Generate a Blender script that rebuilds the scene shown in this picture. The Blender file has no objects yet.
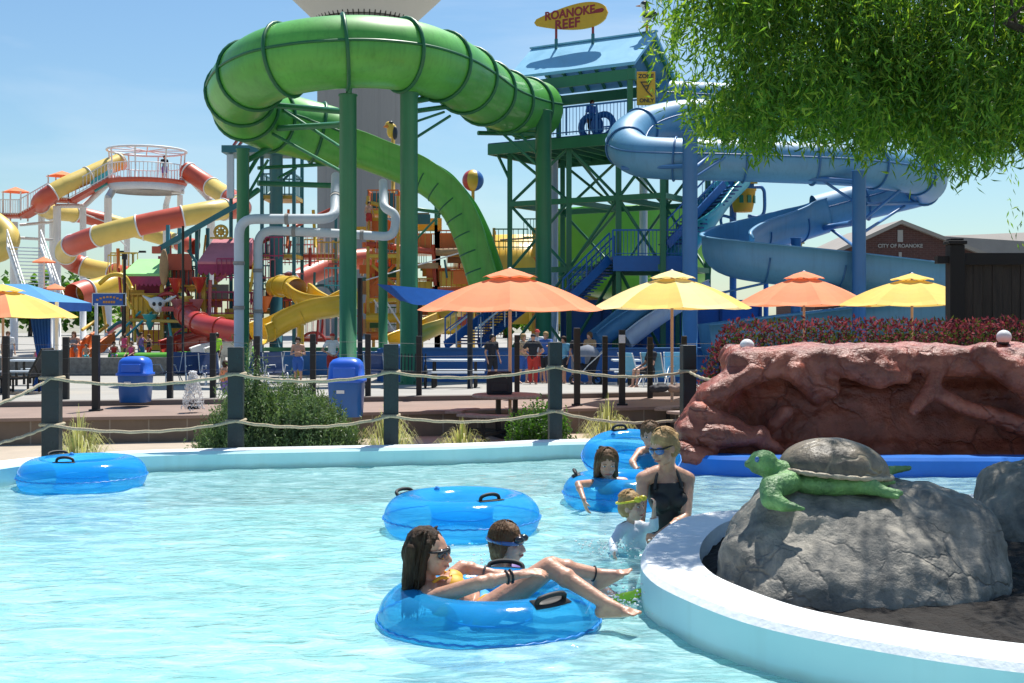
import bpy, bmesh, math, random
from mathutils import Vector as V, Matrix, noise
R = random.Random(11)
C = bpy.context.scene.collection
PI = math.pi
Z = V((0, 0, 1))
F, HC, CZ = 1200.0, 318.0, 1.5          # focal length in pixels, horizon row, eye height above the water


def P(px, py, Y):
    return V(((px - 512) / F * Y, Y, CZ - (py - HC) / F * Y))


def G(px, py, z):
    return P(px, py, F * (CZ - z) / (py - HC))


def lerp(a, b, t):
    return a + (b - a) * t


def srgb(r, g, b):
    def f(c):
        c /= 255
        return c / 12.92 if c <= .04045 else ((c + .055) / 1.055) ** 2.4
    return (f(r), f(g), f(b))


def cr(pts, n=8):
    """Catmull-Rom through pts"""
    q = [V(p) for p in pts]
    q = [q[0] * 2 - q[1]] + q + [q[-1] * 2 - q[-2]]
    out = []
    for i in range(1, len(q) - 2):
        p0, p1, p2, p3 = q[i - 1:i + 3]
        for k in range(n):
            t = k / n
            out.append(.5 * ((2 * p1) + (p2 - p0) * t + (2 * p0 - 5 * p1 + 4 * p2 - p3) * t * t + (3 * p1 - p0 - 3 * p2 + p3) * t ** 3))
    out.append(q[-2].copy())
    return out


def frames(pts, up=Z):
    n = len(pts)
    fr = []
    for i in range(n):
        t = (pts[min(i + 1, n - 1)] - pts[max(i - 1, 0)]).normalized()
        s = t.cross(up)
        if s.length < .05:
            s = t.cross(V((0, 1, 0)))
            if s.length < .05:
                s = t.cross(V((1, 0, 0)))
        s.normalize()
        if fr and s.dot(fr[-1][1]) < 0 and abs(t.dot(up)) > .9:
            s = -s
        fr.append((t, s, s.cross(t).normalized()))
    return fr


ORG = {}


class MB:
    def __init__(s):
        s.v, s.f, s.m, s.sm = [], [], [], []
        s.mi = 0

    def add(s, vs, fs, smooth=False):
        o = len(s.v)
        s.v += [V(v) for v in vs]
        for f in fs:
            s.f.append([i + o for i in f])
            s.m.append(s.mi)
            s.sm.append(smooth)
        return s

    def box(s, c, d, rz=0, M=None):
        M = M or Matrix.Rotation(rz, 3, 'Z')
        c = V(c)
        vs = [c + M @ V((x * d[0] / 2, y * d[1] / 2, z * d[2] / 2)) for x in (-1, 1) for y in (-1, 1) for z in (-1, 1)]
        return s.add(vs, [(0, 1, 3, 2), (4, 6, 7, 5), (0, 4, 5, 1), (2, 3, 7, 6), (0, 2, 6, 4), (1, 5, 7, 3)])

    def beam(s, a, b, w, h=None, up=Z):
        a, b = V(a), V(b)
        h = h or w
        t, sd, u = frames([a, b], up)[0]
        vs = [p + sd * x * w / 2 + u * y * h / 2 for p in (a, b) for x, y in ((-1, -1), (1, -1), (1, 1), (-1, 1))]
        return s.add(vs, [(3, 2, 1, 0), (4, 5, 6, 7), (0, 1, 5, 4), (1, 2, 6, 5), (2, 3, 7, 6), (3, 0, 4, 7)])

    def tube(s, pts, r, n=8, caps=True, closed=False):
        pts = [V(p) for p in pts]
        m = len(pts)
        if closed:
            ext = [pts[-1]] + pts + [pts[0]]
            fr = frames(ext)[1:-1]
        else:
            fr = frames(pts)
        # parallel transport so that it never twists
        sd = fr[0][1]
        vs = []
        for i in range(m):
            t = fr[i][0]
            sd = (sd - t * sd.dot(t))
            sd = sd.normalized() if sd.length > 1e-6 else fr[i][1]
            u = sd.cross(t)
            rr = r[i] if isinstance(r, (list, tuple)) else r
            for k in range(n):
                a = 2 * PI * k / n
                vs.append(pts[i] + (sd * math.cos(a) + u * math.sin(a)) * rr)
        fs = []
        for i in range(m if closed else m - 1):
            j = (i + 1) % m
            for k in range(n):
                l = (k + 1) % n
                fs.append((i * n + k, j * n + k, j * n + l, i * n + l))
        s.add(vs, fs, True)
        if caps and not closed:
            o = len(s.v) - len(vs)
            for ring, rev in ((range(n), True), (range((m - 1) * n, m * n), False)):
                f = [o + k for k in ring]
                s.f.append(f[::-1] if rev else f)
                s.m.append(s.mi)
                s.sm.append(False)
        return s

    def sweep(s, prof, pts, up=Z, smooth=True, closed_prof=True, caps=True):
        pts = [V(p) for p in pts]
        fr = frames(pts, up)
        n = len(prof)
        vs = [p + fr[i][1] * a + fr[i][2] * b for i, p in enumerate(pts) for a, b in prof]
        fs = []
        for i in range(len(pts) - 1):
            for k in range(n if closed_prof else n - 1):
                l = (k + 1) % n
                fs.append((i * n + k, (i + 1) * n + k, (i + 1) * n + l, i * n + l))
        o = len(s.v)
        s.add(vs, fs, smooth)
        if caps and closed_prof:
            s.f.append([o + k for k in range(n)][::-1]); s.m.append(s.mi); s.sm.append(False)
            s.f.append([o + (len(pts) - 1) * n + k for k in range(n)]); s.m.append(s.mi); s.sm.append(False)
        return s

    def lathe(s, prof, c=(0, 0, 0), n=24, smooth=True, M=None, a0=0, a1=2 * PI):
        c = V(c)
        full = abs(a1 - a0 - 2 * PI) < 1e-4
        vs, fs = [], []
        nn = n if full else n + 1
        for r, z in prof:
            for k in range(nn):
                a = a0 + (a1 - a0) * k / n
                p = V((r * math.cos(a), r * math.sin(a), z))
                vs.append(c + (M @ p if M else p))
        for i in range(len(prof) - 1):
            for k in range(n):
                l = (k + 1) % nn
                fs.append((i * nn + k, i * nn + l, (i + 1) * nn + l, (i + 1) * nn + k))
        return s.add(vs, fs, smooth)

    def ell(s, c, rad, M=None, n=20, m=12):
        if not hasattr(rad, '__len__'):
            rad = (rad,) * 3
        c = V(c)
        vs, fs = [], []
        f = lambda x, y, z: c + (M @ V((x * rad[0], y * rad[1], z * rad[2])) if M else V((x * rad[0], y * rad[1], z * rad[2])))
        vs.append(f(0, 0, -1))
        for i in range(1, m):
            t = -PI / 2 + PI * i / m
            for k in range(n):
                a = 2 * PI * k / n
                vs.append(f(math.cos(t) * math.cos(a), math.cos(t) * math.sin(a), math.sin(t)))
        vs.append(f(0, 0, 1))
        for k in range(n):
            l = (k + 1) % n
            fs.append((0, 1 + l, 1 + k))
            fs.append((len(vs) - 1, 1 + (m - 2) * n + k, 1 + (m - 2) * n + l))
            for i in range(m - 2):
                fs.append((1 + i * n + k, 1 + i * n + l, 1 + (i + 1) * n + l, 1 + (i + 1) * n + k))
        return s.add(vs, fs, True)

    def cap(s, a, b, r0, r1, n=14):
        a, b = V(a), V(b)
        d = b - a
        if d.length < 1e-5:
            return s.ell(a, max(r0, r1))
        t = d.normalized()
        pts, rr = [], []
        for i in range(4, -1, -1):
            an = PI / 2 * i / 4.3
            pts.append(a - t * r0 * math.sin(an)); rr.append(r0 * math.cos(an))
        for i in range(0, 5):
            an = PI / 2 * i / 4.3
            pts.append(b + t * r1 * math.sin(an)); rr.append(r1 * math.cos(an))
        return s.tube(pts, rr, n)

    def prism(s, poly, M, d, o=(0, 0, 0)):
        """poly in local x,y; extruded along local z by d"""
        o = V(o)
        n = len(poly)
        vs = [o + M @ V((x, y, 0)) for x, y in poly] + [o + M @ V((x, y, d)) for x, y in poly]
        fs = [list(range(n))[::-1], list(range(n, 2 * n))] + [(i, (i + 1) % n, n + (i + 1) % n, n + i) for i in range(n)]
        return s.add(vs, fs)

    def mesh(s, name, org=V((0, 0, 0))):
        me = bpy.data.meshes.new(name)
        me.from_pydata([v - org for v in s.v], [], s.f)
        me.polygons.foreach_set('material_index', s.m)
        me.polygons.foreach_set('use_smooth', s.sm)
        me.update()
        return me

    def build(s, name, mats, parent=None, org=None, bevel=0, solid=0):
        if parent is not None:
            org = ORG[parent.name]
        elif org is None:
            lo = [min(v[i] for v in s.v) for i in range(3)]
            hi = [max(v[i] for v in s.v) for i in range(3)]
            org = V(((lo[0] + hi[0]) / 2, (lo[1] + hi[1]) / 2, lo[2]))
        return link(s.mesh(name, V(org)), name, mats, parent, V(org), bevel, solid)


def link(me, name, mats, parent, org, bevel=0, solid=0):
    o = bpy.data.objects.new(name, me)
    C.objects.link(o)
    for m in (mats if isinstance(mats, (list, tuple)) else [mats]):
        me.materials.append(m)
    if parent is not None:
        o.parent = parent
    else:
        o.location = org
    ORG[o.name] = V(org)
    if solid:
        d = o.modifiers.new('thick', 'SOLIDIFY'); d.thickness = solid; d.offset = 0
    if bevel:
        b = o.modifiers.new('bevel', 'BEVEL'); b.width = bevel; b.segments = 2; b.limit_method = 'ANGLE'
    return o


def fix_normals(o):
    bm = bmesh.new(); bm.from_mesh(o.data)
    bmesh.ops.recalc_face_normals(bm, faces=bm.faces)
    bm.to_mesh(o.data); bm.free()
    return o


def thing(name, label, cat, loc, group=None):
    o = bpy.data.objects.new(name, None)
    C.objects.link(o)
    o.empty_display_size = .2
    o.location = loc
    ORG[o.name] = V(loc)
    return tag(o, label, cat, group)


def tag(o, label, cat, group=None):
    o['label'] = label
    o['category'] = cat
    if group:
        o['group'] = group
    return o


def struct(o, kind='structure'):
    o['kind'] = kind
    return o


def dup(root, loc, rz, label):
    r = root.copy(); C.objects.link(r); r.location = loc; r.rotation_euler = (0, 0, rz)
    r['label'] = label
    for ch in list(root.children):
        c = ch.copy(); C.objects.link(c); c.parent = r
        for g in list(ch.children):
            d = g.copy(); C.objects.link(d); d.parent = c
    ORG[r.name] = V(loc)
    return r


def text_mesh(txt, size, M, o, depth=.01, spacing=1.0):
    """lettering as a mesh: local x along the text, y up, z out; centred on o"""
    cu = bpy.data.curves.new('lettering', 'FONT')
    cu.body = txt; cu.size = size; cu.align_x = 'CENTER'; cu.align_y = 'CENTER'; cu.extrude = depth
    cu.space_character = spacing; cu.offset = size * .028
    ob = bpy.data.objects.new('tmp', cu); C.objects.link(ob)
    dg = bpy.context.evaluated_depsgraph_get()
    me = bpy.data.meshes.new_from_object(ob.evaluated_get(dg))
    mb = MB()
    mb.add([V(o) + M @ v.co for v in me.vertices], [list(p.vertices) for p in me.polygons])
    bpy.data.objects.remove(ob); bpy.data.curves.remove(cu); bpy.data.meshes.remove(me)
    return mb


def fuse(prims, vox, sm=4, fac=.5):
    """one continuous surface out of overlapping capsules ('c',a,b,r0,r1) and ellipsoids ('e',c,rad,M)"""
    mb = MB()
    for p in prims:
        if p[0] == 'c':
            mb.cap(*p[1:5])
        else:
            mb.ell(p[1], p[2], p[3] if len(p) > 3 else None)
    ob = bpy.data.objects.new('tmp', mb.mesh('tmp')); C.objects.link(ob)
    m = ob.modifiers.new('r', 'REMESH'); m.mode = 'VOXEL'; m.voxel_size = vox; m.use_smooth_shade = True
    if sm:
        q = ob.modifiers.new('s', 'SMOOTH'); q.factor = fac; q.iterations = sm
    dg = bpy.context.evaluated_depsgraph_get()
    me = bpy.data.meshes.new_from_object(ob.evaluated_get(dg))
    old = ob.data
    bpy.data.objects.remove(ob); bpy.data.meshes.remove(old)
    return me


def fused(prims, vox, name, mat, parent=None, org=None, sm=4, fac=.5, cuts=(), disp=None):
    me = fuse(prims, vox, sm, fac)
    if parent is not None:
        org = ORG[parent.name]
    org = V(org)
    if cuts:
        bm = bmesh.new(); bm.from_mesh(me)
        for co, no in cuts:          # everything on the side of the normal goes
            bmesh.ops.bisect_plane(bm, geom=bm.verts[:] + bm.edges[:] + bm.faces[:], plane_co=V(co), plane_no=V(no), clear_outer=True)
        bm.to_mesh(me); bm.free()
    if disp:
        ns = [v.normal.copy() for v in me.vertices]
        for v, n in zip(me.vertices, ns):
            v.co += n * disp(v.co)
    for v in me.vertices:
        v.co -= org
    for p in me.polygons:
        p.use_smooth = True
    me.update()
    return link(me, name, mat, parent, org, solid=.004 if cuts else 0)


# ------------------------------------------------------------------ materials
def nodes(name):
    m = bpy.data.materials.new(name)
    m.use_nodes = True
    nt = m.node_tree
    nt.nodes.clear()
    N = lambda t, **k: _n(nt, t, k)
    return m, nt, N


def _n(nt, t, k):
    n = nt.nodes.new('ShaderNode' + t)
    for a, b in k.items():
        if a.startswith('i_'):
            n.inputs[a[2:].replace('_', ' ')].default_value = b
        else:
            setattr(n, a, b)
    return n


def rgba(c, k=1.0):
    return (min(c[0] * k, 1), min(c[1] * k, 1), min(c[2] * k, 1), 1)


def mat(name, col, rough=.5, var=.18, scale=2.5, bump=0.0, bscale=None, metal=0.0, spec=.5, coat=0.0, col2=None, mot=.0, stretch=(1, 1, 1), detail=5, translucent=0.0, streak=0.0):
    m, nt, N = nodes(name)
    L = nt.links.new
    tc = N('TexCoord')
    mp = N('Mapping'); mp.inputs['Scale'].default_value = stretch
    L(tc.outputs['Object'], mp.inputs['Vector'])
    nz = N('TexNoise', i_Scale=scale, i_Detail=detail, i_Roughness=.62)
    L(mp.outputs[0], nz.inputs['Vector'])
    rp = N('ValToRGB')
    rp.color_ramp.elements[0].position = .3; rp.color_ramp.elements[1].position = .72
    rp.color_ramp.elements[0].color = rgba(col, 1 - var)
    rp.color_ramp.elements[1].color = rgba(col2 if col2 else col, 1 + var * .6)
    L(nz.outputs['Fac'], rp.inputs['Fac'])
    colout = rp.outputs['Color']
    if streak:
        mp2 = N('Mapping'); mp2.inputs['Scale'].default_value = (9, 9, .5)
        L(tc.outputs['Object'], mp2.inputs['Vector'])
        n2 = N('TexNoise', i_Scale=1.2, i_Detail=4.0)
        L(mp2.outputs[0], n2.inputs['Vector'])
        mr = N('MapRange'); mr.inputs['From Min'].default_value = .5; mr.inputs['From Max'].default_value = .75
        mr.inputs['To Max'].default_value = streak
        L(n2.outputs['Fac'], mr.inputs['Value'])
        mx = N('MixRGB', blend_type='MULTIPLY'); mx.inputs['Color2'].default_value = (.45, .42, .38, 1)
        L(mr.outputs[0], mx.inputs['Fac']); L(colout, mx.inputs['Color1'])
        colout = mx.outputs[0]
    b = N('BsdfPrincipled', i_Roughness=rough, i_Metallic=metal)
    b.inputs['Specular IOR Level'].default_value = spec
    b.inputs['Coat Weight'].default_value = coat
    L(colout, b.inputs['Base Color'])
    rr = N('MapRange'); rr.inputs['To Min'].default_value = max(rough - .1, .03); rr.inputs['To Max'].default_value = min(rough + .14, 1)
    L(nz.outputs['Fac'], rr.inputs['Value']); L(rr.outputs[0], b.inputs['Roughness'])
    if bump:
        nb = N('TexNoise', i_Scale=bscale or scale * 6, i_Detail=6.0)
        L(mp.outputs[0], nb.inputs['Vector'])
        bp = N('Bump', i_Strength=min(bump, 1.0), i_Distance=.02)
        L(nb.outputs['Fac'], bp.inputs['Height']); L(bp.outputs[0], b.inputs['Normal'])
    out = N('OutputMaterial')
    if translucent:
        tr = N('BsdfTranslucent'); L(colout, tr.inputs['Color'])
        ms = N('MixShader'); ms.inputs[0].default_value = translucent
        L(b.outputs[0], ms.inputs[1]); L(tr.outputs[0], ms.inputs[2]); L(ms.outputs[0], out.inputs[0])
    else:
        L(b.outputs[0], out.inputs[0])
    return m


def make_water():
    m, nt, N = nodes('pool water')
    L = nt.links.new
    tc = N('TexCoord')
    mp = N('Mapping'); mp.inputs['Scale'].default_value = (1.0, 1.9, 1); mp.inputs['Rotation'].default_value = (0, 0, -.12)
    L(tc.outputs['Object'], mp.inputs['Vector'])
    n1 = N('TexNoise', i_Scale=3.2, i_Detail=5.0, i_Roughness=.6, i_Distortion=1.1)
    n2 = N('TexNoise', i_Scale=11.0, i_Detail=4.0, i_Roughness=.55, i_Distortion=.8)
    L(mp.outputs[0], n1.inputs['Vector']); L(mp.outputs[0], n2.inputs['Vector'])
    ad = N('Math', operation='MULTIPLY_ADD'); ad.inputs[1].default_value = .28
    L(n2.outputs['Fac'], ad.inputs[0]); L(n1.outputs['Fac'], ad.inputs[2])
    bp = N('Bump', i_Strength=.25, i_Distance=.12)
    L(ad.outputs[0], bp.inputs['Height'])
    # entrained bubbles: patches where the water scatters more
    mp3 = N('Mapping'); mp3.inputs['Scale'].default_value = (.8, 2.2, 1); mp3.inputs['Rotation'].default_value = (0, 0, -.2)
    L(tc.outputs['Object'], mp3.inputs['Vector'])
    n3 = N('TexNoise', i_Scale=2.6, i_Detail=9.0, i_Roughness=.72, i_Distortion=1.6)
    L(mp3.outputs[0], n3.inputs['Vector'])
    mr = N('MapRange'); mr.inputs['From Min'].default_value = .42; mr.inputs['From Max'].default_value = .72
    mr.inputs['To Min'].default_value = .34; mr.inputs['To Max'].default_value = .80
    L(n3.outputs['Fac'], mr.inputs['Value'])
    tr = N('BsdfTransparent'); tr.inputs[0].default_value = (.71, .965, 1, 1)
    df = N('BsdfDiffuse'); df.inputs[0].default_value = (.55, .90, .91, 1)
    L(bp.outputs[0], df.inputs['Normal'])
    cr_ = N('ValToRGB'); cr_.color_ramp.elements[0].position = .42; cr_.color_ramp.elements[1].position = .70
    cr_.color_ramp.elements[0].color = (.43, .82, .85, 1); cr_.color_ramp.elements[1].color = (.62, .89, .90, 1)
    L(n3.outputs['Fac'], cr_.inputs['Fac']); L(cr_.outputs[0], df.inputs[0])
    mx = N('MixShader'); L(mr.outputs[0], mx.inputs[0]); L(tr.outputs[0], mx.inputs[1]); L(df.outputs[0], mx.inputs[2])
    gl = N('BsdfGlossy', i_Roughness=.11); L(bp.outputs[0], gl.inputs['Normal'])
    fr = N('Fresnel', i_IOR=1.33); L(bp.outputs[0], fr.inputs['Normal'])
    m2 = N('MixShader'); L(fr.outputs[0], m2.inputs[0]); L(mx.outputs[0], m2.inputs[1]); L(gl.outputs[0], m2.inputs[2])
    out = N('OutputMaterial'); L(m2.outputs[0], out.inputs[0])
    return m


def make_vinyl(name, col, tint, op=.5):
    m, nt, N = nodes(name)
    L = nt.links.new
    b = N('BsdfPrincipled', i_Roughness=.12); b.inputs['Base Color'].default_value = (*col, 1); b.inputs['Coat Weight'].default_value = .6
    tc = N('TexCoord')
    nz = N('TexNoise', i_Scale=9.0, i_Detail=3.0); L(tc.outputs['Object'], nz.inputs['Vector'])
    bp = N('Bump', i_Strength=.22, i_Distance=.02); L(nz.outputs['Fac'], bp.inputs['Height']); L(bp.outputs[0], b.inputs['Normal'])
    tl = N('BsdfTranslucent'); tl.inputs[0].default_value = (*col, 1)
    t = N('BsdfTransparent'); t.inputs[0].default_value = (*tint, 1)
    a = N('MixShader'); a.inputs[0].default_value = .35; L(b.outputs[0], a.inputs[1]); L(tl.outputs[0], a.inputs[2])
    lw = N('LayerWeight', i_Blend=.35)
    mr = N('MapRange'); mr.inputs['To Min'].default_value = op; mr.inputs['To Max'].default_value = min(op + .4, 1)
    L(lw.outputs['Facing'], mr.inputs['Value'])
    x = N('MixShader'); L(mr.outputs[0], x.inputs[0]); L(t.outputs[0], x.inputs[1]); L(a.outputs[0], x.inputs[2])
    out = N('OutputMaterial'); L(x.outputs[0], out.inputs[0])
    return m


def make_brick(name, c1, c2, mortar, sx, sy, rot=(PI / 2, 0, 0), rough=.85, msize=.02, off=.5):
    m, nt, N = nodes(name)
    L = nt.links.new
    tc = N('TexCoord')
    mp = N('Mapping'); mp.inputs['Rotation'].default_value = rot
    L(tc.outputs['Object'], mp.inputs['Vector'])
    br = N('TexBrick', i_Scale=1.0); br.offset = off
    br.inputs['Color1'].default_value = (*c1, 1); br.inputs['Color2'].default_value = (*c2, 1); br.inputs['Mortar'].default_value = (*mortar, 1)
    br.inputs['Brick Width'].default_value = sx; br.inputs['Row Height'].default_value = sy; br.inputs['Mortar Size'].default_value = msize
    L(mp.outputs[0], br.inputs['Vector'])
    nz = N('TexNoise', i_Scale=3.0, i_Detail=6.0); L(tc.outputs['Object'], nz.inputs['Vector'])
    mr = N('MapRange'); mr.inputs['To Min'].default_value = .65; mr.inputs['To Max'].default_value = 1.2
    L(nz.outputs['Fac'], mr.inputs['Value'])
    mx = N('MixRGB', blend_type='MULTIPLY'); mx.inputs[0].default_value = 1
    L(br.outputs['Color'], mx.inputs[1]); L(mr.outputs[0], mx.inputs[2])
    b = N('BsdfPrincipled', i_Roughness=rough); L(mx.outputs[0], b.inputs['Base Color'])
    bp = N('Bump', i_Strength=.5, i_Distance=.01); bp.invert = True
    L(br.outputs['Fac'], bp.inputs['Height']); L(bp.outputs[0], b.inputs['Normal'])
    out = N('OutputMaterial'); L(b.outputs[0], out.inputs[0])
    return m


def make_rock(name, c_lo, c_hi, c_crack, rough=.7, sc=1.6, crack=.35, bump=.7):
    m, nt, N = nodes(name)
    L = nt.links.new
    tc = N('TexCoord')
    n1 = N('TexNoise', i_Scale=sc * 1.6, i_Detail=9.0, i_Roughness=.68, i_Distortion=.5); L(tc.outputs['Object'], n1.inputs['Vector'])
    r1 = N('ValToRGB'); e = r1.color_ramp.elements
    e[0].position = .33; e[1].position = .68; e[0].color = (*c_lo, 1); e[1].color = (*c_hi, 1)
    L(n1.outputs['Fac'], r1.inputs['Fac'])
    wv = N('TexNoise', i_Scale=sc * 2.5, i_Detail=3.0); L(tc.outputs['Object'], wv.inputs['Vector'])
    mxv = N('MixRGB'); mxv.inputs[0].default_value = .22; L(tc.outputs['Object'], mxv.inputs[1]); L(wv.outputs['Color'], mxv.inputs[2])
    vo = N('TexVoronoi', feature='DISTANCE_TO_EDGE', i_Scale=sc * 1.9); L(mxv.outputs[0], vo.inputs['Vector'])
    mr = N('MapRange'); mr.inputs['From Max'].default_value = .05; mr.inputs['To Min'].default_value = crack; mr.inputs['To Max'].default_value = 0
    L(vo.outputs['Distance'], mr.inputs['Value'])
    n4 = N('TexNoise', i_Scale=sc, i_Detail=2.0); L(tc.outputs['Object'], n4.inputs['Vector'])
    g = N('MapRange'); g.inputs['From Min'].default_value = .42; g.inputs['From Max'].default_value = .6; L(n4.outputs['Fac'], g.inputs['Value'])
    mm = N('Math', operation='MULTIPLY'); L(mr.outputs[0], mm.inputs[0]); L(g.outputs[0], mm.inputs[1])
    mx = N('MixRGB'); mx.inputs[2].default_value = (*c_crack, 1); L(mm.outputs[0], mx.inputs[0]); L(r1.outputs[0], mx.inputs[1])
    b = N('BsdfPrincipled', i_Roughness=rough); L(mx.outputs[0], b.inputs['Base Color'])
    n2 = N('TexNoise', i_Scale=sc * 7, i_Detail=8.0, i_Roughness=.65); L(tc.outputs['Object'], n2.inputs['Vector'])
    sb = N('Math', operation='SUBTRACT'); L(n2.outputs['Fac'], sb.inputs[0]); L(mm.outputs[0], sb.inputs[1])
    bp = N('Bump', i_Strength=bump, i_Distance=.04); L(sb.outputs[0], bp.inputs['Height']); L(bp.outputs[0], b.inputs['Normal'])
    out = N('OutputMaterial'); L(b.outputs[0], out.inputs[0])
    return m


def make_poolpaint():
    """painted concrete with a scummy line where the water laps"""
    m, nt, N = nodes('white blue pool paint')
    L = nt.links.new
    tc = N('TexCoord')
    nz = N('TexNoise', i_Scale=1.4, i_Detail=7.0); L(tc.outputs['Object'], nz.inputs['Vector'])
    rp = N('ValToRGB'); rp.color_ramp.elements[0].position = .3; rp.color_ramp.elements[1].position = .7
    rp.color_ramp.elements[0].color = (.44, .71, .74, 1); rp.color_ramp.elements[1].color = (.56, .79, .80, 1)
    L(nz.outputs['Fac'], rp.inputs['Fac'])
    sx = N('SeparateXYZ'); L(tc.outputs['Object'], sx.inputs[0])
    n2 = N('TexNoise', i_Scale=5.0, i_Detail=6.0); L(tc.outputs['Object'], n2.inputs['Vector'])
    z1 = N('Math', operation='MULTIPLY_ADD'); z1.inputs[1].default_value = .06; L(n2.outputs['Fac'], z1.inputs[0]); L(sx.outputs['Z'], z1.inputs[2])
    mr = N('MapRange'); mr.inputs['From Min'].default_value = .05; mr.inputs['From Max'].default_value = .085; mr.inputs['To Min'].default_value = .42; mr.inputs['To Max'].default_value = 0
    L(z1.outputs[0], mr.inputs['Value'])
    mx = N('MixRGB'); mx.inputs[2].default_value = (.34, .42, .30, 1); L(mr.outputs[0], mx.inputs[0]); L(rp.outputs[0], mx.inputs[1])
    mp = N('Mapping'); mp.inputs['Scale'].default_value = (7, 7, .4); L(tc.outputs['Object'], mp.inputs['Vector'])
    n3 = N('TexNoise', i_Scale=1.0, i_Detail=4.0); L(mp.outputs[0], n3.inputs['Vector'])
    m3 = N('MapRange'); m3.inputs['From Min'].default_value = .55; m3.inputs['From Max'].default_value = .8; m3.inputs['To Max'].default_value = .25
    L(n3.outputs['Fac'], m3.inputs['Value'])
    m4 = N('MixRGB', blend_type='MULTIPLY'); m4.inputs[2].default_value = (.62, .62, .56, 1); L(m3.outputs[0], m4.inputs[0]); L(mx.outputs[0], m4.inputs[1])
    b = N('BsdfPrincipled', i_Roughness=.5); L(m4.outputs[0], b.inputs['Base Color'])
    bp = N('Bump', i_Strength=.2, i_Distance=.01); L(n2.outputs['Fac'], bp.inputs['Height']); L(bp.outputs[0], b.inputs['Normal'])
    out = N('OutputMaterial'); L(b.outputs[0], out.inputs[0])
    return m


def leafmat(name, col, tl=.45, rough=.45, var=.25, tint=(1.5, 1.7, .6), spec=.3):
    m, nt, N = nodes(name)
    L = nt.links.new
    tc = N('TexCoord')
    nz = N('TexNoise', i_Scale=3.0, i_Detail=4.0); L(tc.outputs['Object'], nz.inputs['Vector'])
    rp = N('ValToRGB'); rp.color_ramp.elements[0].position = .3; rp.color_ramp.elements[1].position = .7
    rp.color_ramp.elements[0].color = rgba(col, 1 - var); rp.color_ramp.elements[1].color = rgba(col, 1 + var)
    L(nz.outputs['Fac'], rp.inputs['Fac'])
    b = N('BsdfPrincipled', i_Roughness=rough); b.inputs['Specular IOR Level'].default_value = spec
    L(rp.outputs[0], b.inputs['Base Color'])
    t = N('BsdfTranslucent')
    br = N('MixRGB', blend_type='MULTIPLY'); br.inputs[0].default_value = 1; br.inputs[2].default_value = (*tint, 1)
    L(rp.outputs[0], br.inputs[1]); L(br.outputs[0], t.inputs[0])
    ms = N('MixShader'); ms.inputs[0].default_value = tl
    L(b.outputs[0], ms.inputs[1]); L(t.outputs[0], ms.inputs[2])
    out = N('OutputMaterial'); L(ms.outputs[0], out.inputs[0])
    return m


S = srgb
M = {}
M['pool_paint'] = make_poolpaint()
M['coping'] = mat('white coping', (.80, .83, .84), .6, .1, 1.3, .25, 30, streak=.12)
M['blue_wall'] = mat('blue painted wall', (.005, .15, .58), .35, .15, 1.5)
M['water'] = make_water()
M['sand'] = mat('pale concrete ground', (.42, .35, .27), .9, .22, .9, .35, 25)
M['plaza'] = mat('plaza concrete', (.33, .315, .285), .85, .15, .6, .2, 20)
M['far_ground'] = mat('far ground', (.26, .25, .19), .95, .3, .05)
M['block'] = make_brick('retaining blocks', (.22, .16, .115), (.18, .135, .10), (.30, .25, .20), .62, .62, msize=.012, off=0)
M['ledge'] = mat('pinkish ledge', (.26, .185, .15), .85, .18, 1.2, .3, 24)
M['curb'] = mat('grey brown curb', (.16, .135, .12), .9, .2, 1.5, .2, 20)
M['greywall'] = mat('grey stone wall', (.17, .17, .165), .9, .45, 6, .5, 12)
M['soil'] = mat('mulch darkened for shade', (.011, .008, .006), .95, .6, 14, .9, 45)  # near black: the tree's shade is put into the mulch colour
M['redrock'] = make_rock('red painted rockwork', (.15, .030, .017), (.44, .105, .058), (.04, .010, .010), .38, 1.5, .4, .8)
M['greyrock'] = make_rock('grey boulder', (.085, .085, .075), (.33, .30, .245), (.03, .03, .033), .62, 2.4, .42, .55)
M['post_paint'] = mat('dark slate paint', (.014, .024, .028), .5, .25, 6, .2, 40)
M['rope'] = mat('tan rope', (.45, .38, .26), .9, .2, 30, .6, 90)
M['black'] = mat('black metal', (.006, .006, .007), .45, .2, 5)
M['rubber'] = mat('black rubber', (.015, .015, .016), .6, .2, 20)
M['steelwire'] = mat('steel cable', (.10, .105, .11), .5, .1, 3, metal=.3)
M['green'] = mat('green fibreglass', (.075, .36, .045), .42, .2, .5, coat=.18, col2=(.11, .43, .06), streak=.3)
M['greenrib'] = mat('dark green flange', (.012, .13, .045), .4, .15, 2)
M['greenpost'] = mat('green painted steel', (.030, .19, .085), .45, .12, .8, coat=.1, streak=.2)
M['greenbright'] = mat('bright green panel', (.12, .42, .04), .4, .15, .6)
M['blueslide'] = mat('blue fibreglass', (.10, .29, .47), .46, .16, .5, coat=.12, streak=.2)
M['bluerib'] = mat('blue flange', (.03, .14, .32), .4, .15, 2)
M['bluepost'] = mat('blue painted steel', (.045, .17, .40), .45, .12, .8, streak=.15)
M['blue'] = mat('royal blue paint', (.012, .125, .40), .4, .15, 1.2)
M['bluedeep'] = mat('deep blue panel', (.008, .06, .21), .5, .2, 1.2)
M['blueroof'] = mat('light blue metal roof', (.20, .48, .68), .45, .12, 1.5)
M['teal'] = mat('teal painted steel', (.03, .16, .19), .45, .15, 1.5)
M['tealbright'] = mat('turquoise fibreglass', (.06, .45, .50), .3, .15, 1)
M['yellow'] = mat('yellow fibreglass', (.72, .46, .03), .35, .15, 1.0, coat=.3)
M['yellowpost'] = mat('yellow painted steel', (.58, .36, .05), .45, .15, 1.0)
M['orange'] = mat('orange panel', (.72, .17, .03), .45, .15, 1.0)
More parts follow.
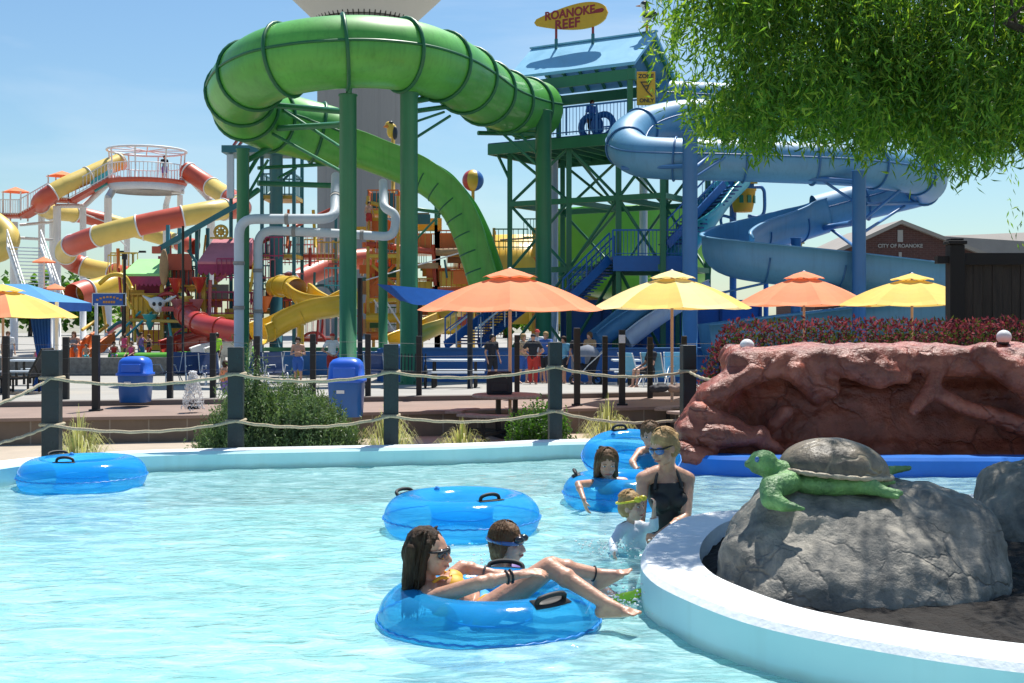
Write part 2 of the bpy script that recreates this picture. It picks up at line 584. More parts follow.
M['red'] = mat('red fibreglass', (.52, .045, .035), .35, .15, 1.0, coat=.3)
M['dustyred'] = mat('sunbleached red fibreglass', (.56, .095, .05), .4, .15, .8)
M['paleyellow'] = mat('sunbleached yellow fibreglass', (.72, .53, .13), .4, .12, .8)
M['pinkroof'] = mat('pink roof', (.62, .20, .24), .6, .15, 2.0, .2)
M['magenta'] = mat('magenta scalloped valance', (.34, .03, .11), .6, .25, 5)
M['limeroof'] = mat('pale green roof', (.30, .68, .24), .6, .12, 2.0)
M['white'] = mat('white painted steel', (.74, .75, .76), .45, .08, .8, streak=.15)
M['pvc'] = mat('grey white pipe', (.56, .61, .66), .4, .08, 1.0)
M['tan'] = mat('tan timber', (.42, .26, .13), .75, .25, 3)
M['wood'] = mat('weathered dark timber', (.042, .034, .028), .85, .55, 2.2, .5, 20, stretch=(6, 6, .5))
M['woodblack'] = mat('black stained timber', (.014, .012, .011), .8, .3, 4)
M['towergrey'] = mat('concrete shaft', (.30, .29, .28), .85, .08, .06, streak=.1)
M['towerbowl'] = mat('white tank steel', (.55, .53, .49), .6, .06, .06)
M['brick'] = make_brick('dark red brick', (.085, .032, .028), (.065, .026, .024), (.10, .06, .055), .5, .16)
M['shingle'] = mat('grey shingle roof', (.28, .255, .23), .9, .15, .5, .3, 6)
M['umb_orange'] = mat('orange canvas', (.92, .33, .16), .85, .08, 3, .15, 60, translucent=.25)
M['umb_yellow'] = mat('yellow canvas', (.92, .64, .16), .85, .08, 3, .15, 60, translucent=.25)
M['umb_pale'] = mat('pale yellow canvas', (.92, .76, .36), .85, .08, 3, .15, 60, translucent=.25)
M['umb_blue'] = mat('light blue canvas', (.10, .34, .62), .85, .1, 3, .15, 60, translucent=.25)
M['canvas_blue'] = mat('royal blue canvas', (.02, .11, .42), .85, .12, 4, .2, 40, translucent=.25)
M['umbpole'] = mat('bronze umbrella pole', (.55, .36, .24), .45, .1, 3)
M['binblue'] = mat('blue bin plastic', (.008, .11, .38), .35, .12, 3)
M['binlid'] = mat('blue bin lid plastic', (.02, .13, .66), .35, .12, 3)
M['stone_top'] = mat('exposed aggregate table', (.34, .26, .23), .85, .3, 25, .3, 60)
M['turtle'] = mat('green turtle skin', (.07, .20, .075), .5, .35, 9, .5, 60, col2=(.15, .32, .10))
M['shell'] = make_rock('turtle shell', (.042, .038, .030), (.27, .21, .135), (.34, .28, .18), .42, 2.1, .95, .35)
M['vinyl'] = make_vinyl('clear blue vinyl', (.03, .42, .88), (.42, .86, 1.0), .37)
M['vinylseam'] = mat('blue vinyl seam', (.02, .22, .62), .35, .1, 5)
M['globe'] = mat('frosted globe', (.78, .78, .78), .3, .05, 3)
M['bark'] = mat('bark', (.045, .032, .024), .9, .4, 6, .8, 22)
M['leaf_a'] = leafmat('leaf mid green', (.115, .21, .030), .52)
M['leaf_b'] = leafmat('leaf dark green', (.060, .140, .024), .5)
M['leaf_c'] = leafmat('leaf yellow green', (.24, .32, .05), .55)
M['hedge_red'] = leafmat('wine red leaf', (.13, .028, .042), .3, .7, tint=(1.3, 1.0, .9), spec=.1)
M['hedge_pink'] = leafmat('pinkish young leaf', (.28, .075, .095), .3, .7, tint=(1.2, 1.0, .9), spec=.1)
M['hedge_green'] = leafmat('olive hedge leaf', (.06, .075, .03), .3, .7, spec=.1)
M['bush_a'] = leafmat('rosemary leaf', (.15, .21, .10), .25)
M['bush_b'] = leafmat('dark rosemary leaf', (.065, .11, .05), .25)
M['straw'] = leafmat('straw grass', (.52, .46, .28), .3)
M['strawgreen'] = leafmat('pale green grass', (.22, .25, .10), .3)
M['skin'] = mat('skin', (.56, .31, .21), .42, .2, 13, .15, 70)
M['skin2'] = mat('tanned skin', (.56, .30, .20), .40, .2, 13, .15, 70)
M['skin3'] = mat('fair skin', (.62, .38, .29), .42, .18, 13, .15, 70)
M['lip'] = mat('lip', (.42, .12, .10), .4, .1, 8)
M['tooth'] = mat('tooth', (.8, .78, .72), .3, .02, 8)
M['hair_dark'] = mat('dark brown hair', (.020, .011, .007), .6, .5, 9, .5, 60, col2=(.055, .028, .013), stretch=(3, 3, .6), spec=.25)
M['hair_brown'] = mat('brown hair', (.14, .075, .036), .6, .4, 12, .5, 60, spec=.25)
M['hair_blond'] = mat('blond hair', (.42, .27, .12), .6, .35, 14, .5, 60, spec=.25)
M['hair_black'] = mat('black hair', (.012, .010, .010), .45, .3, 9)
M['eyewhite'] = mat('eye white', (.7, .7, .7), .2, .02, 8)
M['iris'] = mat('dark iris', (.02, .015, .012), .15, .02, 8)
M['lens'] = mat('dark lens', (.012, .012, .016), .08, .02, 5, coat=1)
M['swim_black'] = mat('black swimsuit', (.012, .012, .015), .5, .2, 8)
M['swim_yellow'] = mat('yellow bikini', (.72, .38, .02), .55, .15, 12)
M['swim_cyan'] = mat('blue bikini', (.03, .30, .62), .55, .15, 12)
M['rash'] = mat('white rash shirt', (.66, .72, .80), .7, .12, 9, .3, 30)
M['purple'] = mat('purple vest', (.20, .12, .42), .6, .2, 8)
M['lime'] = mat('lime neoprene', (.42, .72, .03), .5, .15, 9)
M['goggle_y'] = mat('yellow goggle', (.72, .62, .04), .3, .1, 9)
M['goggle_b'] = mat('blue goggle', (.04, .12, .34), .2, .1, 9, coat=.6)
M['shirt_white'] = mat('white shirt', (.72, .74, .76), .8, .1, 6)
M['shirt_red'] = mat('red cloth', (.50, .04, .03), .8, .15, 6)
M['shirt_green'] = mat('neon green shirt', (.38, .75, .05), .8, .12, 6)
M['shirt_pink'] = mat('hot pink swimwear', (.72, .08, .22), .8, .15, 6)
M['shirt_blue'] = mat('blue cloth', (.04, .13, .45), .8, .15, 6)
M['shirt_dark'] = mat('dark cloth', (.02, .022, .03), .8, .15, 6)
M['shirt_flower'] = mat('patterned shirt', (.25, .28, .40), .8, .6, 30, col2=(.65, .45, .2))
M['shirt_grey'] = mat('grey cloth', (.20, .22, .26), .8, .2, 6)
M['sling'] = mat('navy sling', (.02, .05, .15), .7, .2, 6)
M['sling_light'] = mat('light blue sling', (.14, .42, .62), .7, .15, 6)
M['sign_yellow'] = mat('yellow sign paint', (.66, .36, .02), .5, .12, 2.0)
M['sign_red'] = mat('dark red lettering', (.30, .02, .03), .5, .1, 4)
M['sign_blue'] = mat('blue sign board', (.02, .09, .36), .5, .1, 3)
M['sign_orange'] = mat('orange lettering', (.62, .26, .05), .5, .1, 4)
M['beak'] = mat('orange beak', (.65, .22, .03), .5, .1, 5)
M['ornblack'] = mat('glossy dark paint', (.02, .025, .03), .4, .2, 5)
for k_ in ('skin', 'skin2', 'skin3'):
    b_ = next(n for n in M[k_].node_tree.nodes if n.type == 'BSDF_PRINCIPLED')
    b_.inputs['Subsurface Weight'].default_value = .22
    b_.inputs['Subsurface Radius'].default_value = (1.0, .35, .2)
    b_.inputs['Subsurface Scale'].default_value = .012
M['shell_rim'] = mat('pale tan shell rim', (.13, .105, .075), .5, .6, 7, .3, 40, col2=(.42, .36, .25))
# ------------------------------------------------------------------ ground and pool
def poly2(pts, n=8):
    return [V((p.x, p.y, 0)) for p in cr([(a, b, 0) for a, b in pts], n)]


def offs(line, d):
    """2D line pushed to its left by d"""
    out = []
    for i, p in enumerate(line):
        t = (line[min(i + 1, len(line) - 1)] - line[max(i - 1, 0)]).normalized()
        out.append(p + V((-t.y, t.x, 0)) * d)
    return out


def ribbon(mb, a, b, za, zb, smooth=False):
    n = len(a)
    vs = [V((p.x, p.y, za)) for p in a] + [V((p.x, p.y, zb)) for p in b]
    mb.add(vs, [(i, i + 1, n + i + 1, n + i) for i in range(n - 1)], smooth)


def plane(name, x0, x1, y0, y1, z, m):
    mb = MB().add([(x0, y0, z), (x1, y0, z), (x1, y1, z), (x0, y1, z)], [(0, 1, 2, 3)])
    return struct(mb.build(name, m, org=(0, 0, z)))


plane('ground', -1500, 1500, -300, 2500, -1.25, M['far_ground'])
WIN = poly2([(-5.05, 1.8), (-5.02, 5), (-4.97, 8), (-4.83, 9.7), (-4.57, 10.7), (-4.2, 11.3), (-3.53, 11.72), (-2.12, 12.04), (-.63, 12.32), (.5, 12.75), (1.15, 12.75), (1.5, 12.2), (1.75, 11.6), (2.3, 11.36), (4, 11.3), (9.8, 11.25)], 8)
# inner wall, coping and outer face of the lazy river; the right end is painted blue
K = 11 * 8 + 4
for part, m1 in ((WIN[:K + 1], M['pool_paint']), (WIN[K:], M['blue_wall'])):
    out = offs(part, .3)
    mb = MB()
    ribbon(mb, part, part, -1.0, .15, True)
    b1 = offs(part, .03)
    ribbon(mb, part, b1, .15, .18, True)
    mb.mi = 1
    ribbon(mb, b1, out, .18, .18)
    ribbon(mb, out, out, .18, -.7)
    struct(mb.build('pool_wall', [m1, M['coping'] if m1 is M['pool_paint'] else M['blue_wall']], org=(0, 12, 0)))
mb = MB().add([(-5.6, 1.6, -.34), (10, 1.6, -.34), (10, 13.3, -.34), (-5.6, 13.3, -.34)], [(0, 1, 2, 3)])
struct(mb.build('pool_floor', M['pool_paint'], org=(0, 6, -.34)))
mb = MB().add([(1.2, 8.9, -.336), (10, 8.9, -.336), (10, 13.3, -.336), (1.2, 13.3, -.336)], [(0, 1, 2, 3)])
struct(mb.build('pool_floor', M['blue_wall'], org=(5, 11, -.336)))  # blue sheet added over the floor so the water seems to reflect blue
mb = MB().box((2, -2.2, -.5), (40, 8, 1.1))
struct(mb.build('pool_deck', M['sand'], org=(0, -2, 0)))

# water: a rippled sheet ruled between the near edge and the far wall
NU, NV = 300, 420
acc = [0]
for i in range(1, len(WIN)):
    acc.append(acc[-1] + (WIN[i] - WIN[i - 1]).length)
start = next(i for i, p in enumerate(WIN) if p.y > 9.0)
line = WIN[start:]


def resample(l, n):
    ac = [0]
    for i in range(1, len(l)):
        ac.append(ac[-1] + (l[i] - l[i - 1]).length)
    out, j = [], 0
    for k in range(n):
        t = ac[-1] * k / (n - 1)
        while j < len(l) - 2 and ac[j + 1] < t:
            j += 1
        out.append(l[j].lerp(l[j + 1], (t - ac[j]) / max(ac[j + 1] - ac[j], 1e-9)))
    return out


top = resample(offs(line, .05), NU + 1)
FLOAT = [(-.115, 5.98, .55), (-.354, 8.5, .55), (-3.88, 10.72, .55), (.91, 9.75, .5), (1.08, 10.9, .45), (1.06, 8.4, .22), (.76, 7.85, .16), (.1, 6.75, .35), (.60, 6.35, .12), (.72, 9.3, .1)]


def wake(x, y):
    h = 0
    for fx, fy, fr in FLOAT:
        d = math.hypot(x - fx, y - fy) - fr
        if -.1 < d < 1.1:
            an = math.atan2(y - fy, x - fx)
            h += .013 * math.exp(-max(d, 0) * 2.6) * math.sin(d * 26 + 1.2 * math.sin(an * 3 + fx * 7)) * (.6 + .4 * noise.noise(V((x * 3, y * 3, fr))))
    return h



vs = []
for j in range(NV + 1):
    v = j / NV
    for i in range(NU + 1):
        b = top[i]
        a = V((lerp(-5.05, 10, i / NU), 2.2, 0))
        p = a.lerp(b, v)
        q = V((p.x * 1.3, p.y * 2.6, 0))
        h = wake(p.x, p.y) + noise.fractal(q * 1.1, .9, 2.1, 4) * .015 + noise.noise(q * 4.3 + V((7, 2, 0))) * .005
        vs.append((p.x, p.y, h))
mb = MB().add(vs, [(j * (NU + 1) + i, j * (NU + 1) + i + 1, (j + 1) * (NU + 1) + i + 1, (j + 1) * (NU + 1) + i) for j in range(NV) for i in range(NU)], True)
struct(mb.build('water', M['water'], org=(0, 6, 0)))

# sandy ground behind the pool wall, then the raised ledge, the curb and the sloping plaza
far = [V((lerp(-14, 16, i / (len(WIN) - 1)), 26.0, 0)) for i in range(len(WIN))]
wo = offs(WIN, .295)
wo[0] = V((-14, 1.8, 0))
mb = MB()
ribbon(mb, wo, far, -.62, -.62)
mb.add([(-60, 1.8, -.62), (-14, 1.8, -.62), (-14, 26, -.62), (-60, 26, -.62)], [(0, 1, 2, 3)])
mb.add([(9.5, 11.5, -.62), (60, 11.5, -.62), (60, 26, -.62), (16, 26, -.62)], [(0, 1, 2, 3)])
struct(mb.build('ground_sand', M['sand'], org=(0, 15, -.62)))
L1 = poly2([(-16, 18.6), (-8.5, 20), (-3, 21.2), (1.6, 22.3), (4.5, 23.2), (8, 24)], 6)
L2 = offs(L1, 2.6)
L3 = offs(L2, .3)
mb = MB()
ribbon(mb, L1, L1, -.66, -.20)
o = mb.build('retaining_wall', M['block'], org=(0, 21, -.66))
tag(o, 'low brown block retaining wall below the pinkish ledge', 'wall')
mb = MB()
c0 = offs(L1, -.05)
ribbon(mb, c0, c0, -.225, -.17); ribbon(mb, c0, offs(L2, 0), -.17, -.17)
struct(mb.build('path_ledge', M['ledge'], org=(0, 22, -.17)))
mb = MB()
ribbon(mb, L2, L2, -.20, -.075); ribbon(mb, L2, L3, -.075, -.075)
struct(mb.build('kerb', M['curb'], org=(0, 24, -.17)))
mb = MB()
Y0s = [p.y for p in L3]
n = len(L3)
m2 = [V((p.x * 1.5, 40, 0)) for p in L3]
m3 = [V((p.x * 12, 170, 0)) for p in L3]
ribbon(mb, L3, m2, -.08, -.65); ribbon(mb, m2, m3, -.65, -.65)
struct(mb.build('plaza', M['plaza'], org=(0, 40, -.65)))


def plz(Y):
    return -.65 if Y > 40 else -.08 - .57 * max(Y - 24, 0) / 16


# ------------------------------------------------------------------ planting island with its white rim
IO = [(1.6, 8.05), (1.3, 7.92), (1.05, 7.62), (.83, 7.05), (.71, 6.48), (.70, 6.05), (.79, 5.66), (1.03, 5.14), (1.40, 4.76), (1.894, 4.44), (2.6, 4.2), (3.6, 4.15), (5, 4.6), (6.4, 5.8), (6.6, 7.2), (5.4, 8.4), (3.6, 8.75), (2.3, 8.45)]
n = len(IO)
q = [V((*p, 0)) for p in IO]
ring = []
for i in range(n):
    p0, p1, p2, p3 = q[i - 1], q[i], q[(i + 1) % n], q[(i + 2) % n]
    for k in range(8):
        t = k / 8
        ring.append(.5 * ((2 * p1) + (p2 - p0) * t + (2 * p0 - 5 * p1 + 4 * p2 - p3) * t * t + (3 * p1 - p0 - 3 * p2 + p3) * t ** 3))
cen = sum(ring, V()) / len(ring)
N = len(ring)


def inset(d):
    out = []
    for i, p in enumerate(ring):
        t = (ring[(i + 1) % N] - ring[i - 1]).normalized()
        nn = V((-t.y, t.x, 0))
        if nn.dot(cen - p) < 0:
            nn = -nn
        out.append(p + nn * d)
    return out


wall_c = ring + ring[:1]
cl = lambda l: l + l[:1]
mb = MB()
ribbon(mb, cl(inset(-.015)), cl(inset(-.015)), -1, .19, True)
mb.mi = 1
ribbon(mb, cl(inset(-.015)), cl(inset(.012)), .19, .22, True)
ribbon(mb, cl(inset(.012)), cl(inset(.30)), .22, .22)
ribbon(mb, cl(inset(.30)), cl(inset(.30)), .22, .05, True)
struct(mb.build('kerb_island', [M['pool_paint'], M['coping']], org=(3.4, 6.3, 0)))
s_ = inset(.29)
vs = [V((cen.x, cen.y, .16))]
NR = 16
for r in range(1, NR + 1):
    for p in s_:
        w = cen.lerp(p, r / NR)
        vs.append(V((w.x, w.y, (.15 if r < NR else .11) + .035 * noise.noise(w * 5) + .02 * noise.noise(w * 17))))
fs = [(0, 1 + k, 1 + (k + 1) % N) for k in range(N)]
for r in range(NR - 1):
    for k in range(N):
        l = (k + 1) % N
        fs.append((1 + r * N + k, 1 + (r + 1) * N + k, 1 + (r + 1) * N + l, 1 + r * N + l))
struct(MB().add(vs, fs).build('ground_soil', M['soil'], org=(3.4, 6.3, 0)))


def rocky(a, sc, seed):
    s = V((seed, seed * 2.1, 0))
    def f(p):
        return a * (noise.fractal(p * sc + s, .8, 2.1, 5) + .45 * (.5 - abs(noise.noise(p * sc * 2.3 + s))) - .1)
    return f


# boulder that carries the turtle
E = lambda px, py, Y, r, M_=None: ('e', P(px, py, Y), r, M_)
Cc = lambda a, b, r0, r1=None: ('c', P(*a), P(*b), r0, r0 if r1 is None else r1)
pr = [E(858, 606, 6.16, (.735, .58, .52)), E(852, 562, 6.30, (.63, .53, .43)), E(795, 566, 6.28, (.39, .42, .44)), E(925, 560, 6.34, (.41, .46, .41)),
      E(770, 600, 6.1, (.30, .36, .42)), E(945, 600, 6.15, (.30, .40, .40)), E(835, 512, 6.42, (.46, .43, .20)), E(890, 515, 6.45, (.36, .40, .19)), E(850, 606, 5.98, (.62, .42, .36))]
o = fused(pr, .022, 'boulder', M['greyrock'], org=P(858, 610, 6.35), sm=6, disp=rocky(.04, 2.6, 3))
tag(o, 'large grey cracked boulder carrying the green turtle statue', 'boulder')
pr = [E(1045, 520, 7.7, (.42, .5, .44)), E(1020, 545, 7.6, (.34, .4, .4)), E(1055, 495, 7.8, (.40, .4, .30)), E(1012, 490, 7.7, (.2, .3, .2)), E(1090, 540, 7.5, (.4, .5, .42))]
o = fused(pr, .022, 'boulder', M['greyrock'], org=P(1040, 560, 7.5), sm=8, disp=rocky(.045, 2.4, 9))
tag(o, 'smaller grey boulder behind the turtle boulder at the planter edge', 'boulder')

# red rockwork along the blue wall
pr = []
for x0_, z, yy, r in ((2.9, .20, 12.86, .72), (2.8, .50, 12.84, .62), (2.6, .72, 12.8, .42)):
    pr.append(('c', V((x0_, yy, z)), V((7.2, yy + .1, z)), r, r))
pr += [('c', V((2.75, 12.9, .86)), V((7.2, 12.95, .86)), .36, .36), ('c', V((2.4, 12.75, .04)), V((7.2, 12.75, .04)), .5, .5), ('c', V((2.6, 12.8, .45)), V((7.2, 12.8, .5)), .42, .42)]
for yy in (12.12, 12.42, 12.8, 13.2):
    pr.append(('c', V((2.32 + .09 * (yy - 12.12), yy, 1.05)), V((7.2, yy + .05, 1.07)), .155, .16))
for a, b, r0, r1 in (((738, 372, 12.1), (712, 398, 12.05), .10, .17), ((712, 398, 12.1), (695, 435, 12.05), .18, .22), ((695, 435, 12.05), (688, 470, 12.0), .22, .24),
                     ((735, 415, 12.5), (722, 465, 12.4), .28, .40), ((745, 380, 12.1), (775, 366, 12.05), .10, .12), ((775, 366, 12.05), (830, 388, 12.1), .10, .12), ((710, 395, 11.9), (755, 372, 12.0), .09, .1),
                     ((795, 372, 12.0), (818, 398, 12.15), .12, .09), ((845, 366, 12.0), (880, 376, 12.05), .12, .13), ((880, 372, 12.0), (905, 376, 12.05), .13, .1),
                     ((690, 430, 11.75), (725, 438, 11.7), .12, .14), ((725, 438, 11.7), (760, 436, 11.75), .12, .11), ((700, 415, 11.8), (735, 425, 11.8), .12, .1), ((755, 436, 11.75), (775, 450, 11.8), .11, .08),
                     ((680, 452, 11.62), (715, 460, 11.62), .10, .07), ((788, 412, 12.0), (776, 424, 12.02), .10, .085), ((776, 424, 12.05), (758, 444, 12.05), .07, .045),
                     ((938, 362, 12.05), (930, 392, 11.95), .09, .11), ((930, 392, 11.95), (914, 410, 11.85), .11, .07), ((932, 392, 11.95), (965, 408, 11.95), .10, .085), ((965, 408, 11.95), (1030, 428, 11.9), .085, .10),
                     ((985, 356, 12.0), (1015, 372, 11.9), .14, .15), ((1015, 372, 11.9), (1050, 400, 11.9), .15, .18), ((1040, 420, 11.9), (1100, 440, 11.9), .14, .2),
                     ((690, 466, 12.2), (1090, 462, 12.35), .25, .3)):
    pr.append(Cc(a, b, r0, r1))
o = fused(pr, .028, 'rock_outcrop', M['redrock'], org=(4.5, 12.6, 0), sm=6, disp=rocky(.042, 2.3, 5))
tag(o, 'long red painted rock wall with overhanging ledge beside the river', 'rock')
for px, py, lab in ((747, 346, 'round frosted lamp globe at the left end of the red ledge'), (1004, 337, 'round frosted lamp globe near the dark timber fence')):
    t = thing('lamp_globe', lab, 'lamp', P(px, py + 8, 12.75), 'frosted globes on the red ledge')
    MB().ell(P(px, py, 12.75), (.078, .078, .075)).build('globe', M['globe'], t)
    b = P(px, py, 12.75)
    MB().lathe([(.05, -.075), (.055, -.045), (.04, -.04)], b, 16).tube([b + V((0, 0, -.28)), b + V((0, 0, -.06))], .04).build('collar', M['black'], t)

# ------------------------------------------------------------------ the turtle statue
TY = 6.22
t = thing('turtle_statue', 'green sea turtle statue with dark mottled shell on grey boulder', 'turtle statue', P(825, 494, TY))
tp = lambda px, py, dy=0.0: P(px, py, TY + dy)
pr = [('e', tp(830, 480.5, .05), (.31, .215, .085)), ('c', tp(798, 478), tp(775, 470, -.02), .07, .06), ('c', tp(775, 472, -.02), tp(764, 464, -.03), .06, .058),
      ('e', tp(763, 461, -.03), (.075, .055, .058)), ('c', tp(758, 465, -.03), tp(748, 464, -.035), .038, .022), ('c', tp(766, 470, -.03), tp(755, 469, -.03), .04, .025),
      ('e', tp(758, 456.5, -.03), (.03, .055, .02)),
      ('c', tp(790, 482, -.10), tp(771, 488, -.17), .06, .06), ('c', tp(771, 488, -.17), tp(771, 499, -.22), .06, .055), ('c', tp(771, 499, -.22), tp(783, 505, -.27), .052, .036), ('c', tp(783, 505, -.27), tp(803, 509, -.30), .034, .012),
      ('c', tp(790, 480, .18), tp(768, 483, .34), .05, .04), ('c', tp(768, 483, .34), tp(775, 487, .45), .04, .012),
      ('c', tp(850, 482, -.08), tp(872, 487, -.14), .055, .045), ('c', tp(872, 488, -.14), tp(888, 493, -.18), .036, .03), ('c', tp(886, 492, -.18), tp(901, 493, -.19), .026, .016), ('c', tp(884, 494, -.18), tp(897, 497, -.21), .02, .014),
      ('c', tp(868, 478, .12), tp(886, 473, .25), .05, .035), ('c', tp(886, 471, .25), tp(909, 468, .3), .028, .016), ('c', tp(880, 482, .02), tp(895, 482, .03), .03, .01)]
fused(pr, .0085, 'body', M['turtle'], t, sm=5, disp=lambda p: .003 * noise.noise(p * 55))
mb = MB()
sc_ = tp(834, 469.5, .05)
NA, NB = 64, 22
Ms = Matrix.Rotation(math.radians(5), 3, 'Y')
vs, fs = [], []
for j in range(NB + 1):
    tt = j / NB
    if tt < .78:
        a = PI / 2 * tt / .78
        rr, zz = math.sin(a), math.cos(a)
    else:
        k = (tt - .78) / .22
        rr, zz = 1 + .07 * math.sin(k * PI), -.16 * k - .02
        if k > .6:
            rr -= (k - .6) * .5
    for i in range(NA):
        th = 2 * PI * i / NA
        x, y = rr * math.cos(th) * .285, rr * math.sin(th) * .225
        z = zz * .165
        g = .004 * math.cos(th * 24) if tt > .7 else 0
        g += .007 * (abs(noise.noise(V((x * 9, y * 9, 3)))) - .2)
        taper = 1 - .12 * (x / .285) * (abs(y) / .225)
        vs.append(sc_ + Ms @ V((x * (1 + g), y * taper, z + g * 1.2)))
for j in range(NB):
    for i in range(NA):
        k = (i + 1) % NA
        fs.append((j * NA + i, j * NA + k, (j + 1) * NA + k, (j + 1) * NA + i))
mb.add(vs, [f[::-1] for f in fs], True)
fix_normals(mb.build('shell', M['shell'], t))
pts = []
for k in range(96):
    th = 2 * PI * k / 96
    x, y = 1.045 * math.cos(th) * .285, 1.045 * math.sin(th) * .225 * (1 - .12 * math.cos(th) * abs(math.sin(th)))
    pts.append(sc_ + Ms @ V((x, y, -.012)))
MB().tube(pts, [.0135 * (1 - .35 * (k % 4 == 0)) for k in range(96)], 8, closed=True).build('shell_rim', M['shell_rim'], t)
for sy in (-.085, .03):
    MB().ell(tp(757, 459.5, sy), (.012, .010, .015)).build('eye', M['goggle_b'], t)

# ------------------------------------------------------------------ rope fence round the river
rf = thing('rope_fence', 'dark slate posts joined by two sagging tan ropes behind pool wall', 'rope fence', P(300, 450, 12.3))
posts = [(52, 350, 11.85, .165), (236, 347, 12.35, .155), (391, 344, 12.65, .155), (555, 342, 13.2, .142), (688, 345, 13.9, .16)]
for px, py, Y, w in posts:
    top_ = P(px, py, Y)
    MB().box((top_.x, Y, (top_.z - .64) / 2), (w, w, top_.z + .64), rz=.12).build('post', M['post_paint'], rf, bevel=.008)
up = [(-20, 410, 11.0), (52, 378, 11.75), (236, 374, 12.25), (391, 372, 12.55), (555, 367, 13.1), (688, 371, 13.8), (718, 380, 12.6)]
lo = [(-20, 446, 11.0), (52, 425, 11.75), (236, 421, 12.25), (391, 416, 12.55), (555, 411, 13.1), (688, 418, 13.8)]
fa = lambda t_: (t_[0], t_[1], t_[2])
for (px_, py_, yy_, w_), rr_ in [(q_, k_) for q_ in posts for k_ in (up, lo)]:
    for i_, e_ in enumerate(rr_):
        if e_[0] == px_:
            rr_[i_] = (px_, e_[1], yy_ - w_ / 2 - .01)
for row in (up, lo):
    for i in range(len(row) - 1):
        a, b = P(*row[i]), P(*row[i + 1])
        a.y += -.0; sag = .085 if i not in (0, 5) else .03
        pts = []
        for k in range(25):
            u = k / 24
            p = a.lerp(b, u) - Z * sag * 4 * u * (1 - u)
            p += V((0, -.03, .004 * math.sin(k * 1.7)))
            pts.append(p)
        MB().tube(pts, .0155, 8).build('rope', M['rope'], rf)
    for (px, py, Y), (_, _, yy, w) in zip(row[1:6], posts):
        c = P(px, py, Y); c.x = P(px, py, yy).x; c.y = yy
        h = w / 2 + .006
        lp = [V((c.x + x * h, c.y + y * h, c.z)) for x, y in ((-1, -1), (0, -1.03), (1, -1), (1.03, 0), (1, 1), (0, 1.03), (-1, 1), (-1.03, 0))]
        MB().tube(lp, .0155, 8, closed=True).build('rope_loop', M['rope'], rf)

bf = thing('cable_fence', 'thin black posts with steel cables along the pinkish ledge', 'fence', P(300, 405, 23.6))
bp_ = [(-30, 338, 23.3), (6, 336, 23.4), (66, 337, 23.6), (170, 336, 23.9), (213, 333, 24.0), (257, 336, 24.1), (313, 334, 24.2), (368, 334, 24.3), (419, 336, 24.5), (517, 335, 24.8), (605, 336, 25.0), (650, 337, 25.1), (684, 336, 25.2), (740, 336, 25.4)]
tops = []
for px, py, Y in bp_:
    a = P(px, py, Y)
    MB().box((a.x, Y, (a.z - .2) / 2), (.11, .11, a.z + .2)).build('post', M['black'], bf, bevel=.006)
    tops.append(a)
for dz in (-.16, -.42, -.72):
    MB().tube([p + V((0, -.06, dz)) for p in tops], .0035, 5).build('cable', M['steelwire'], bf)
for px, py, Y, lab in ((96, 335, 21.6, 'single tall black post standing in front of the cable fence by the left bin'), (577, 328, 22.9, 'single tall black post right of the umbrella table'), (622, 330, 23.0, 'single black post with a grey box at its top left of the yellow umbrella pole')):
    a = P(px, py, Y)
    t = thing('bollard_post', lab, 'post', (a.x, Y, -.17), 'stand alone black posts on the ledge')
    MB().box((a.x, Y, (a.z - .17) / 2), (.12, .12, a.z + .17)).build('shaft', M['black'], t, bevel=.006)
    MB().box((a.x, Y, -.155), (.2, .2, .03)).build('base_plate', M['black'], t)
    if px == 622:
        MB().box(P(622, 339, 22.88), (.12, .08, .16)).build('grey_box', M['pvc'], t, bevel=.01)


# ------------------------------------------------------------------ blue dome-top bins
def bin_(px, Y, z0, h, w, lab):
    c = P(px, 300, Y); c.z = z0
    t = thing('trash_bin', lab, 'bin', c, 'blue dome top bins')
    r = w / 2
    k = h
    sq = lambda s, z: [V((c.x + x * s, c.y + y * s, c.z + z)) for x, y in SQ]
    SQ = []
    for i in range(32):
        a = 2 * PI * i / 32
        e = .45
        SQ.append((math.copysign(abs(math.cos(a)) ** e, math.cos(a)), math.copysign(abs(math.sin(a)) ** e, math.sin(a))))

    def loft(mb, rings):
        n = 32
        vs = [v for s, z in rings for v in sq(s, z)]
        mb.add(vs, [(i * n + j, i * n + (j + 1) % n, (i + 1) * n + (j + 1) % n, (i + 1) * n + j) for i in range(len(rings) - 1) for j in range(n)] + [list(range((len(rings) - 1) * n, len(rings) * n)), list(range(n))[::-1]], True)
        return mb
    loft(MB(), [(r * .84, 0), (r * .86, .01), (r * .97, k * .60), (r * .97, k * .605)]).build('drum', M['binblue'], t)
    lid = loft(MB(), [(r * 1.02, k * .58), (r * 1.06, k * .585), (r * 1.06, k * .635), (r * .95, k * .65), (r * .92, k * .84), (r * .86, k * .91), (r * .70, k * .965), (r * .42, k * .995), (r * .1, k)]).build('lid', M['binlid'], t)
    mb = MB().box((c.x, c.y - r * .945, c.z + k * .75), (r * 1.2, .03, k * .17)).build('flap', M['binlid'], t, bevel=.012)
    MB().box((c.x - r * .2, c.y - r * .955, c.z + k * .43), (r * .42, .008, k * .055)).build('sticker', M['shirt_white'], t)
    text_mesh('LITTER', .05, Matrix.Rotation(PI / 2, 3, 'X'), (c.x - r * .2, c.y - r * .955 - .006, c.z + k * .43), .002).build('sticker_lettering', M['sign_red'], t) if False else None


bin_(135.5, 22.6, -.08, .86, .60, 'blue dome top litter bin on the kerb left of the bush')
bin_(346.5, 20.4, -.17, 1.0, .62, 'blue dome top litter bin with white sticker right of the bush')


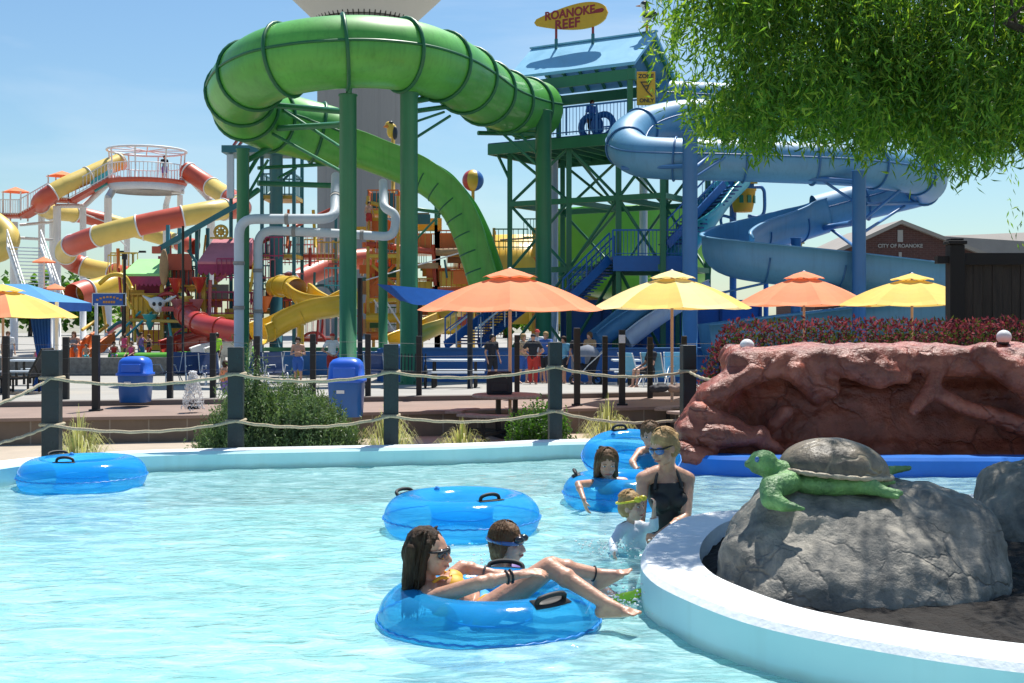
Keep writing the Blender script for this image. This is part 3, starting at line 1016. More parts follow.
# ------------------------------------------------------------------ picnic tables on the sand
def picnic(loc, lab, rz):
    t = thing('picnic_table', lab, 'table', (0, 0, 0), 'pedestal picnic tables under umbrellas')
    MB().lathe([(.0, .70), (.60, .70), (.62, .715), (.62, .745), (.60, .76), (.0, .76)], n=32, smooth=False).build('tabletop', M['stone_top'], t)
    for sx in (-.16, .16):
        MB().beam((sx, 0, .015), (sx, 0, .70), .075).build('leg', M['black'], t)
        MB().box((sx, 0, .02), (.12, .75, .04)).build('foot', M['black'], t)
    for k in range(4):
        a = k * PI / 2 + PI / 4
        mb = MB()
        prof = []
        for i in range(9):
            b = a - .48 + .96 * i / 8
            prof.append((math.cos(b) * 1.10, math.sin(b) * 1.10))
        for i in range(9):
            b = a + .48 - .96 * i / 8
            prof.append((math.cos(b) * .80, math.sin(b) * .80))
        mb.prism(prof, Matrix.Identity(3), .05, (0, 0, .41))
        fix_normals(mb.build('bench_seat', M['stone_top'], t, bevel=.01))
        d = V((math.cos(a), math.sin(a), 0))
        MB().beam(d * .95 + Z * .03, d * .95 + Z * .41, .06).build('leg', M['black'], t)
        MB().box(d * .95 + Z * .015, (.3, .12, .03), rz=a).build('foot', M['black'], t)
        MB().beam(d * .1 + Z * .10, d * .95 + Z * .10, .05).build('arm', M['black'], t)
    t.location = loc; t.rotation_euler = (0, 0, rz); t['label'] = lab
    return t


pt = picnic((P(507, 400, 22.3).x, 21.4, -.615), 'pedestal picnic table under the orange umbrella with a black bag', .35)
t2 = dup(pt, (P(697, 400, 24.7).x - .1, 21.9, -.615), .2, 'pedestal picnic table below the pale yellow umbrella beside the red rock')


def bag(c, w, h, lab, m, name='cooler_bag'):
    t = thing(name, lab, 'bag', c)
    mb = MB().box(c + Z * h / 2, (w, w * .62, h))
    mb.build('body', m, t, bevel=.035)
    MB().box(c + Z * (h + .008), (w * .9, w * .5, .03)).build('flap', m, t, bevel=.012)
    pts = [c + V((x * w * .3, -w * .33, h * .75 + .10 * math.sin(PI * (x + 1) / 2))) for x in (-1, -.5, 0, .5, 1)]
    MB().tube(cr(pts, 4), .012, 6).build('handle', M['steelwire'], t)
    MB().box(c + V((0, -w * .325, h * .35)), (w * .6, .03, h * .4)).build('pocket', m, t, bevel=.01)


c = P(499.5, 391, 21.3); c.z = .147
bag(c, .46, .38, 'square black cooler bag standing on the picnic table', M['shirt_dark'])
c2 = P(668, 390, 21.8); c2.z = .147
for i, (dx, m, lab) in enumerate(((-.17, 'shirt_dark', 'dark rolled towel lying on the picnic table by the red rock'), (.16, 'ledge', 'pinkish crumpled towel lying on the picnic table by the red rock'))):
    pr = [('c', c2 + V((dx - .10, .0, .07)), c2 + V((dx + .10, .05, .07)), .075, .07), ('c', c2 + V((dx - .05, -.05, .06)), c2 + V((dx + .12, -.05, .08)), .06, .06), ('c', c2 + V((dx, 0, .12)), c2 + V((dx + .1, .02, .12)), .05, .05)]
    tag(fused(pr, .014, 'towel', M[m], org=c2 + V((dx, 0, 0)), disp=lambda p: .012 * noise.noise(p * 14)), lab, 'towel', 'towels on the table')


# ------------------------------------------------------------------ umbrellas
def umbrella(px, apex, rim, Y, rad, cols, lab, zfoot, rot=.1):
    c = P(px, rim, Y)
    zr = c.z
    za = P(px, apex, Y).z
    t = thing('patio_umbrella', lab, 'umbrella', (c.x, Y, zfoot), 'market umbrellas on the plaza')
    mb = MB()
    H = za - zr - .06
    rows = 7
    for k in range(8):
        mb.mi = k % len(cols) if len(cols) < 3 else min(cols[2 + k], 1)
        a0, a1 = rot + 2 * PI * k / 8, rot + 2 * PI * (k + 1) / 8
        for i in range(rows):
            for j in range(4):
                def pt(u, w):
                    r = rad * (.17 + .83 * u)
                    p0 = V((math.cos(a0), math.sin(a0), 0)) * r
                    p1 = V((math.cos(a1), math.sin(a1), 0)) * r
                    p = p0.lerp(p1, w)
                    sagm = math.sin(PI * w) * .055 * rad * u ** .8
                    z = zr + H * (1 - (.17 + .83 * u)) ** 1.0 + .06 * math.sin(PI * u) - sagm + (.035 * rad * math.sin(PI * w) if u > .999 else 0)
                    return V((c.x, Y, z)) + p
                u0, u1 = i / rows, (i + 1) / rows
                mb.add([pt(u0, j / 4), pt(u0, (j + 1) / 4), pt(u1, (j + 1) / 4), pt(u1, j / 4)], [(0, 3, 2, 1)], True)
    ms = cols[:2] if len(cols) > 1 else cols
    mb.build('canopy', [M[x] for x in ms], t)
    mb = MB()
    for k in range(8):
        a0, a1 = rot + 2 * PI * k / 8, rot + 2 * PI * (k + 1) / 8
        pts = []
        for u, zz in ((0.02, za - .01), (.15, za - .075), (.30, zr + H * .715 + .085)):
            for w in (0, .5, 1):
                p = V((math.cos(a0), math.sin(a0), 0)).lerp(V((math.cos(a1), math.sin(a1), 0)), w) * rad * u
                pts.append(V((c.x, Y, zz + (.03 if (w == .5 and u > .29) else 0))) + p)
        mb.add(pts, [(0, 3, 4, 1), (1, 4, 5, 2), (3, 6, 7, 4), (4, 7, 8, 5)], False)
    mb.build('vent_cap', M[ms[0]], t)
    MB().tube([(c.x, Y, zfoot), (c.x, Y, za - .06)], .030, 12).build('pole', M['umbpole'], t)
    MB().ell((c.x, Y, za - .02), .035).build('finial', M['globe'], t)
    for k in range(8):
        a = rot + 2 * PI * k / 8
        d = V((math.cos(a), math.sin(a), 0))
        MB().beam(V((c.x, Y, zr + H * .83)) + d * rad * .16, V((c.x, Y, zr + .0)) + d * rad * .985, .022).build('rib', M['umbpole'], t)
    MB().lathe([(.0, 0), (.24, 0), (.24, .05), (.06, .08), (.05, .3), (0, .3)], (c.x, Y, zfoot), 20).build('base', M['black'], t)


umbrella(510, 268, 310, 21.4, 1.66, ['umb_orange'], 'large orange umbrella over the picnic table with the black bag', -.6, .0)
umbrella(672, 270, 308, 24.0, 1.60, ['umb_pale', 'umb_yellow'], 'pale yellow umbrella with darker yellow panels beside the blue column', -.6, .0)
umbrella(804, 271, 305, 29, 1.67, ['umb_orange'], 'orange umbrella behind the wine red hedge', -.3, .0)
umbrella(912, 273, 305, 27.2, 1.67, ['umb_yellow'], 'deep yellow umbrella beside the dark timber fence post', -.3, .0)
umbrella(3, 284, 317, 28.5, 1.71, ['umb_yellow', 'umb_orange', 0, 0, 0, 0, 0, 1, 0, 0], 'yellow umbrella with one orange panel in front of the cabana', plz(28.5), .5)

# blue cabana behind the left umbrella
ct = thing('cabana', 'blue canvas cabana with gathered curtain behind the yellow umbrella', 'cabana', (P(0, 300, 31).x, 31, plz(31)))
x0, x1 = P(-60, 300, 30).x, P(58, 300, 30).x
ze, zt = P(0, 302, 30).z, P(0, 284, 31).z
mb = MB()
mb.add([(x0, 29.6, ze), (x1, 29.6, ze), (x1, 32.4, ze), (x0, 32.4, ze), ((x0 + x1) / 2 + .3, 31, zt), ((x0 + x1) / 2 - .3, 31, zt)], [(0, 1, 4, 5), (1, 2, 4), (2, 3, 5, 4), (3, 0, 5)])
mb.build('canopy', M['umb_blue'], ct)
mb = MB()
for a, b in (((x0, 29.6), (x1, 29.6)), ((x1, 29.6), (x1, 32.4)), ((x1, 32.4), (x0, 32.4)), ((x0, 32.4), (x0, 29.6))):
    mb.add([(*a, ze), (*b, ze), (*b, ze - .22), (*a, ze - .22)], [(0, 1, 2, 3)])
mb.build('valance', M['canvas_blue'], ct)
for x, y in ((x0, 29.6), (x1, 29.6), (x1, 32.4), (x0, 32.4)):
    MB().beam((x * .99, y + .03, -.5), (x * .99, y + .03, ze), .07).build('post', M['white'], ct)
mb = MB()
for xa, xb in ((x1 - .62, x1 - .06), (x0 + .06, x0 + .5)):
    n_ = 40
    cols_ = []
    for i in range(n_ + 1):
        u = i / n_
        for zz, k in ((ze - .1, 1.0), (.9, .75), (.35, .55), (-.2, .8), (-.42, .85)):
            x = lerp(xb, xa, u * k)
            cols_.append(V((x, 29.68 + .045 * math.sin(u * 40) * k, zz)))
    mb.add(cols_, [(i * 5 + j, i * 5 + j + 1, (i + 1) * 5 + j + 1, (i + 1) * 5 + j) for i in range(n_) for j in range(4)], True)
    break
mb.build('curtain', M['canvas_blue'], ct)
# ------------------------------------------------------------------ far backdrop: water tower and brick hall
t = thing('water_tower', 'huge grey pedestal water tower with flared white tank behind green slide', 'water tower', (P(365, 318, 150).x, 150, -1.2))
c = V((P(365, 318, 150).x, 150, 0))
prof = [(5.9, -1.2), (5.9, 37)]
mb = MB()
nn = 96
vs = []
for z in (-1.2, 12, 25, 38.2):
    for k in range(nn):
        a = 2 * PI * k / nn
        r = 5.9 - (.10 if k % 6 in (0,) else 0)
        vs.append(c + V((r * math.cos(a), r * math.sin(a), z)))
mb.add(vs, [(i * nn + k, i * nn + (k + 1) % nn, (i + 1) * nn + (k + 1) % nn, (i + 1) * nn + k) for i in range(3) for k in range(nn)])
mb.build('shaft', M['towergrey'], t)
MB().lathe([(6.2, 38.2), (6.9, 39.2), (9.4, 41.6), (12.2, 44.6), (14.2, 48), (14.9, 51), (14.6, 54), (12.5, 57), (8, 59.4), (0, 60.2)], c, 72).build('tank', M['towerbowl'], t)
mb = MB()
for k in range(60):
    a = 2 * PI * k / 60
    d = V((math.cos(a), math.sin(a), 0))
    mb.beam(c + d * 6.0 + Z * 37.6, c + d * 6.5 + Z * 38.9, .12)
mb.build('bracket_ring', M['black'], t)

t = thing('brick_hall', 'dark red brick hall with white lettering and grey roof beyond fence', 'building', (P(905, 318, 95).x, 95, -.7))
Yb = 95
A = lambda px, py: P(px, py, Yb)
gz = [A(815, 262), A(900, 223), A(1006, 264)]
mb = MB()
poly = [(gz[0].x, -.7), (gz[2].x, -.7), (gz[2].x, gz[2].z), (gz[1].x, gz[1].z), (gz[0].x, gz[0].z)]
MX = Matrix(((1, 0, 0), (0, 0, 1), (0, 1, 0)))
mb.prism(poly, MX, 14, (0, Yb, 0))
fix_normals(mb.build('wall', M['brick'], t))
mb = MB()
for a, b in ((gz[0], gz[1]), (gz[1], gz[2])):
    d = (b - a).normalized()
    a2, b2 = (a - d * .9, b) if a is gz[0] else (a, b + d * .9)
    up_ = V((0, 0, .22))
    vs = [a2 + up_ + V((0, -.5, 0)), b2 + up_ + V((0, -.5, 0)), b2 + up_ + V((0, 15, 0)), a2 + up_ + V((0, 15, 0))]
    mb.add(vs + [v - V((0, 0, .3)) for v in vs], [(0, 1, 2, 3), (7, 6, 5, 4), (0, 4, 5, 1), (2, 6, 7, 3), (1, 5, 6, 2), (3, 7, 4, 0)])
mb.build('roof', M['shingle'], t)
r0 = [P(940, 236, 96.5), P(1300, 221, 96.5 + 8), P(1300, 258, 96), P(1003, 258, 96)]
mb = MB().add(r0 + [v - Z * .3 for v in r0], [(0, 3, 2, 1), (4, 5, 6, 7), (0, 1, 5, 4), (1, 2, 6, 5), (2, 3, 7, 6), (3, 0, 4, 7)])
mb.build('side_roof', M['shingle'], t)
MB().box((r0[2].x / 2 + r0[3].x / 2, 101, 2.5), (r0[2].x - r0[3].x - 1, 9, 6)).build('side_wall', M['brick'], t)
text_mesh('CITY OF ROANOKE', .40, MX, A(900, 246) - V((0, .06, 0)), .03).build('lettering', M['towergrey'], t)
b = A(900, 236)
mb = MB().box((b.x, Yb - .05, b.z), (.42, .08, .95))
mb.build('vent', M['towergrey'], t)
b = A(900, 256)
MB().box((b.x, Yb - .05, b.z), (.22, .08, .6)).build('pilaster_strip', M['towergrey'], t)

# dark timber fence at the right
t = thing('timber_fence', 'dark weathered vertical board fence with capped black post', 'fence', (P(955, 318, 16.5).x, 16.5, -.62))
Yf = 16.5
a = P(955, 245, Yf)
MB().box((a.x, Yf, (a.z - .62) / 2), (.20, .20, a.z + .62)).build('post', M['woodblack'], t, bevel=.01)
mb = MB().box((a.x, Yf, a.z + .03), (.25, .25, .05)).box((a.x, Yf, a.z + .07), (.18, .18, .04))
mb.build('post_cap', M['woodblack'], t, bevel=.01)
xr = 13.0
MB().box(((a.x + .1 + xr) / 2, Yf, P(955, 259, Yf).z), (xr - a.x - .1, .14, .16)).build('top_rail', M['woodblack'], t)
MB().box((a.x - .15, Yf, P(955, 260, Yf).z), (.22, .12, .1)).build('rail_end', M['woodblack'], t)
mb = MB()
x = a.x + .11
while x < xr:
    w = .135 + R.uniform(-.01, .01)
    mb.box((x + w / 2, Yf + R.uniform(-.012, .012), (P(0, 262, Yf).z - .7) / 2 + R.uniform(-.01, .0)), (w - .008, .03, P(0, 262, Yf).z + .7))
    x += w
mb.build('board_panel', M['wood'], t)
for zz in (.1, 1.5):
    MB().box(((a.x + xr) / 2, Yf + .07, zz), (xr - a.x, .06, .12)).build('rail', M['woodblack'], t)

# ------------------------------------------------------------------ slide tools
def circ(r, n=24):
    return [(r * math.cos(2 * PI * k / n), r * math.sin(2 * PI * k / n)) for k in range(n)]


def trough(r, th=.05, high=.25, n=16):
    """open flume section: a half pipe with upright lips"""
    o = [(r, high), ]
    pr_ = [(r * math.cos(PI + PI * k / n), r * math.sin(PI + PI * k / n)) for k in range(n + 1)]
    inner = [(-r, high)] + pr_ + [(r, high)]
    outer = [(x * (1 + th / r), y * (1 + th / r) if y < 0 else y) for x, y in inner]
    lipo = [(outer[-1][0] + .07, high), (outer[-1][0] + .07, high + .05), (inner[-1][0], high + .05)]
    lipl = [(inner[0][0], high + .05), (outer[0][0] - .07, high + .05), (outer[0][0] - .07, high)]
    # both lips butt to the wall as one closed loop
    return outer + lipo + inner[::-1] + lipl


def flange(path, i, r, w=.07, d=.10, half=False):
    i = max(1, min(i, len(path) - 2))
    tdir = (path[i + 1] - path[i - 1]).normalized()
    mb = MB()
    fr = frames([path[i] - tdir * w, path[i], path[i] + tdir * w])[1]
    pts = []
    if half:
        mb2 = []
        for k in range(17):
            an = PI + PI * k / 16
            pts.append(path[i] + fr[1] * math.cos(an) * (r + d * .8) + fr[2] * math.sin(an) * (r + d * .8))
        mb.tube(pts, w, 6)
    else:
        for k in range(28):
            an = 2 * PI * k / 28
            pts.append(path[i] + fr[1] * math.cos(an) * (r + d * .35) + fr[2] * math.sin(an) * (r + d * .35))
        mb.tube(pts, w, 6, closed=True)
    return mb


def spaced(path, step):
    out, acc_ = [], step * .5
    for i in range(1, len(path)):
        acc_ += (path[i] - path[i - 1]).length
        if acc_ >= step:
            out.append(i); acc_ = 0
    return out


def column(mb_name, m, parent, px, ptop, Y, w, zb=None, caps=True):
    a = P(px, ptop, Y)
    zb = plz(Y) if zb is None else zb
    o = MB().tube([(a.x, Y, zb), (a.x, Y, a.z)], w / 2, 24).build(mb_name, m, parent)
    fl = MB().lathe([(0, 0), (w * .85, 0), (w * .85, .05), (0, .05)], (a.x, Y, zb), 20)
    for k in range(6):
        an = k * PI / 3
        fl.tube([(a.x + math.cos(an) * w * .7, Y + math.sin(an) * w * .7, zb + .05), (a.x + math.cos(an) * w * .7, Y + math.sin(an) * w * .7, zb + .11)], .03, 6)
    fl2 = MB()
    fl2.lathe([(0, a.z + .002), (w * .56, a.z + .002), (w * .56, a.z + .04), (0, a.z + .04)], (a.x, Y, 0), 24)
    f = MB()
    f.v, f.f, f.m, f.sm = fl.v[:], fl.f[:], fl.m[:], fl.sm[:]
    f.build('base_plate', m, parent)
    fl2.build('cap_plate', m, parent)
    return a


# ------------------------------------------------------------------ the big green slide
gs = thing('green_slide', 'huge green enclosed tube slide looping round tall green columns', 'water slide', (P(400, 318, 39).x, 39, plz(39)))
g1 = [(538, 110, 45.0), (526, 108, 44.2), (508, 103, 42.8), (487, 94, 41), (466, 80, 39.2), (443, 67, 37.6), (413, 57, 36.4), (380, 52.5, 35.7), (345, 52, 35.4), (310, 55, 35.3), (278, 62, 35.6), (254, 74, 36.6), (241, 91, 38.2), (245, 107, 40.0), (264, 118, 41.5), (292, 126, 42.5), (322, 134, 43.0), (345, 141, 43.2)]
gp = cr([P(*p) for p in g1], 12)
RG = 1.06
body = MB().sweep(circ(RG, 36), gp, caps=False).build('tube', M['green'], gs)
for i in spaced(gp, 1.75):
    flange(gp, i, RG, .06, .12).build('flange', M['greenrib'], body) if False else flange(gp, i, RG, .06, .12).build('flange', M['greenrib'], gs)
# the seam that runs along the side of the tube
fr = frames(gp)
MB().tube([p + f[1] * -RG * 1.0 + f[2] * .12 for p, f in zip(gp, fr)], .045, 6).build('seam', M['greenrib'], gs)
MB().tube([p + f[1] * RG * 1.0 + f[2] * .12 for p, f in zip(gp, fr)], .045, 6).build('seam', M['greenrib'], gs)
g2 = [(330, 137, 43.1), (350, 144, 43.1), (376, 153, 43.1), (402, 163, 43), (426, 174, 42.9), (444, 187, 42.8), (460, 206, 42.75), (472, 230, 42.7), (481, 256, 42.65), (489, 282, 42.6), (497, 308, 42.55)]
fp = cr([P(*p) for p in g2], 10)
MB().sweep(trough(.68, .05, .45), fp).build('flume', M['green'], gs)
for i in spaced(fp, .62):
    if fp[i].x > -3.2:
        flange(fp, i, .68, .03, .05, True).build('rib', M['greenrib'], gs)
# columns with their arms
for px, pt_, Y, w in ((348, 96, 36.2, .52), (409, 94, 36.6, .54), (543.5, 112, 43.4, .58), (243, 150, 40.5, .42), (383, 200, 44.2, .34)):
    column('column', M['greenpost'], gs, px, pt_, Y, w, plz(Y))
arms = [((348, 100, 36.2), (351, 76, 35.6), .18), ((409, 102, 36.6), (436, 97, 38.2), .2), ((409, 112, 36.6), (452, 106, 39.2), .16), ((409, 124, 36.6), (444, 112, 38.6), .08), ((409, 142, 36.6), (450, 116, 39), .09), ((411, 104, 36.7), (420, 92, 37), .09),
        ((348, 112, 36.3), (262, 104, 40), .2), ((348, 124, 36.3), (268, 129, 41.4), .2), ((348, 152, 36.3), (280, 108, 41), .1), ((348, 175, 36.3), (262, 128, 41.3), .1),
        ((244, 162, 40.5), (270, 148, 41.6), .2), ((244, 180, 40.5), (262, 150, 41.6), .14), ((244, 200, 40.5), (258, 190, 41.2), .2), ((258, 168, 41.5), (334, 164, 43.4), .13), ((258, 183, 41.6), (344, 186, 43.6), .2), ((278, 178, 41.8), (296, 168, 42.4), .1), ((246, 198, 40.6), (268, 160, 41.4), .1),
        ((543, 128, 43.6), (488, 129, 42.2), .18), ((543, 134, 43.6), (478, 133, 42.4), .16), ((500, 131, 42.6), (540, 168, 43.5), .1), ((520, 134, 43), (538, 155, 43.4), .1), ((409, 208, 43.6), (450, 214, 43), .14), ((411, 245, 43.6), (440, 214, 43), .08)]
for a, b, w in arms:
    MB().tube([P(*a), P(*b)], w / 2, 10).build('arm', M['greenpost'], gs)

# ------------------------------------------------------------------ the blue slide
bs = thing('blue_slide', 'long blue tube slide winding in loops and turning into open flume', 'water slide', (P(780, 318, 41).x, 41, plz(41)))
b1 = [(655, 97, 46.5), (690, 99, 46.2), (730, 101, 45.6), (765, 105, 44.8), (786, 112, 43.8), (768, 118, 43.2), (730, 119, 43), (692, 118, 42.8), (658, 123, 42.2), (634, 132, 41.2), (626, 145, 40), (640, 156, 39), (675, 159, 38.5), (720, 160, 38.4), (780, 162, 38.4), (845, 165, 38.6), (892, 170, 39.3), (924, 177, 40.6), (922, 186, 42), (890, 195, 42.8), (852, 204, 43), (816, 213.5, 43)]
bp = cr([P(*p) for p in b1], 12)
RB = .67
MB().sweep(circ(RB, 32), bp, caps=False).build('tube', M['blueslide'], bs)
for i in spaced(bp, 2.1):
    flange(bp, i, RB, .035, .09).build('flange', M['bluerib'], bs)
fr = frames(bp)
for s in (-1, 1):
    MB().tube([p + f[1] * s * RB + f[2] * .1 for p, f in zip(bp, fr)], .03, 6).build('seam', M['bluerib'], bs)
b2 = [(822, 212, 43), (800, 219, 42.9), (775, 227, 42.4), (750, 234, 41.6), (733, 241, 40.6), (726, 248, 39.6), (738, 254, 38.9), (768, 259, 38.6), (815, 264, 38.6), (870, 270, 38.8), (930, 277, 39), (990, 286, 39), (1040, 295, 38.5)]
fb = cr([P(*p) for p in b2], 10)
MB().sweep(trough(.74, .05, .40), fb).build('flume', M['blueslide'], bs)
for i in spaced(fb, 2.1):
    flange(fb, i, .74, .03, .08, True).build('rib', M['bluerib'], bs)
for px, pt_, Y, w in ((690, 133, 37.3, .47), (859, 172, 37.6, .42), (796, 239, 40.4, .34)):
    column('column', M['bluepost'], bs, px, pt_, Y, w, plz(Y))
for a, b, w in (((690, 140, 37.3), (692, 136, 42.6), .28), ((690, 166, 37.5), (622, 168, 38.9), .14), ((692, 170, 37.4), (720, 148, 37.9), .12), ((693, 178, 37.4), (746, 144, 38.0), .08), ((690, 150, 37.4), (730, 134, 42.6), .1),
                ((859, 182, 37.6), (806, 178, 38.2), .18), ((859, 205, 37.6), (822, 180, 38.2), .09), ((859, 222, 37.6), (824, 228, 42.6), .2), ((859, 250, 37.6), (832, 230, 42.6), .11), ((861, 222, 37.6), (905, 186, 39.6), .1), ((861, 234, 37.6), (906, 205, 42.4), .1), ((866, 204, 37.8), (918, 203, 41.8), .12),
                ((796, 246, 40.4), (760, 250, 39), .12), ((690, 300, 37.4), (770, 282, 38.6), .08), ((770, 254, 38.6), (860, 300, 37.8), .1)):
    MB().tube([P(*a), P(*b)], w / 2, 8).build('arm', M['bluepost'], bs)
# wide run-out trough at the bottom of the blue slide, behind the umbrellas
ro = cr([P(705, 338, 39.2), P(770, 330, 39.4), P(840, 322, 39.6), P(920, 312, 39.8), P(1010, 300, 40)], 8)
MB().sweep(trough(.7, .05, .4), ro).build('runout', M['blueslide'], bs)

# ------------------------------------------------------------------ slide tower with the blue roof
U = V((.849, -.528, 0)); W_ = V((.528, .849, 0)); T0 = V((0, 46.5, 0))
def TW(u, v, z):
    return T0 + U * u + W_ * v + Z * z


tw = thing('slide_tower', 'green steel slide tower with light blue pitched roof and railed deck', 'tower', TW(2.5, 2.5, -.65))
rot = Matrix(((U.x, W_.x, 0), (U.y, W_.y, 0), (0, 0, 1)))
mb = MB()
ze, zr = 10.82, 12.25
sl = [TW(-.1, -.15, ze), TW(5.35, -.15, ze), TW(5.35, 1.65, zr), TW(-.1, 1.65, zr)]
mb.add(sl + [v - Z * .12 for v in sl], [(0, 1, 2, 3), (7, 6, 5, 4), (0, 4, 5, 1), (1, 5, 6, 2), (3, 7, 4, 0)])
s2 = [TW(-.1, 3.5, ze), TW(5.35, 3.5, ze), TW(5.35, 1.65, zr), TW(-.1, 1.65, zr)]
mb.add(s2 + [v - Z * .12 for v in s2], [(3, 2, 1, 0), (4, 5, 6, 7), (1, 5, 4, 0), (2, 6, 5, 1), (0, 4, 7, 3)])
roof = mb.build('roof', M['blueroof'], tw)
MB().beam(TW(-.15, 1.65, zr + .03), TW(5.4, 1.65, zr + .03), .16, .06).build('ridge_cap', M['blueroof'], roof)
for k in range(8):
    u = .1 + k * .73
    MB().beam(TW(u, -.1, ze - .10), TW(u, 1.6, zr - .20), .09, .12).build('rafter', M['greenpost'], tw)
    MB().beam(TW(u, 3.4, ze - .10), TW(u, 1.7, zr - .20), .09, .12).build('rafter', M['greenpost'], tw)
for v in (0, 3.35):
    MB().beam(TW(-.05, v, ze - .42), TW(5.3, v, ze - .42), .12, .40).build('eave_beam', M['greenpost'], tw)
for u in (.2, 5.05):
    for v in (.05, 3.3):
        MB().beam(TW(u, v, 8.4), TW(u, v, ze - .2), .2).build('roof_post', M['greenpost'], tw)
    MB().beam(TW(u, 0, ze - .45), TW(u, 3.3, ze - .45), .14, .2).build('tie_beam', M['greenpost'], tw)
# deck and its joists
zd = 8.30
MB().box(TW(2.7, 2.5, zd), (7.6, 5.0, .10), M=rot).build('deck', M['bluedeep'], tw)
for v in (.02, 4.98):
    MB().beam(TW(-1.1, v, zd - .2), TW(6.5, v, zd - .2), .12, .42).build('edge_beam', M['greenpost'], tw)
for u in (-1.05, 6.45):
    MB().beam(TW(u, .1, zd - .2), TW(u, 4.9, zd - .2), .12, .42).build('edge_beam', M['greenpost'], tw)
for k in range(11):
    u = -.5 + k * .66
    MB().beam(TW(u, .1, zd - .16), TW(u, 4.9, zd - .16), .07, .2).build('joist', M['greenpost'], tw)
for v in (.04, 4.94):
    mb = MB()
    MB().beam(TW(1.1, v, 9.45), TW(6.4, v, 9.45), .06).build('handrail', M['bluepost'], tw)
    for k in range(38):
        u = 1.1 + 5.3 * k / 37
        mb.beam(TW(u, v, 8.4), TW(u, v, 9.42), .07 if k % 9 == 0 else .022)
    mb.beam(TW(1.1, v, 8.5), TW(6.4, v, 8.5), .04)
    mb.build('railing', M['bluepost'], tw)
us, vs_ = (-.35, 2.3, 4.4, 6.2), (.4, 4.6)
for u in us:
    for v in vs_:
        MB().beam(TW(u, v, -.65), TW(u, v, zd - .1), .20).build('post', M['greenpost'], tw)
for z in (5.95, 3.35):
    for v in vs_:
        MB().beam(TW(us[0], v, z), TW(us[-1], v, z), .2).build('cross_beam', M['greenpost'], tw)
    for u in us:
        MB().beam(TW(u, .4, z), TW(u, 4.6, z), .2).build('cross_beam', M['greenpost'], tw)
for v in vs_:
    for i in range(3):
        for za, zb in ((8.0, 5.95), (5.95, 3.35), (3.35, .2)):
            if (i + int(za)) % 2 or i == 0:
                MB().tube([TW(us[i], v, za), TW(us[i + 1], v, zb)], .06, 6).build('brace', M['greenpost'], tw)
            if (i + int(za)) % 2 == 0 or i == 0:
                MB().tube([TW(us[i + 1], v, za), TW(us[i], v, zb)], .06, 6).build('brace', M['greenpost'], tw)
for u in us[1:3]:
    MB().tube([TW(u, .4, 8.0), TW(u, 4.6, 5.95)], .06, 6).build('brace', M['greenpost'], tw)
for a, b in (((us[0], .4, 7.9), (-1.0, .4, 8.1)), ((us[0], .4, 6.9), (-1.0, .4, 8.1))):
    MB().tube([TW(*a), TW(*b)], .06, 6).build('brace', M['greenpost'], tw)
a = P(554, 160, 48.5)
tag(MB().tube([(a.x, 48.5, -.65), (a.x, 48.5, a.z)], .17, 14).build('standpipe', M['pvc']), 'pale grey vertical water pipe standing left inside the green tower', 'pipe')
a = P(644, 168, 50)
tag(MB().tube([(a.x, 50.2, -.65), (a.x, 50.2, a.z)], .17, 14).build('standpipe', M['pvc']), 'pale grey vertical water pipe standing right inside the green tower', 'pipe')
# people-height speakers and tubes on the deck
for u, v, lab in ((2.6, 1.6, 'dark blue inflatable tube stacked upright on tower deck near green slide mouth'), (3.2, 1.5, 'dark blue inflatable tube leaning second from the green slide mouth'), (5.2, 2.2, 'large blue tube standing on tower deck by the yellow sign')):
    pts = [TW(u + .42 * math.cos(a), v, 8.35 + .55 + .42 * math.sin(a)) for a in [2 * PI * k / 20 for k in range(20)]]
    tag(MB().tube(pts, .13, 10, closed=True).build('tube_ring', M['blue']), lab, 'swim tube', 'tubes waiting on the tower deck')

# the surfboard sign on the ridge
sg = thing('surfboard_sign', 'orange surfboard sign reading ROANOKE REEF above the blue roof', 'sign', TW(1.9, 1.55, 12.3))
RS = Matrix((U, Z, -W_)).transposed()      # local x along the roof, y up, z towards the viewer
o = TW(1.84, 1.4, 13.18)
pts = []
Ls, Hs = 3.25, 1.06
for k in range(33):
    x = k / 32
    w = (math.sin(PI * min(x ** .62, 1) * .96)) ** .75 * (1 - .12 * x) if k < 32 else 0
    pts.append((1 - x, max(w, 0)))
topl = [((x - .5) * Ls, w * Hs * .5) for x, w in pts]
botl = [((x - .5) * Ls, -w * Hs * .5) for x, w in pts[1:-1]][::-1]
mb = MB().prism(topl + botl, RS, .09, o)
fix_normals(mb.build('board', M['sign_yellow'], sg))
text_mesh('ROANOKE', .46, RS, o + RS @ V((-.02, .17, .095)), .012, 1.0).build('lettering', M['sign_red'], sg)
text_mesh('REEF', .52, RS, o + RS @ V((-.12, -.24, .095)), .012, 1.05).build('lettering', M['sign_red'], sg)
mb = MB().prism([(.0, .0), (.14, .08), (.42, .10), (.50, .02), (.42, -.06), (.14, -.06)], RS, .012, o + RS @ V((1.0, .08, .095)))
fix_normals(mb.build('fish_mark', M['sign_red'], sg))
for x in (-.68, .95):
    b = o + RS @ V((x, 0, -.02))
    MB().tube([V((b.x, b.y, 12.05)), V((b.x, b.y, o.z - .3))], .05, 10).build('post', M['sign_red'], sg)
    MB().tube([V((b.x, b.y, 12.03)), V((b.x, b.y, 12.45))], .065, 10).build('post_sleeve', M['teal'], sg)

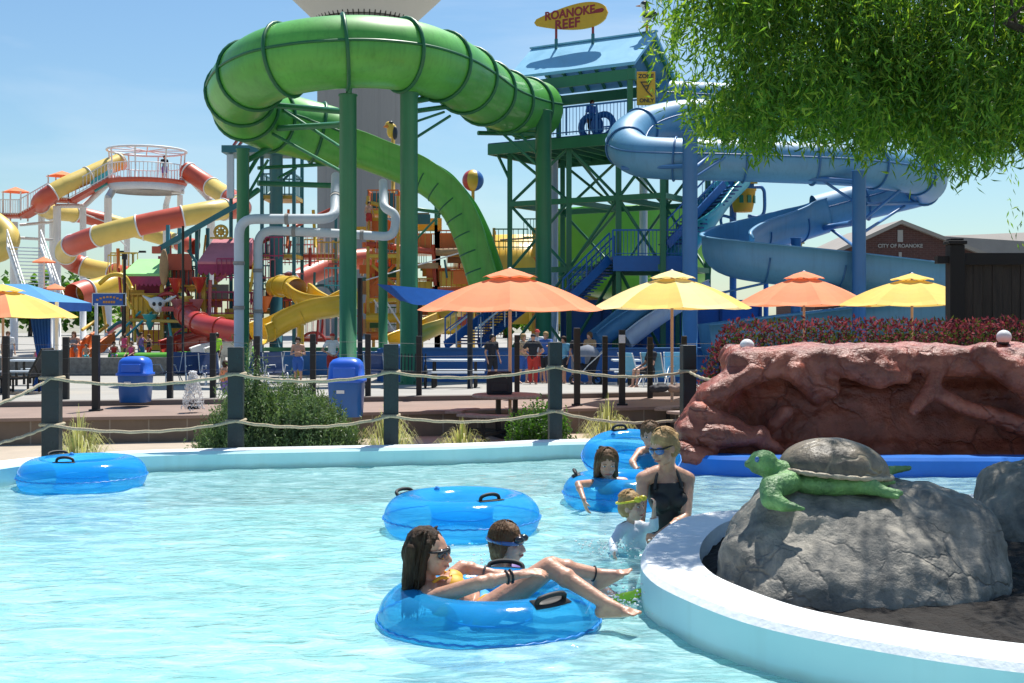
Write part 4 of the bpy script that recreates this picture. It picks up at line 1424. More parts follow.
# sea bird statue at the right end of the ridge
bd = thing('bird_statue', 'white and dark sea bird statue perched at the ridge end of the roof', 'statue', TW(4.95, 1.65, 12.27))
o = TW(4.95, 1.65, 12.25)
q = lambda x, z, y=0: o + U * x + Z * z + W_ * y
pr = [('e', q(.02, .62), (.20, .16, .26)), ('c', q(-.04, .75), q(-.10, 1.0), .10, .075), ('e', q(-.12, 1.08), (.14, .12, .12)), ('c', q(.1, .5), q(.3, .62), .10, .04)]
fused(pr, .02, 'body', M['white'], bd)
fused([('e', q(-.08, 1.13), (.15, .14, .10)), ('c', q(.0, 1.06), q(.0, .88), .09, .06)], .02, 'head_cap', M['ornblack'], bd)
MB().cap(q(-.22, 1.06), q(-.44, 1.08), .045, .012).build('beak', M['beak'], bd)
for s in (-1, 1):
    fused([('c', q(.05, .62, .15 * s), q(.42, .70, .12 * s), .10, .05), ('c', q(.0, .66, .15 * s), q(.25, .55, .15 * s), .09, .05)], .02, 'wing', M['ornblack'], bd)
    MB().tube([q(.02, .0, .06 * s), q(.02, .42, .06 * s)], .028, 8).build('leg', M['beak'], bd)
    MB().box(q(-.03, .02, .06 * s), (.2, .1, .03)).build('foot', M['ornblack'], bd)

# yellow notice hanging on the tower corner
yn = thing('notice_sign', 'yellow rectangular sign with surfer figure on the tower corner', 'sign', P(646, 105, 42.9))
o = P(646, 88.5, 42.9)
MF = Matrix(((1, 0, 0), (0, 0, -1), (0, 1, 0)))
MB().box(o, (.66, .06, 1.2)).build('board', M['sign_yellow'], yn, bevel=.01)
text_mesh('ZONE', .20, MF, o + V((0, -.034, .43)), .006).build('lettering', M['ornblack'], yn)
text_mesh('ONLY', .19, MF, o + V((.02, -.034, -.44)), .006).build('lettering', M['ornblack'], yn)
mb = MB()
for a, b, w in (((-.20, .22), (.16, .22), .05), ((-.17, .2), (.02, -.10), .05), ((.13, .21), (.03, -.06), .05), ((.0, -.08), (.22, -.30), .035), ((-.08, .08), (.08, .10), .05)):
    mb.beam(o + V((a[0], -.045, a[1])), o + V((b[0], -.045, b[1])), w, .03)
mb.ell(o + V((.12, -.04, .26)), (.06, .02, .06))
mb.build('figure', M['ornblack'], yn)
for x in (-.2, .2):
    MB().beam(o + V((x, .03, .3)), o + V((x, 1.2, .3)), .06).build('bracket', M['greenpost'], yn)

# blue stairs
def stairs(name, lab, a, b, wid, n, m, mt):
    """a = top, b = bottom (centre of the tread line); wid = half-width vector"""
    t = thing(name, lab, 'stairs', (b.x, b.y, b.z))
    for s in (-1, 1):
        MB().beam(a + wid * s, b + wid * s, .07, .30).build('stringer', m, t)
        MB().beam(a + wid * s + Z * .95, b + wid * s + Z * .95, .05).build('handrail', m, t)
        mb = MB()
        k = 10
        for i in range(k + 1):
            p = a.lerp(b, i / k) + wid * s
            mb.beam(p + Z * .1, p + Z * .94, .05 if i % 5 == 0 else .02)
        mb.beam(a + wid * s + Z * .5, b + wid * s + Z * .5, .03)
        mb.build('balusters', m, t)
    d = (b - a); d.z = 0; d.normalize()
    mb = MB()
    ang = math.atan2(d.y, d.x)
    for i in range(n):
        p = a.lerp(b, (i + .5) / n)
        mb.box(p, (.28, wid.length * 2 - .08, .05), rz=ang)
    mb.build('treads', mt, t)
    return t


stairs('blue_stairs', 'upper blue stair flight climbing to tower beside turquoise flume', P(728, 186, 46.5), P(672, 246, 44.5), V((.25, .65, 0)), 16, M['blue'], M['bluedeep'])
ld = thing('stair_landing', 'blue railed landing between the two tower stair flights', 'landing', P(650, 330, 44))
z_ = P(650, 258, 44).z
xa, xb = P(612, 258, 44).x, P(688, 258, 44).x
MB().box(((xa + xb) / 2, 44.6, z_), (xb - xa, 1.9, .14)).build('deck', M['blue'], ld)
MB().box(((xa + xb) / 2, 43.6, z_ - .22), (xb - xa, .08, .55)).build('fascia', M['blue'], ld)
mb = MB()
for k in range(22):
    x = lerp(xa, xb, k / 21)
    mb.beam((x, 43.65, z_), (x, 43.65, z_ + 1.0), .06 if k % 7 == 0 else .022)
mb.beam((xa, 43.65, z_ + 1.0), (xb, 43.65, z_ + 1.0), .06).beam((xa, 43.65, z_ + .15), (xb, 43.65, z_ + .15), .03)
mb.build('railing', M['blue'], ld)
for x in (xa + .2, xb - .2):
    for y in (43.8, 45.4):
        MB().beam((x, y, -.65), (x, y, z_), .16).build('post', M['greenpost'], ld)
MB().box(((xa + xb) / 2, 45.2, z_ - .45), (xb - xa + .3, .16, .3)).build('cross_beam', M['greenpost'], ld)
stairs('blue_stairs', 'lower blue stair flight descending left from the railed landing', P(612, 260, 44.6), P(566, 306, 43.6), V((.15, .75, 0)), 15, M['blue'], M['bluedeep'])
stairs('blue_stairs', 'wide blue stairs with white handrails rising out of the blue splash pool', P(512, 306, 44), P(462, 345, 41.5), V((.55, .55, 0)), 14, M['blue'], M['bluedeep'])
for dx in (-.5, .35):
    a, b = P(512, 300, 43.4) + V((dx, -.3, .3)), P(465, 339, 41.2) + V((dx, -.3, .3))
    t = thing('grab_rail', ('left' if dx < 0 else 'right') + ' white metal handrail on the wide blue pool stairs', 'handrail', (b.x, b.y, b.z - 1), 'white handrails on the pool stairs')
    MB().tube([a, b], .035, 8).build('rail', M['white'], t)
    for k in range(4):
        p = a.lerp(b, (k + .5) / 4)
        MB().tube([p, p - Z * .75], .025, 6).build('stanchion', M['white'], t)
# turquoise flume beside the stairs
tf = cr([P(738, 178, 47.5), P(720, 196, 46.3), P(702, 220, 45.3), P(680, 250, 45.4), P(655, 285, 45.8), P(630, 310, 45.5)], 8)
o = MB().sweep(trough(.5, .04, .2), tf).build('turquoise_flume', M['tealbright'])
tag(o, 'turquoise open flume running down beside the upper blue stairs', 'water slide')
bf2 = cr([P(678, 286, 43.6), P(650, 300, 43.2), P(622, 318, 42.8), P(596, 338, 42.6)], 6)
for k, (dx, m, lab) in enumerate(((0, 'blueslide', 'lighter blue racing flume under the stair landing'), (1.0, 'white', 'white lipped racing flume under the stair landing'))):
    o = MB().sweep(trough(.42, .04, .2), [p + V((dx, .25 * k, 0)) for p in bf2]).build('racing_flume', M[m])
    tag(o, lab, 'water slide')
sp = thing('splash_pool', 'blue walled splash pool at the foot of the slide tower', 'pool', P(520, 370, 41))
xa, xb = P(381, 340, 40.6).x, P(1010, 340, 40.6).x
MB().box(((xa + xb) / 2, 40.6, (.45 - .7) / 2), (xb - xa, .3, 1.15)).build('wall', M['blue'], sp)
MB().box(((xa + xb) / 2, 40.6, .475), (xb - xa, .42, .05)).build('rim', M['bluepost'], sp)
MB().box(((xa + xb) / 2, 44.6, .05), (xb - xa, 7.7, .1)).build('basin_water', M['blue'], sp)
MB().box((xa, 44.6, -.1), (.3, 7.7, 1.1)).build('side_wall', M['blue'], sp)
pn = thing('blue_panel_wall', 'deep blue sheet wall in the shade under the stair landing', 'wall', P(640, 350, 46.4))
xa, xb = P(562, 340, 46.4).x, P(760, 340, 46.4).x
MB().box(((xa + xb) / 2, 46.4, .75), (xb - xa, .12, 2.9)).build('panel', M['blue'], pn)
for k in range(6):
    x = lerp(xa, xb, k / 5)
    MB().beam((x, 46.3, -.65), (x, 46.3, 2.25), .1).build('stud', M['bluedeep'], pn)
# bright green bowl wall and yellow bowls behind the tower
gb = thing('bowl_slide', 'bright green curved bowl wall seen through the tower legs', 'water slide', P(625, 330, 58))
c = P(628, 330, 60); c.z = 0
MB().lathe([(3.9, 3.6), (4.0, 3.6), (4.2, 6.7), (4.3, 6.75), (4.3, 6.6), (4.08, 3.5), (3.2, 2.8), (1.0, 2.4)], c, 40).build('bowl', M['greenbright'], gb)
for k in range(6):
    a = 2 * PI * k / 6 + .3
    MB().tube([c + V((3.8 * math.cos(a), 3.8 * math.sin(a), -.65)), c + V((3.8 * math.cos(a), 3.8 * math.sin(a), 4))], .12, 8).build('leg', M['yellowpost'], gb)
yb = thing('bowl_slide', 'yellow green curved funnel slide behind the steep green flume', 'water slide', P(520, 330, 60))
c = P(516, 300, 61); c.z = 0
MB().lathe([(3.0, 1.2), (3.4, 2.6), (3.2, 4.4), (2.2, 5.6), (2.15, 5.55), (3.1, 4.3), (3.3, 2.6), (2.9, 1.25)], c, 36).build('bowl', M['yellow'], yb)
for k in range(6):
    a = 2 * PI * k / 6
    MB().tube([c + V((2.9 * math.cos(a), 2.9 * math.sin(a), -.65)), c + V((2.9 * math.cos(a), 2.9 * math.sin(a), 1.5))], .12, 8).build('leg', M['yellowpost'], yb)

# tipping bucket, wheel and beach ball ornaments
t = thing('tipping_bucket', 'yellow tipping water bucket on a bent blue pipe frame', 'bucket', P(744, 260, 48))
c = P(743, 212, 48)
MB().lathe([(.0, 0), (.36, 0), (.42, .25), (.50, .85), (.53, .85), (.53, .90), (.46, .90), (.40, .3), (.0, .06)], c, 24).build('bucket', M['sign_yellow'], t)
for an in (-1.9, -1.2, -.5):
    MB().box(c + V((.46 * math.cos(an), .46 * math.sin(an) - .02, .48)), (.16, .05, .3), rz=an + PI / 2).build('painted_leaf', M['greenpost'], t)
pts = cr([P(729, 190, 48), P(757, 187, 48), P(763, 189, 48), P(764.5, 196, 48), P(764, 212, 48), P(758, 217, 48), P(748, 216, 48)], 5)
MB().tube(pts, .07, 8).build('pipe', M['bluepost'], t)
pts = cr([P(735, 219, 48), P(722, 216, 48), P(722, 226, 48), P(729, 232, 48), P(730, 262, 48)], 5)
MB().tube(pts, .06, 8).build('pipe', M['bluepost'], t)
MB().box(P(733, 186, 48.4), (1.5, 1.0, 1.4)).build('housing', M['blue'], t)
MB().box(P(746, 178, 47.8), (.9, .12, .45)).build('panel', M['sign_yellow'], t)
MB().tube([P(733, 200, 48.4), V((P(733, 200, 48.4).x, 48.4, -.65))], .14, 10).build('mast', M['bluepost'], t)
def wheel(c, r, t, m):
    pts = [c + V((r * math.cos(a), 0, r * math.sin(a))) for a in [2 * PI * k / 24 for k in range(24)]]
    MB().tube(pts, .06, 8, closed=True).build('rim', m, t)
    mb = MB()
    for k in range(4):
        a = PI * k / 4
        d = V((math.cos(a), 0, math.sin(a)))
        mb.tube([c - d * r * 1.22, c + d * r * 1.22], .035, 6)
    mb.ell(c, (.14, .1, .14))
    mb.build('spokes', m, t)


t = thing('ship_wheel', 'wooden ship wheel ornament under the blue flume with yellow hull', 'ship wheel', P(786, 262, 47))
wheel(P(785, 243, 46.8), .62, t, M['yellowpost'])
fused([('c', P(748, 246, 47.2), P(780, 245, 47.2), .32, .22), ('c', P(750, 240, 47.2), P(772, 241, 47.2), .2, .18)], .05, 'hull', M['orange'], t)
MB().tube([P(766, 246, 47.2), V((P(766, 246, 47.2).x, 47.2, -.65))], .1, 8).build('mast', M['bluepost'], t)
t = thing('ship_wheel', 'small yellow ship wheel ornament on the pink roof ridge', 'ship wheel', P(221, 238, 50))
wheel(P(221, 232, 50.2), .26, t, M['yellowpost'])
MB().box(P(221, 238, 50.2), (.9, .12, .08)).build('base', M['yellowpost'], t)
t = thing('beach_ball', 'giant striped beach ball ornament on a thin mast', 'ornament', P(473, 330, 52))
c = P(473, 180.5, 52)
mb = MB()
nn, mm = 36, 18
for i in range(mm):
    for k in range(nn):
        def s(i_, k_):
            t_, a_ = -PI / 2 + PI * i_ / mm, 2 * PI * k_ / nn
            return c + .47 * V((math.cos(t_) * math.cos(a_), math.cos(t_) * math.sin(a_), math.sin(t_)))
        mb.mi = int(k / 6) % 6
        mb.add([s(i, k), s(i, k + 1), s(i + 1, k + 1), s(i + 1, k)], [(0, 1, 2, 3)], True)
mb.build('ball', [M['white'], M['blue'], M['white'], M['red'], M['yellow'], M['blue']], t)
MB().tube([V((c.x, 52, -.65)), c - Z * .42], .07, 8).build('mast', M['yellowpost'], t)

# pale supply pipes in front of the play structure
def pipes(px_pts, r, lab):
    pts = [P(*p) for p in px_pts]
    path = []
    for i, p in enumerate(pts):
        if 0 < i < len(pts) - 1:
            a, b = (pts[i - 1] - p), (pts[i + 1] - p)
            e = min(.55, a.length * .45, b.length * .45)
            pa, pb = p + a.normalized() * e, p + b.normalized() * e
            for k in range(7):
                u = k / 6
                path.append(pa * (1 - u) ** 2 + p * 2 * u * (1 - u) + pb * u * u)
        else:
            path.append(p)
    t = thing('supply_pipe', lab, 'pipe', pts[0])
    MB().tube(path, r, 16).build('pipe', M['pvc'], t)
    for i in range(len(pts) - 1):
        d = (pts[i + 1] - pts[i])
        k = int(d.length / 1.9)
        for j in range(1, k + 1):
            p = pts[i] + d * j / (k + 1)
            MB().tube([p - d.normalized() * .06, p + d.normalized() * .06], r + .025, 16).build('coupling', M['towergrey'], t)


pipes([(239, 352, 39.8), (239, 219, 39.8), (335, 219, 39.8), (336, 176, 41.8)], .165, 'thick pale water pipe rising in front of the left green column')
pipes([(258, 352, 40.6), (258, 230, 40.6), (330, 233, 40.6), (394, 237, 40.6), (396, 214, 40.8), (384, 208, 40.8), (383, 182, 41.8)], .15, 'second pale water pipe bending below the other supply pipe')
# ------------------------------------------------------------------ play structures
def rail_panel(mb, a, b, h, n=8, wide=.03):
    mb.beam(a + Z * h, b + Z * h, .06).beam(a + Z * .12, b + Z * .12, .05)
    for k in range(n + 1):
        p = a.lerp(b, k / n)
        mb.beam(p, p + Z * h, wide)


def module(t, px0, px1, Y, dep, yt, levels, post, deckm, railm, infill=None, pw=.14):
    x0, x1 = P(px0, 300, Y).x, P(px1, 300, Y).x
    for x in (x0, x1):
        for y in (Y, Y + dep):
            MB().beam((x, y, plz(Y)), (x, y, P(0, yt, Y).z), pw).build('post', M[post], t)
    for i, ly in enumerate(levels):
        z = P(0, ly, Y).z
        MB().box(((x0 + x1) / 2, Y + dep / 2, z), (x1 - x0 + .1, dep + .1, .16)).build('deck', M[deckm], t)
        mb = MB()
        for a, b in (((x0, Y), (x1, Y)), ((x1, Y), (x1, Y + dep)), ((x0, Y + dep), (x1, Y + dep)), ((x0, Y), (x0, Y + dep))):
            rail_panel(mb, V((*a, z)), V((*b, z)), 1.0, 7)
        mb.build('railing', M[railm], t)
        if infill and i < len(infill) and infill[i]:
            MB().box(((x0 + x1) / 2, Y + .06, z + .52), ((x1 - x0) * .8, .05, .7)).build('infill_panel', M[infill[i]], t)
    return x0, x1


def gable(t, px0, px1, Y, dep, ytop, yeave, m, val=None, yval=None):
    x0, x1 = P(px0, 300, Y).x, P(px1, 300, Y).x
    zt, ze = P(0, ytop, Y + dep / 2).z, P(0, yeave, Y).z
    f = .16 * (x1 - x0)
    vs = [V((x0, Y - .3, ze)), V((x1, Y - .3, ze)), V((x1 - f * .3, Y + dep / 2, zt)), V((x0 + f, Y + dep / 2, zt)), V((x1, Y + dep + .3, ze)), V((x0, Y + dep + .3, ze))]
    mb = MB().add(vs + [v - Z * .1 for v in vs], [(0, 1, 2, 3), (4, 5, 3, 2), (1, 4, 2), (5, 0, 3), (6, 9, 8, 7), (10, 8, 9, 11), (0, 6, 7, 1), (1, 7, 10, 4), (4, 10, 11, 5), (5, 11, 6, 0)])
    mb.build('roof', M[m], t)
    if val:
        mb = MB()
        n = 9
        h = ze - P(0, yval, Y).z
        top_ = [(x0 + (x1 - x0) * k / 72, 0) for k in range(73)]
        poly = [(x0, ze - .1), (x1, ze - .1)] + [(lerp(x1, x0, k / 72), ze - .1 - h * (.72 + .28 * abs(math.sin(PI * k / 8)))) for k in range(73)]
        mb.prism(poly, Matrix(((1, 0, 0), (0, 0, 1), (0, 1, 0))), .05, (0, Y - .28, 0))
        fix_normals(mb.build('valance', M[val], t))


p1 = thing('play_structure', 'colourful water play structure with pink and pale green canopies left of green slide', 'play structure', P(190, 340, 51))
module(p1, 128, 162, 50, 1.8, 272, (318,), 'yellowpost', 'orange', 'yellowpost', ('yellow',))
gable(p1, 124.5, 163, 50, 2.0, 259, 274, 'limeroof', 'magenta', 284)
module(p1, 168, 197, 51, 1.8, 225, (330, 290), 'teal', 'yellow', 'teal', ('teal', 'red'))
module(p1, 204, 246, 50, 2.0, 262, (316, 350), 'yellowpost', 'yellow', 'magenta', (None, 'teal'))
gable(p1, 199.5, 250, 50, 2.2, 238, 262, 'pinkroof', 'magenta', 273)
module(p1, 262, 294, 52, 2.0, 140, (312, 256, 197), 'teal', 'yellowpost', 'teal', ('orange', None, None))
module(p1, 294, 336, 54, 2.0, 180, (256, 340), 'teal', 'dustyred', 'white', None, .12)
a, b = P(157, 250, 50), P(246, 200, 50.5)
vs = [P(161, 246, 50), P(196, 246, 52.4), P(210, 218, 52.8), P(196, 224, 50)]
MB().beam(a, b, .16, .22).build('rafter', M['teal'], p1)
MB().add([P(161, 247, 50.1), P(203, 222, 50.3), P(213, 217, 52.6), P(178, 243, 52.4)], [(0, 1, 2, 3)]).build('lean_to_roof', M['blueroof'], p1, solid=.08)
MB().box(a, (.36, .25, .3)).build('rafter_end', M['dustyred'], p1)
MB().tube([V((P(276.5, 0, 51.6).x, 51.6, -.6)), P(276.5, 152, 51.6)], .27, 20).build('column', M['teal'], p1)
# top canopy with red wings over the tall teal tower
z1 = P(0, 158, 51.5).z
MB().box(P(262, 152, 51.5), (3.0, 2.0, .3)).build('top_deck', M['teal'], p1)
MB().beam(P(232, 148, 51), P(243, 132, 51), .2, .08).build('red_bar', M['red'], p1)
MB().beam(P(237, 148, 51), P(247, 135, 51), .2, .08).build('red_bar', M['dustyred'], p1)
MB().box(P(238, 150, 51), (.7, .6, .3)).build('top_block', M['blue'], p1)
for px in (231, 243):
    MB().tube([V((P(px, 0, 51).x, 51, -.6)), P(px, 150, 51)], .08, 8).build('mast', M['teal'], p1)
o = P(230.5, 176, 50.7)
MB().box(o, (.32, .12, 1.9)).build('hanging_board', M['pvc'], p1, bevel=.05)
fused([('e', P(164, 268, 49.6), (.20, .14, .78)), ('e', P(164, 258, 49.6), (.14, .12, .4))], .05, 'carved_totem', M['tan'], p1)
fused([('e', P(157, 303, 49.4), (.34, .25, .27)), ('e', P(159, 308, 49.35), (.22, .2, .2)), ('c', P(168, 300, 49.4), P(176, 296, 49.4), .10, .05), ('c', P(150, 300, 49.4), P(143, 296, 49.4), .1, .05)], .05, 'skull_ornament', M['white'], p1)
for dx in (-3, 3):
    MB().ell(P(157 + dx, 304, 49.17), (.075, .06, .085)).build('skull_eye', M['ornblack'], p1)
MB().box(P(168, 309, 49.1), (.5, .1, .2), rz=.2).build('red_mouth_board', M['red'], p1)
for k, (px, py, m) in enumerate(((190, 306, 'red'), (265, 300, 'orange'), (199, 281, 'red'), (150, 299, 'yellow'), (186, 300, 'paleyellow'), (176, 282, 'red'), (244, 286, 'yellow'), (178, 303, 'pinkroof'), (196, 303, 'pinkroof'), (150, 318, 'tealbright'))):
    c = P(px, py, 49.7)
    MB().lathe([(0, -.5), (.06, -.5), (.30, .12), (.34, .16), (0, .16)], c, 16).build('dump_cone', M[m], p1)
for a, b, m, w in (((152, 300, 50.5), (100, 352, 48.6), 'tealbright', .10), ((160, 305, 50.5), (122, 340, 48.4), 'tealbright', .10), ((100, 318, 50), (82, 330, 49), 'yellowpost', .14), ((108, 325, 49.8), (84, 343, 48.8), 'yellowpost', .14),
                   ((170, 286, 50.5), (205, 286, 50.5), 'yellowpost', .1), ((200, 300, 50.4), (246, 300, 50.4), 'orange', .1), ((188, 250, 50), (205, 275, 50), 'teal', .12), ((216, 280, 50.5), (240, 262, 50.5), 'pinkroof', .3), ((246, 250, 51), (350, 200, 55), 'dustyred', .16), ((250, 300, 51), (294, 300, 52), 'red', .1), ((130, 320, 49.5), (200, 322, 49.8), 'paleyellow', .14), ((262, 200, 52), (296, 168, 53), 'teal', .12)):
    MB().tube([P(*a), P(*b)], w / 2, 8).build('pipe', M[m], p1)
for k, (px, py, m) in enumerate(((137, 296, 'yellowpost'), (150, 292, 'magenta'), (172, 262, 'magenta'), (180, 262, 'dustyred'), (209, 300, 'pinkroof'), (226, 322, 'orange'), (236, 318, 'yellow'), (190, 340, 'teal'), (160, 342, 'teal'), (215, 292, 'towergrey'), (150, 340, 'yellow'), (176, 324, 'teal'))):
    c = P(px, py, 50.6 + (k % 3) * .4)
    MB().box(c, (R.uniform(.6, 1.2), .08, R.uniform(.5, .9))).build('infill_panel', M[m], p1)
rc = random.Random(21)
for k in range(84):
    px, py, Yk = (rc.uniform(96, 258), rc.uniform(258, 350), rc.uniform(49, 53)) if k < 56 else (rc.uniform(258, 338), rc.uniform(240, 345), rc.uniform(52.5, 55))
    m = rc.choice(['red', 'yellow', 'orange', 'teal', 'magenta', 'yellowpost', 'red', 'pinkroof', 'tealbright', 'yellow'])
    q_ = P(px, py, Yk)
    kind = rc.random()
    if kind < .4:
        MB().tube([q_, q_ + V((rc.uniform(-.2, .2), 0, rc.uniform(.8, 1.9)))], rc.uniform(.035, .08), 8).build('pole', M[m], p1)
    elif kind < .7:
        MB().tube(cr([q_, q_ + V((.5, 0, .35)), q_ + V((1.0, .1, .3)), q_ + V((1.3, .1, -.2))], 4), rc.uniform(.04, .10), 8).build('hose', M[m], p1)
    else:
        mb = MB()
        rail_panel(mb, q_, q_ + V((rc.uniform(.7, 1.3), 0, 0)), .9, 6)
        mb.build('railing', M[m], p1)
mb = MB()
MB().tube([V((P(183, 0, 46).x, 46, -.6)), P(183, 226, 46)], .05, 8).build('mast', M['black'], p1)

p2 = thing('play_structure', 'orange and yellow play tower seen behind the right green columns', 'play structure', P(440, 340, 56))
module(p2, 368, 398, 55, 2.2, 196, (256, 212, 300), 'yellowpost', 'yellow', 'orange', (None, 'teal', 'orange'))
module(p2, 398, 436, 56, 2.2, 205, (252, 300), 'greenpost', 'yellow', 'yellowpost', ('orange', 'yellow'))
module(p2, 436, 472, 56, 2.2, 225, (252, 290), 'greenpost', 'dustyred', 'orange', ('orange', 'yellow'))
module(p2, 494, 534, 58, 2.2, 228, (262, 300), 'yellowpost', 'tan', 'yellowpost', (None, 'yellow'))
module(p2, 570, 620, 60, 2.2, 235, (262, 300), 'yellowpost', 'tan', 'yellowpost', (None, 'yellow'))
for k in range(52):
    px, py = R.uniform(366, 470), R.uniform(215, 330)
    if 404 < px < 414 or (px > 430 and py < 250):
        continue
    m = R.choice(['orange', 'yellow', 'orange', 'yellowpost', 'dustyred', 'teal', 'greenpost', 'yellow', 'tan'])
    c = P(px, py, R.uniform(55.2, 58))
    MB().box(c, (R.uniform(.5, 1.3), .08, R.uniform(.25, .7))).build('infill_panel', M[m], p2)
for a, b, m, w in (((366, 244, 55), (436, 252, 56), 'dustyred', .3), ((436, 252, 55.8), (478, 251, 55.8), 'tan', .36), ((366, 202, 55), (385, 206, 55), 'yellowpost', .2), ((372, 265, 55), (395, 285, 55), 'yellowpost', .14), ((395, 265, 55), (372, 285, 55), 'orange', .14), ((366, 280, 54), (470, 250, 55.6), 'white', .06), ((374, 300, 54.6), (400, 340, 54), 'white', .08), ((384, 298, 54.6), (408, 336, 54), 'white', .08), ((410, 330, 54.6), (470, 330, 55), 'yellow', .4), ((366, 336, 54.6), (430, 336, 55), 'orange', .4), ((366, 318, 54.8), (410, 318, 55), 'yellow', .45), ((500, 240, 58), (560, 236, 58), 'tan', .1)):
    MB().tube([P(*a), P(*b)], w / 2, 10).build('pipe', M[m], p2)
fused([('e', P(392, 131, 55.2), (.25, .2, .36)), ('e', P(389, 125, 55.2), (.2, .17, .17))], .03, 'toucan_body', M['yellow'], p2)
fused([('e', P(395, 133, 55.1), (.13, .14, .32)), ('e', P(391, 122.5, 55.1), (.12, .13, .07))], .03, 'toucan_wing', M['ornblack'], p2)
MB().cap(P(387, 126, 55.1), P(384, 127, 55.1), .09, .03).build('toucan_beak', M['beak'], p2)
MB().tube([P(393, 138, 55.2), P(393, 200, 55.2)], .09, 8).build('mast', M['yellowpost'], p2)
MB().box(P(393, 146, 55.2), (.9, .7, .1)).build('perch', M['white'], p2)

rc = random.Random(33)
for k in range(46):
    px, py, Yk = rc.uniform(360, 556), rc.uniform(238, 338), rc.uniform(55, 60)
    m = rc.choice(['orange', 'yellow', 'yellowpost', 'orange', 'greenpost', 'tan', 'dustyred', 'teal'])
    q_ = P(px, py, Yk)
    kind = rc.random()
    if kind < .35:
        MB().tube([q_, q_ + V((rc.uniform(-.2, .2), 0, rc.uniform(.8, 2.2)))], rc.uniform(.04, .09), 8).build('pole', M[m], p2)
    elif kind < .6:
        MB().beam(q_, q_ + V((rc.uniform(.8, 2.0), 0, rc.uniform(-.5, .5))), rc.uniform(.1, .3)).build('beam', M[m], p2)
    else:
        mb = MB()
        rail_panel(mb, q_, q_ + V((rc.uniform(.8, 1.6), 0, 0)), .95, 7)
        mb.build('railing', M[m], p2)

# play slides in front of the structure
def slide(name, lab, pts, r, m, high=.2, tubular=0, ribs=None):
    t = thing(name, lab, 'slide', P(*pts[-1]))
    path = cr([P(*p) for p in pts], 8)
    if tubular:
        MB().sweep(circ(r, 20), path[:tubular * 8 + 1], caps=False).build('tube', M[m], t)
        MB().sweep(trough(r, .04, high), path[tubular * 8:]).build('flume', M[m], t)
    else:
        MB().sweep(trough(r, .04, high), path).build('flume', M[m], t)
    for i in spaced(path, 1.3):
        flange(path, i, r, .03, .06, i >= tubular * 8).build('flange', M[ribs or m], t)
    e = path[len(path) // 2]
    MB().tube([e - Z * r, V((e.x, e.y, plz(e.y)))], .1, 8).build('leg', M[ribs or m], t)
    return t


slide('yellow_slide', 'curling yellow slide with hooded start below the pale pipes', [(275, 287, 50), (285, 286, 49), (297, 289, 47.8), (306, 296, 46.8), (318, 301, 46.2), (336, 303, 46)], .42, 'yellow', .2, 2)
slide('yellow_slide', 'long yellow open flume sweeping left in front of the play structure', [(352, 296, 45.4), (336, 303, 45), (312, 307, 44.6), (288, 316, 44.4), (270, 326, 44.2), (258, 332, 43.8)], .48, 'yellow', .25)
slide('red_slide', 'red tube slide with open end beside the blue bin column', [(184, 313, 49), (192, 318, 48), (203, 325, 47), (216, 328, 46.4), (232, 331, 46), (246, 333, 45.6)], .42, 'red', .1, 5)
slide('orange_slide', 'small bright orange slide at the left of the toddler pool', [(106, 337, 49), (98, 342, 48.4), (89, 349, 47.8), (78, 356, 47)], .38, 'orange', .2)
slide('red_slide', 'short red slide dropping behind the green pool edge', [(205, 338, 49), (192, 340, 48.4), (180, 343, 47.8), (168, 347, 47.2)], .38, 'red', .2)
slide('orange_slide', 'wide orange flume low behind the right green column', [(448, 318, 50), (430, 326, 49), (412, 334, 48.6), (396, 341, 48)], .45, 'yellow', .2)
slide('white_slide', 'white slide end pouring into the green edged pool', [(250, 345, 46.5), (232, 346, 46.2), (214, 348, 45.8), (198, 353, 45.2)], .36, 'white', .15)
o = MB().tube(cr([P(258, 352, 47), P(220, 352, 46.6), P(196, 356, 46.2), P(160, 358, 46.4), P(110, 358, 46.6)], 6), .22, 10).build('pool_edge', M['greenbright'])
tag(o, 'padded bright green rim of the toddler pool', 'pool rim')
o = MB().box((P(330, 350, 45.5).x, 45.5, -.25), (P(380, 0, 45.5).x - P(280, 0, 45.5).x, .3, .95)).build('pool_edge', M['blue'])
tag(o, 'blue painted low wall behind the shirtless boy', 'wall')
o = MB().box((P(330, 350, 45.9).x, 46.1, .3), (P(395, 0, 46).x - P(262, 0, 46).x, .5, .14)).build('pool_edge', M['greenpost'])
tag(o, 'green ledge on top of the blue low wall behind the boy', 'ledge')
o = MB().box(((P(-80, 0, 45).x + P(190, 0, 45).x) / 2, 45, -.32), (P(190, 0, 45).x - P(-80, 0, 45).x, .35, .68)).build('toddler_pool_wall', M['greywall'])
tag(o, 'low grey stone wall round the toddler pool', 'wall')

# blue sign board
t = thing('name_board', 'blue signboard with arched orange lettering before the play structure', 'sign', P(110, 345, 47))
o = P(109.5, 299.5, 47)
MB().box(o, (1.30, .08, .50)).build('board', M['sign_blue'], t, bevel=.01)
mb = MB()
for k in range(8):
    u = (k - 3.5) / 3.5
    x, z = u * .46, .10 - .11 * u * u
    mb.box(o + V((x, -.05, z)), (.085, .02, .07))
for k in range(5):
    mb.box(o + V((-.2 + k * .1, -.05, -.10)), (.075, .02, .09))
mb.build('lettering', M['sign_orange'], t)
mb = MB()
for x, z, w, h in ((0, .24, 1.34, .03), (0, -.24, 1.34, .03), (-.65, 0, .03, .5), (.65, 0, .03, .5)):
    mb.box(o + V((x, -.03, z)), (w, .06, h))
mb.build('frame', M['pvc'], t)
for x in (-.5, .5):
    MB().tube([o + V((x, .08, .2)), V((o.x + x, o.y + .08, -.6))], .05, 8).build('post', M['black'], t)

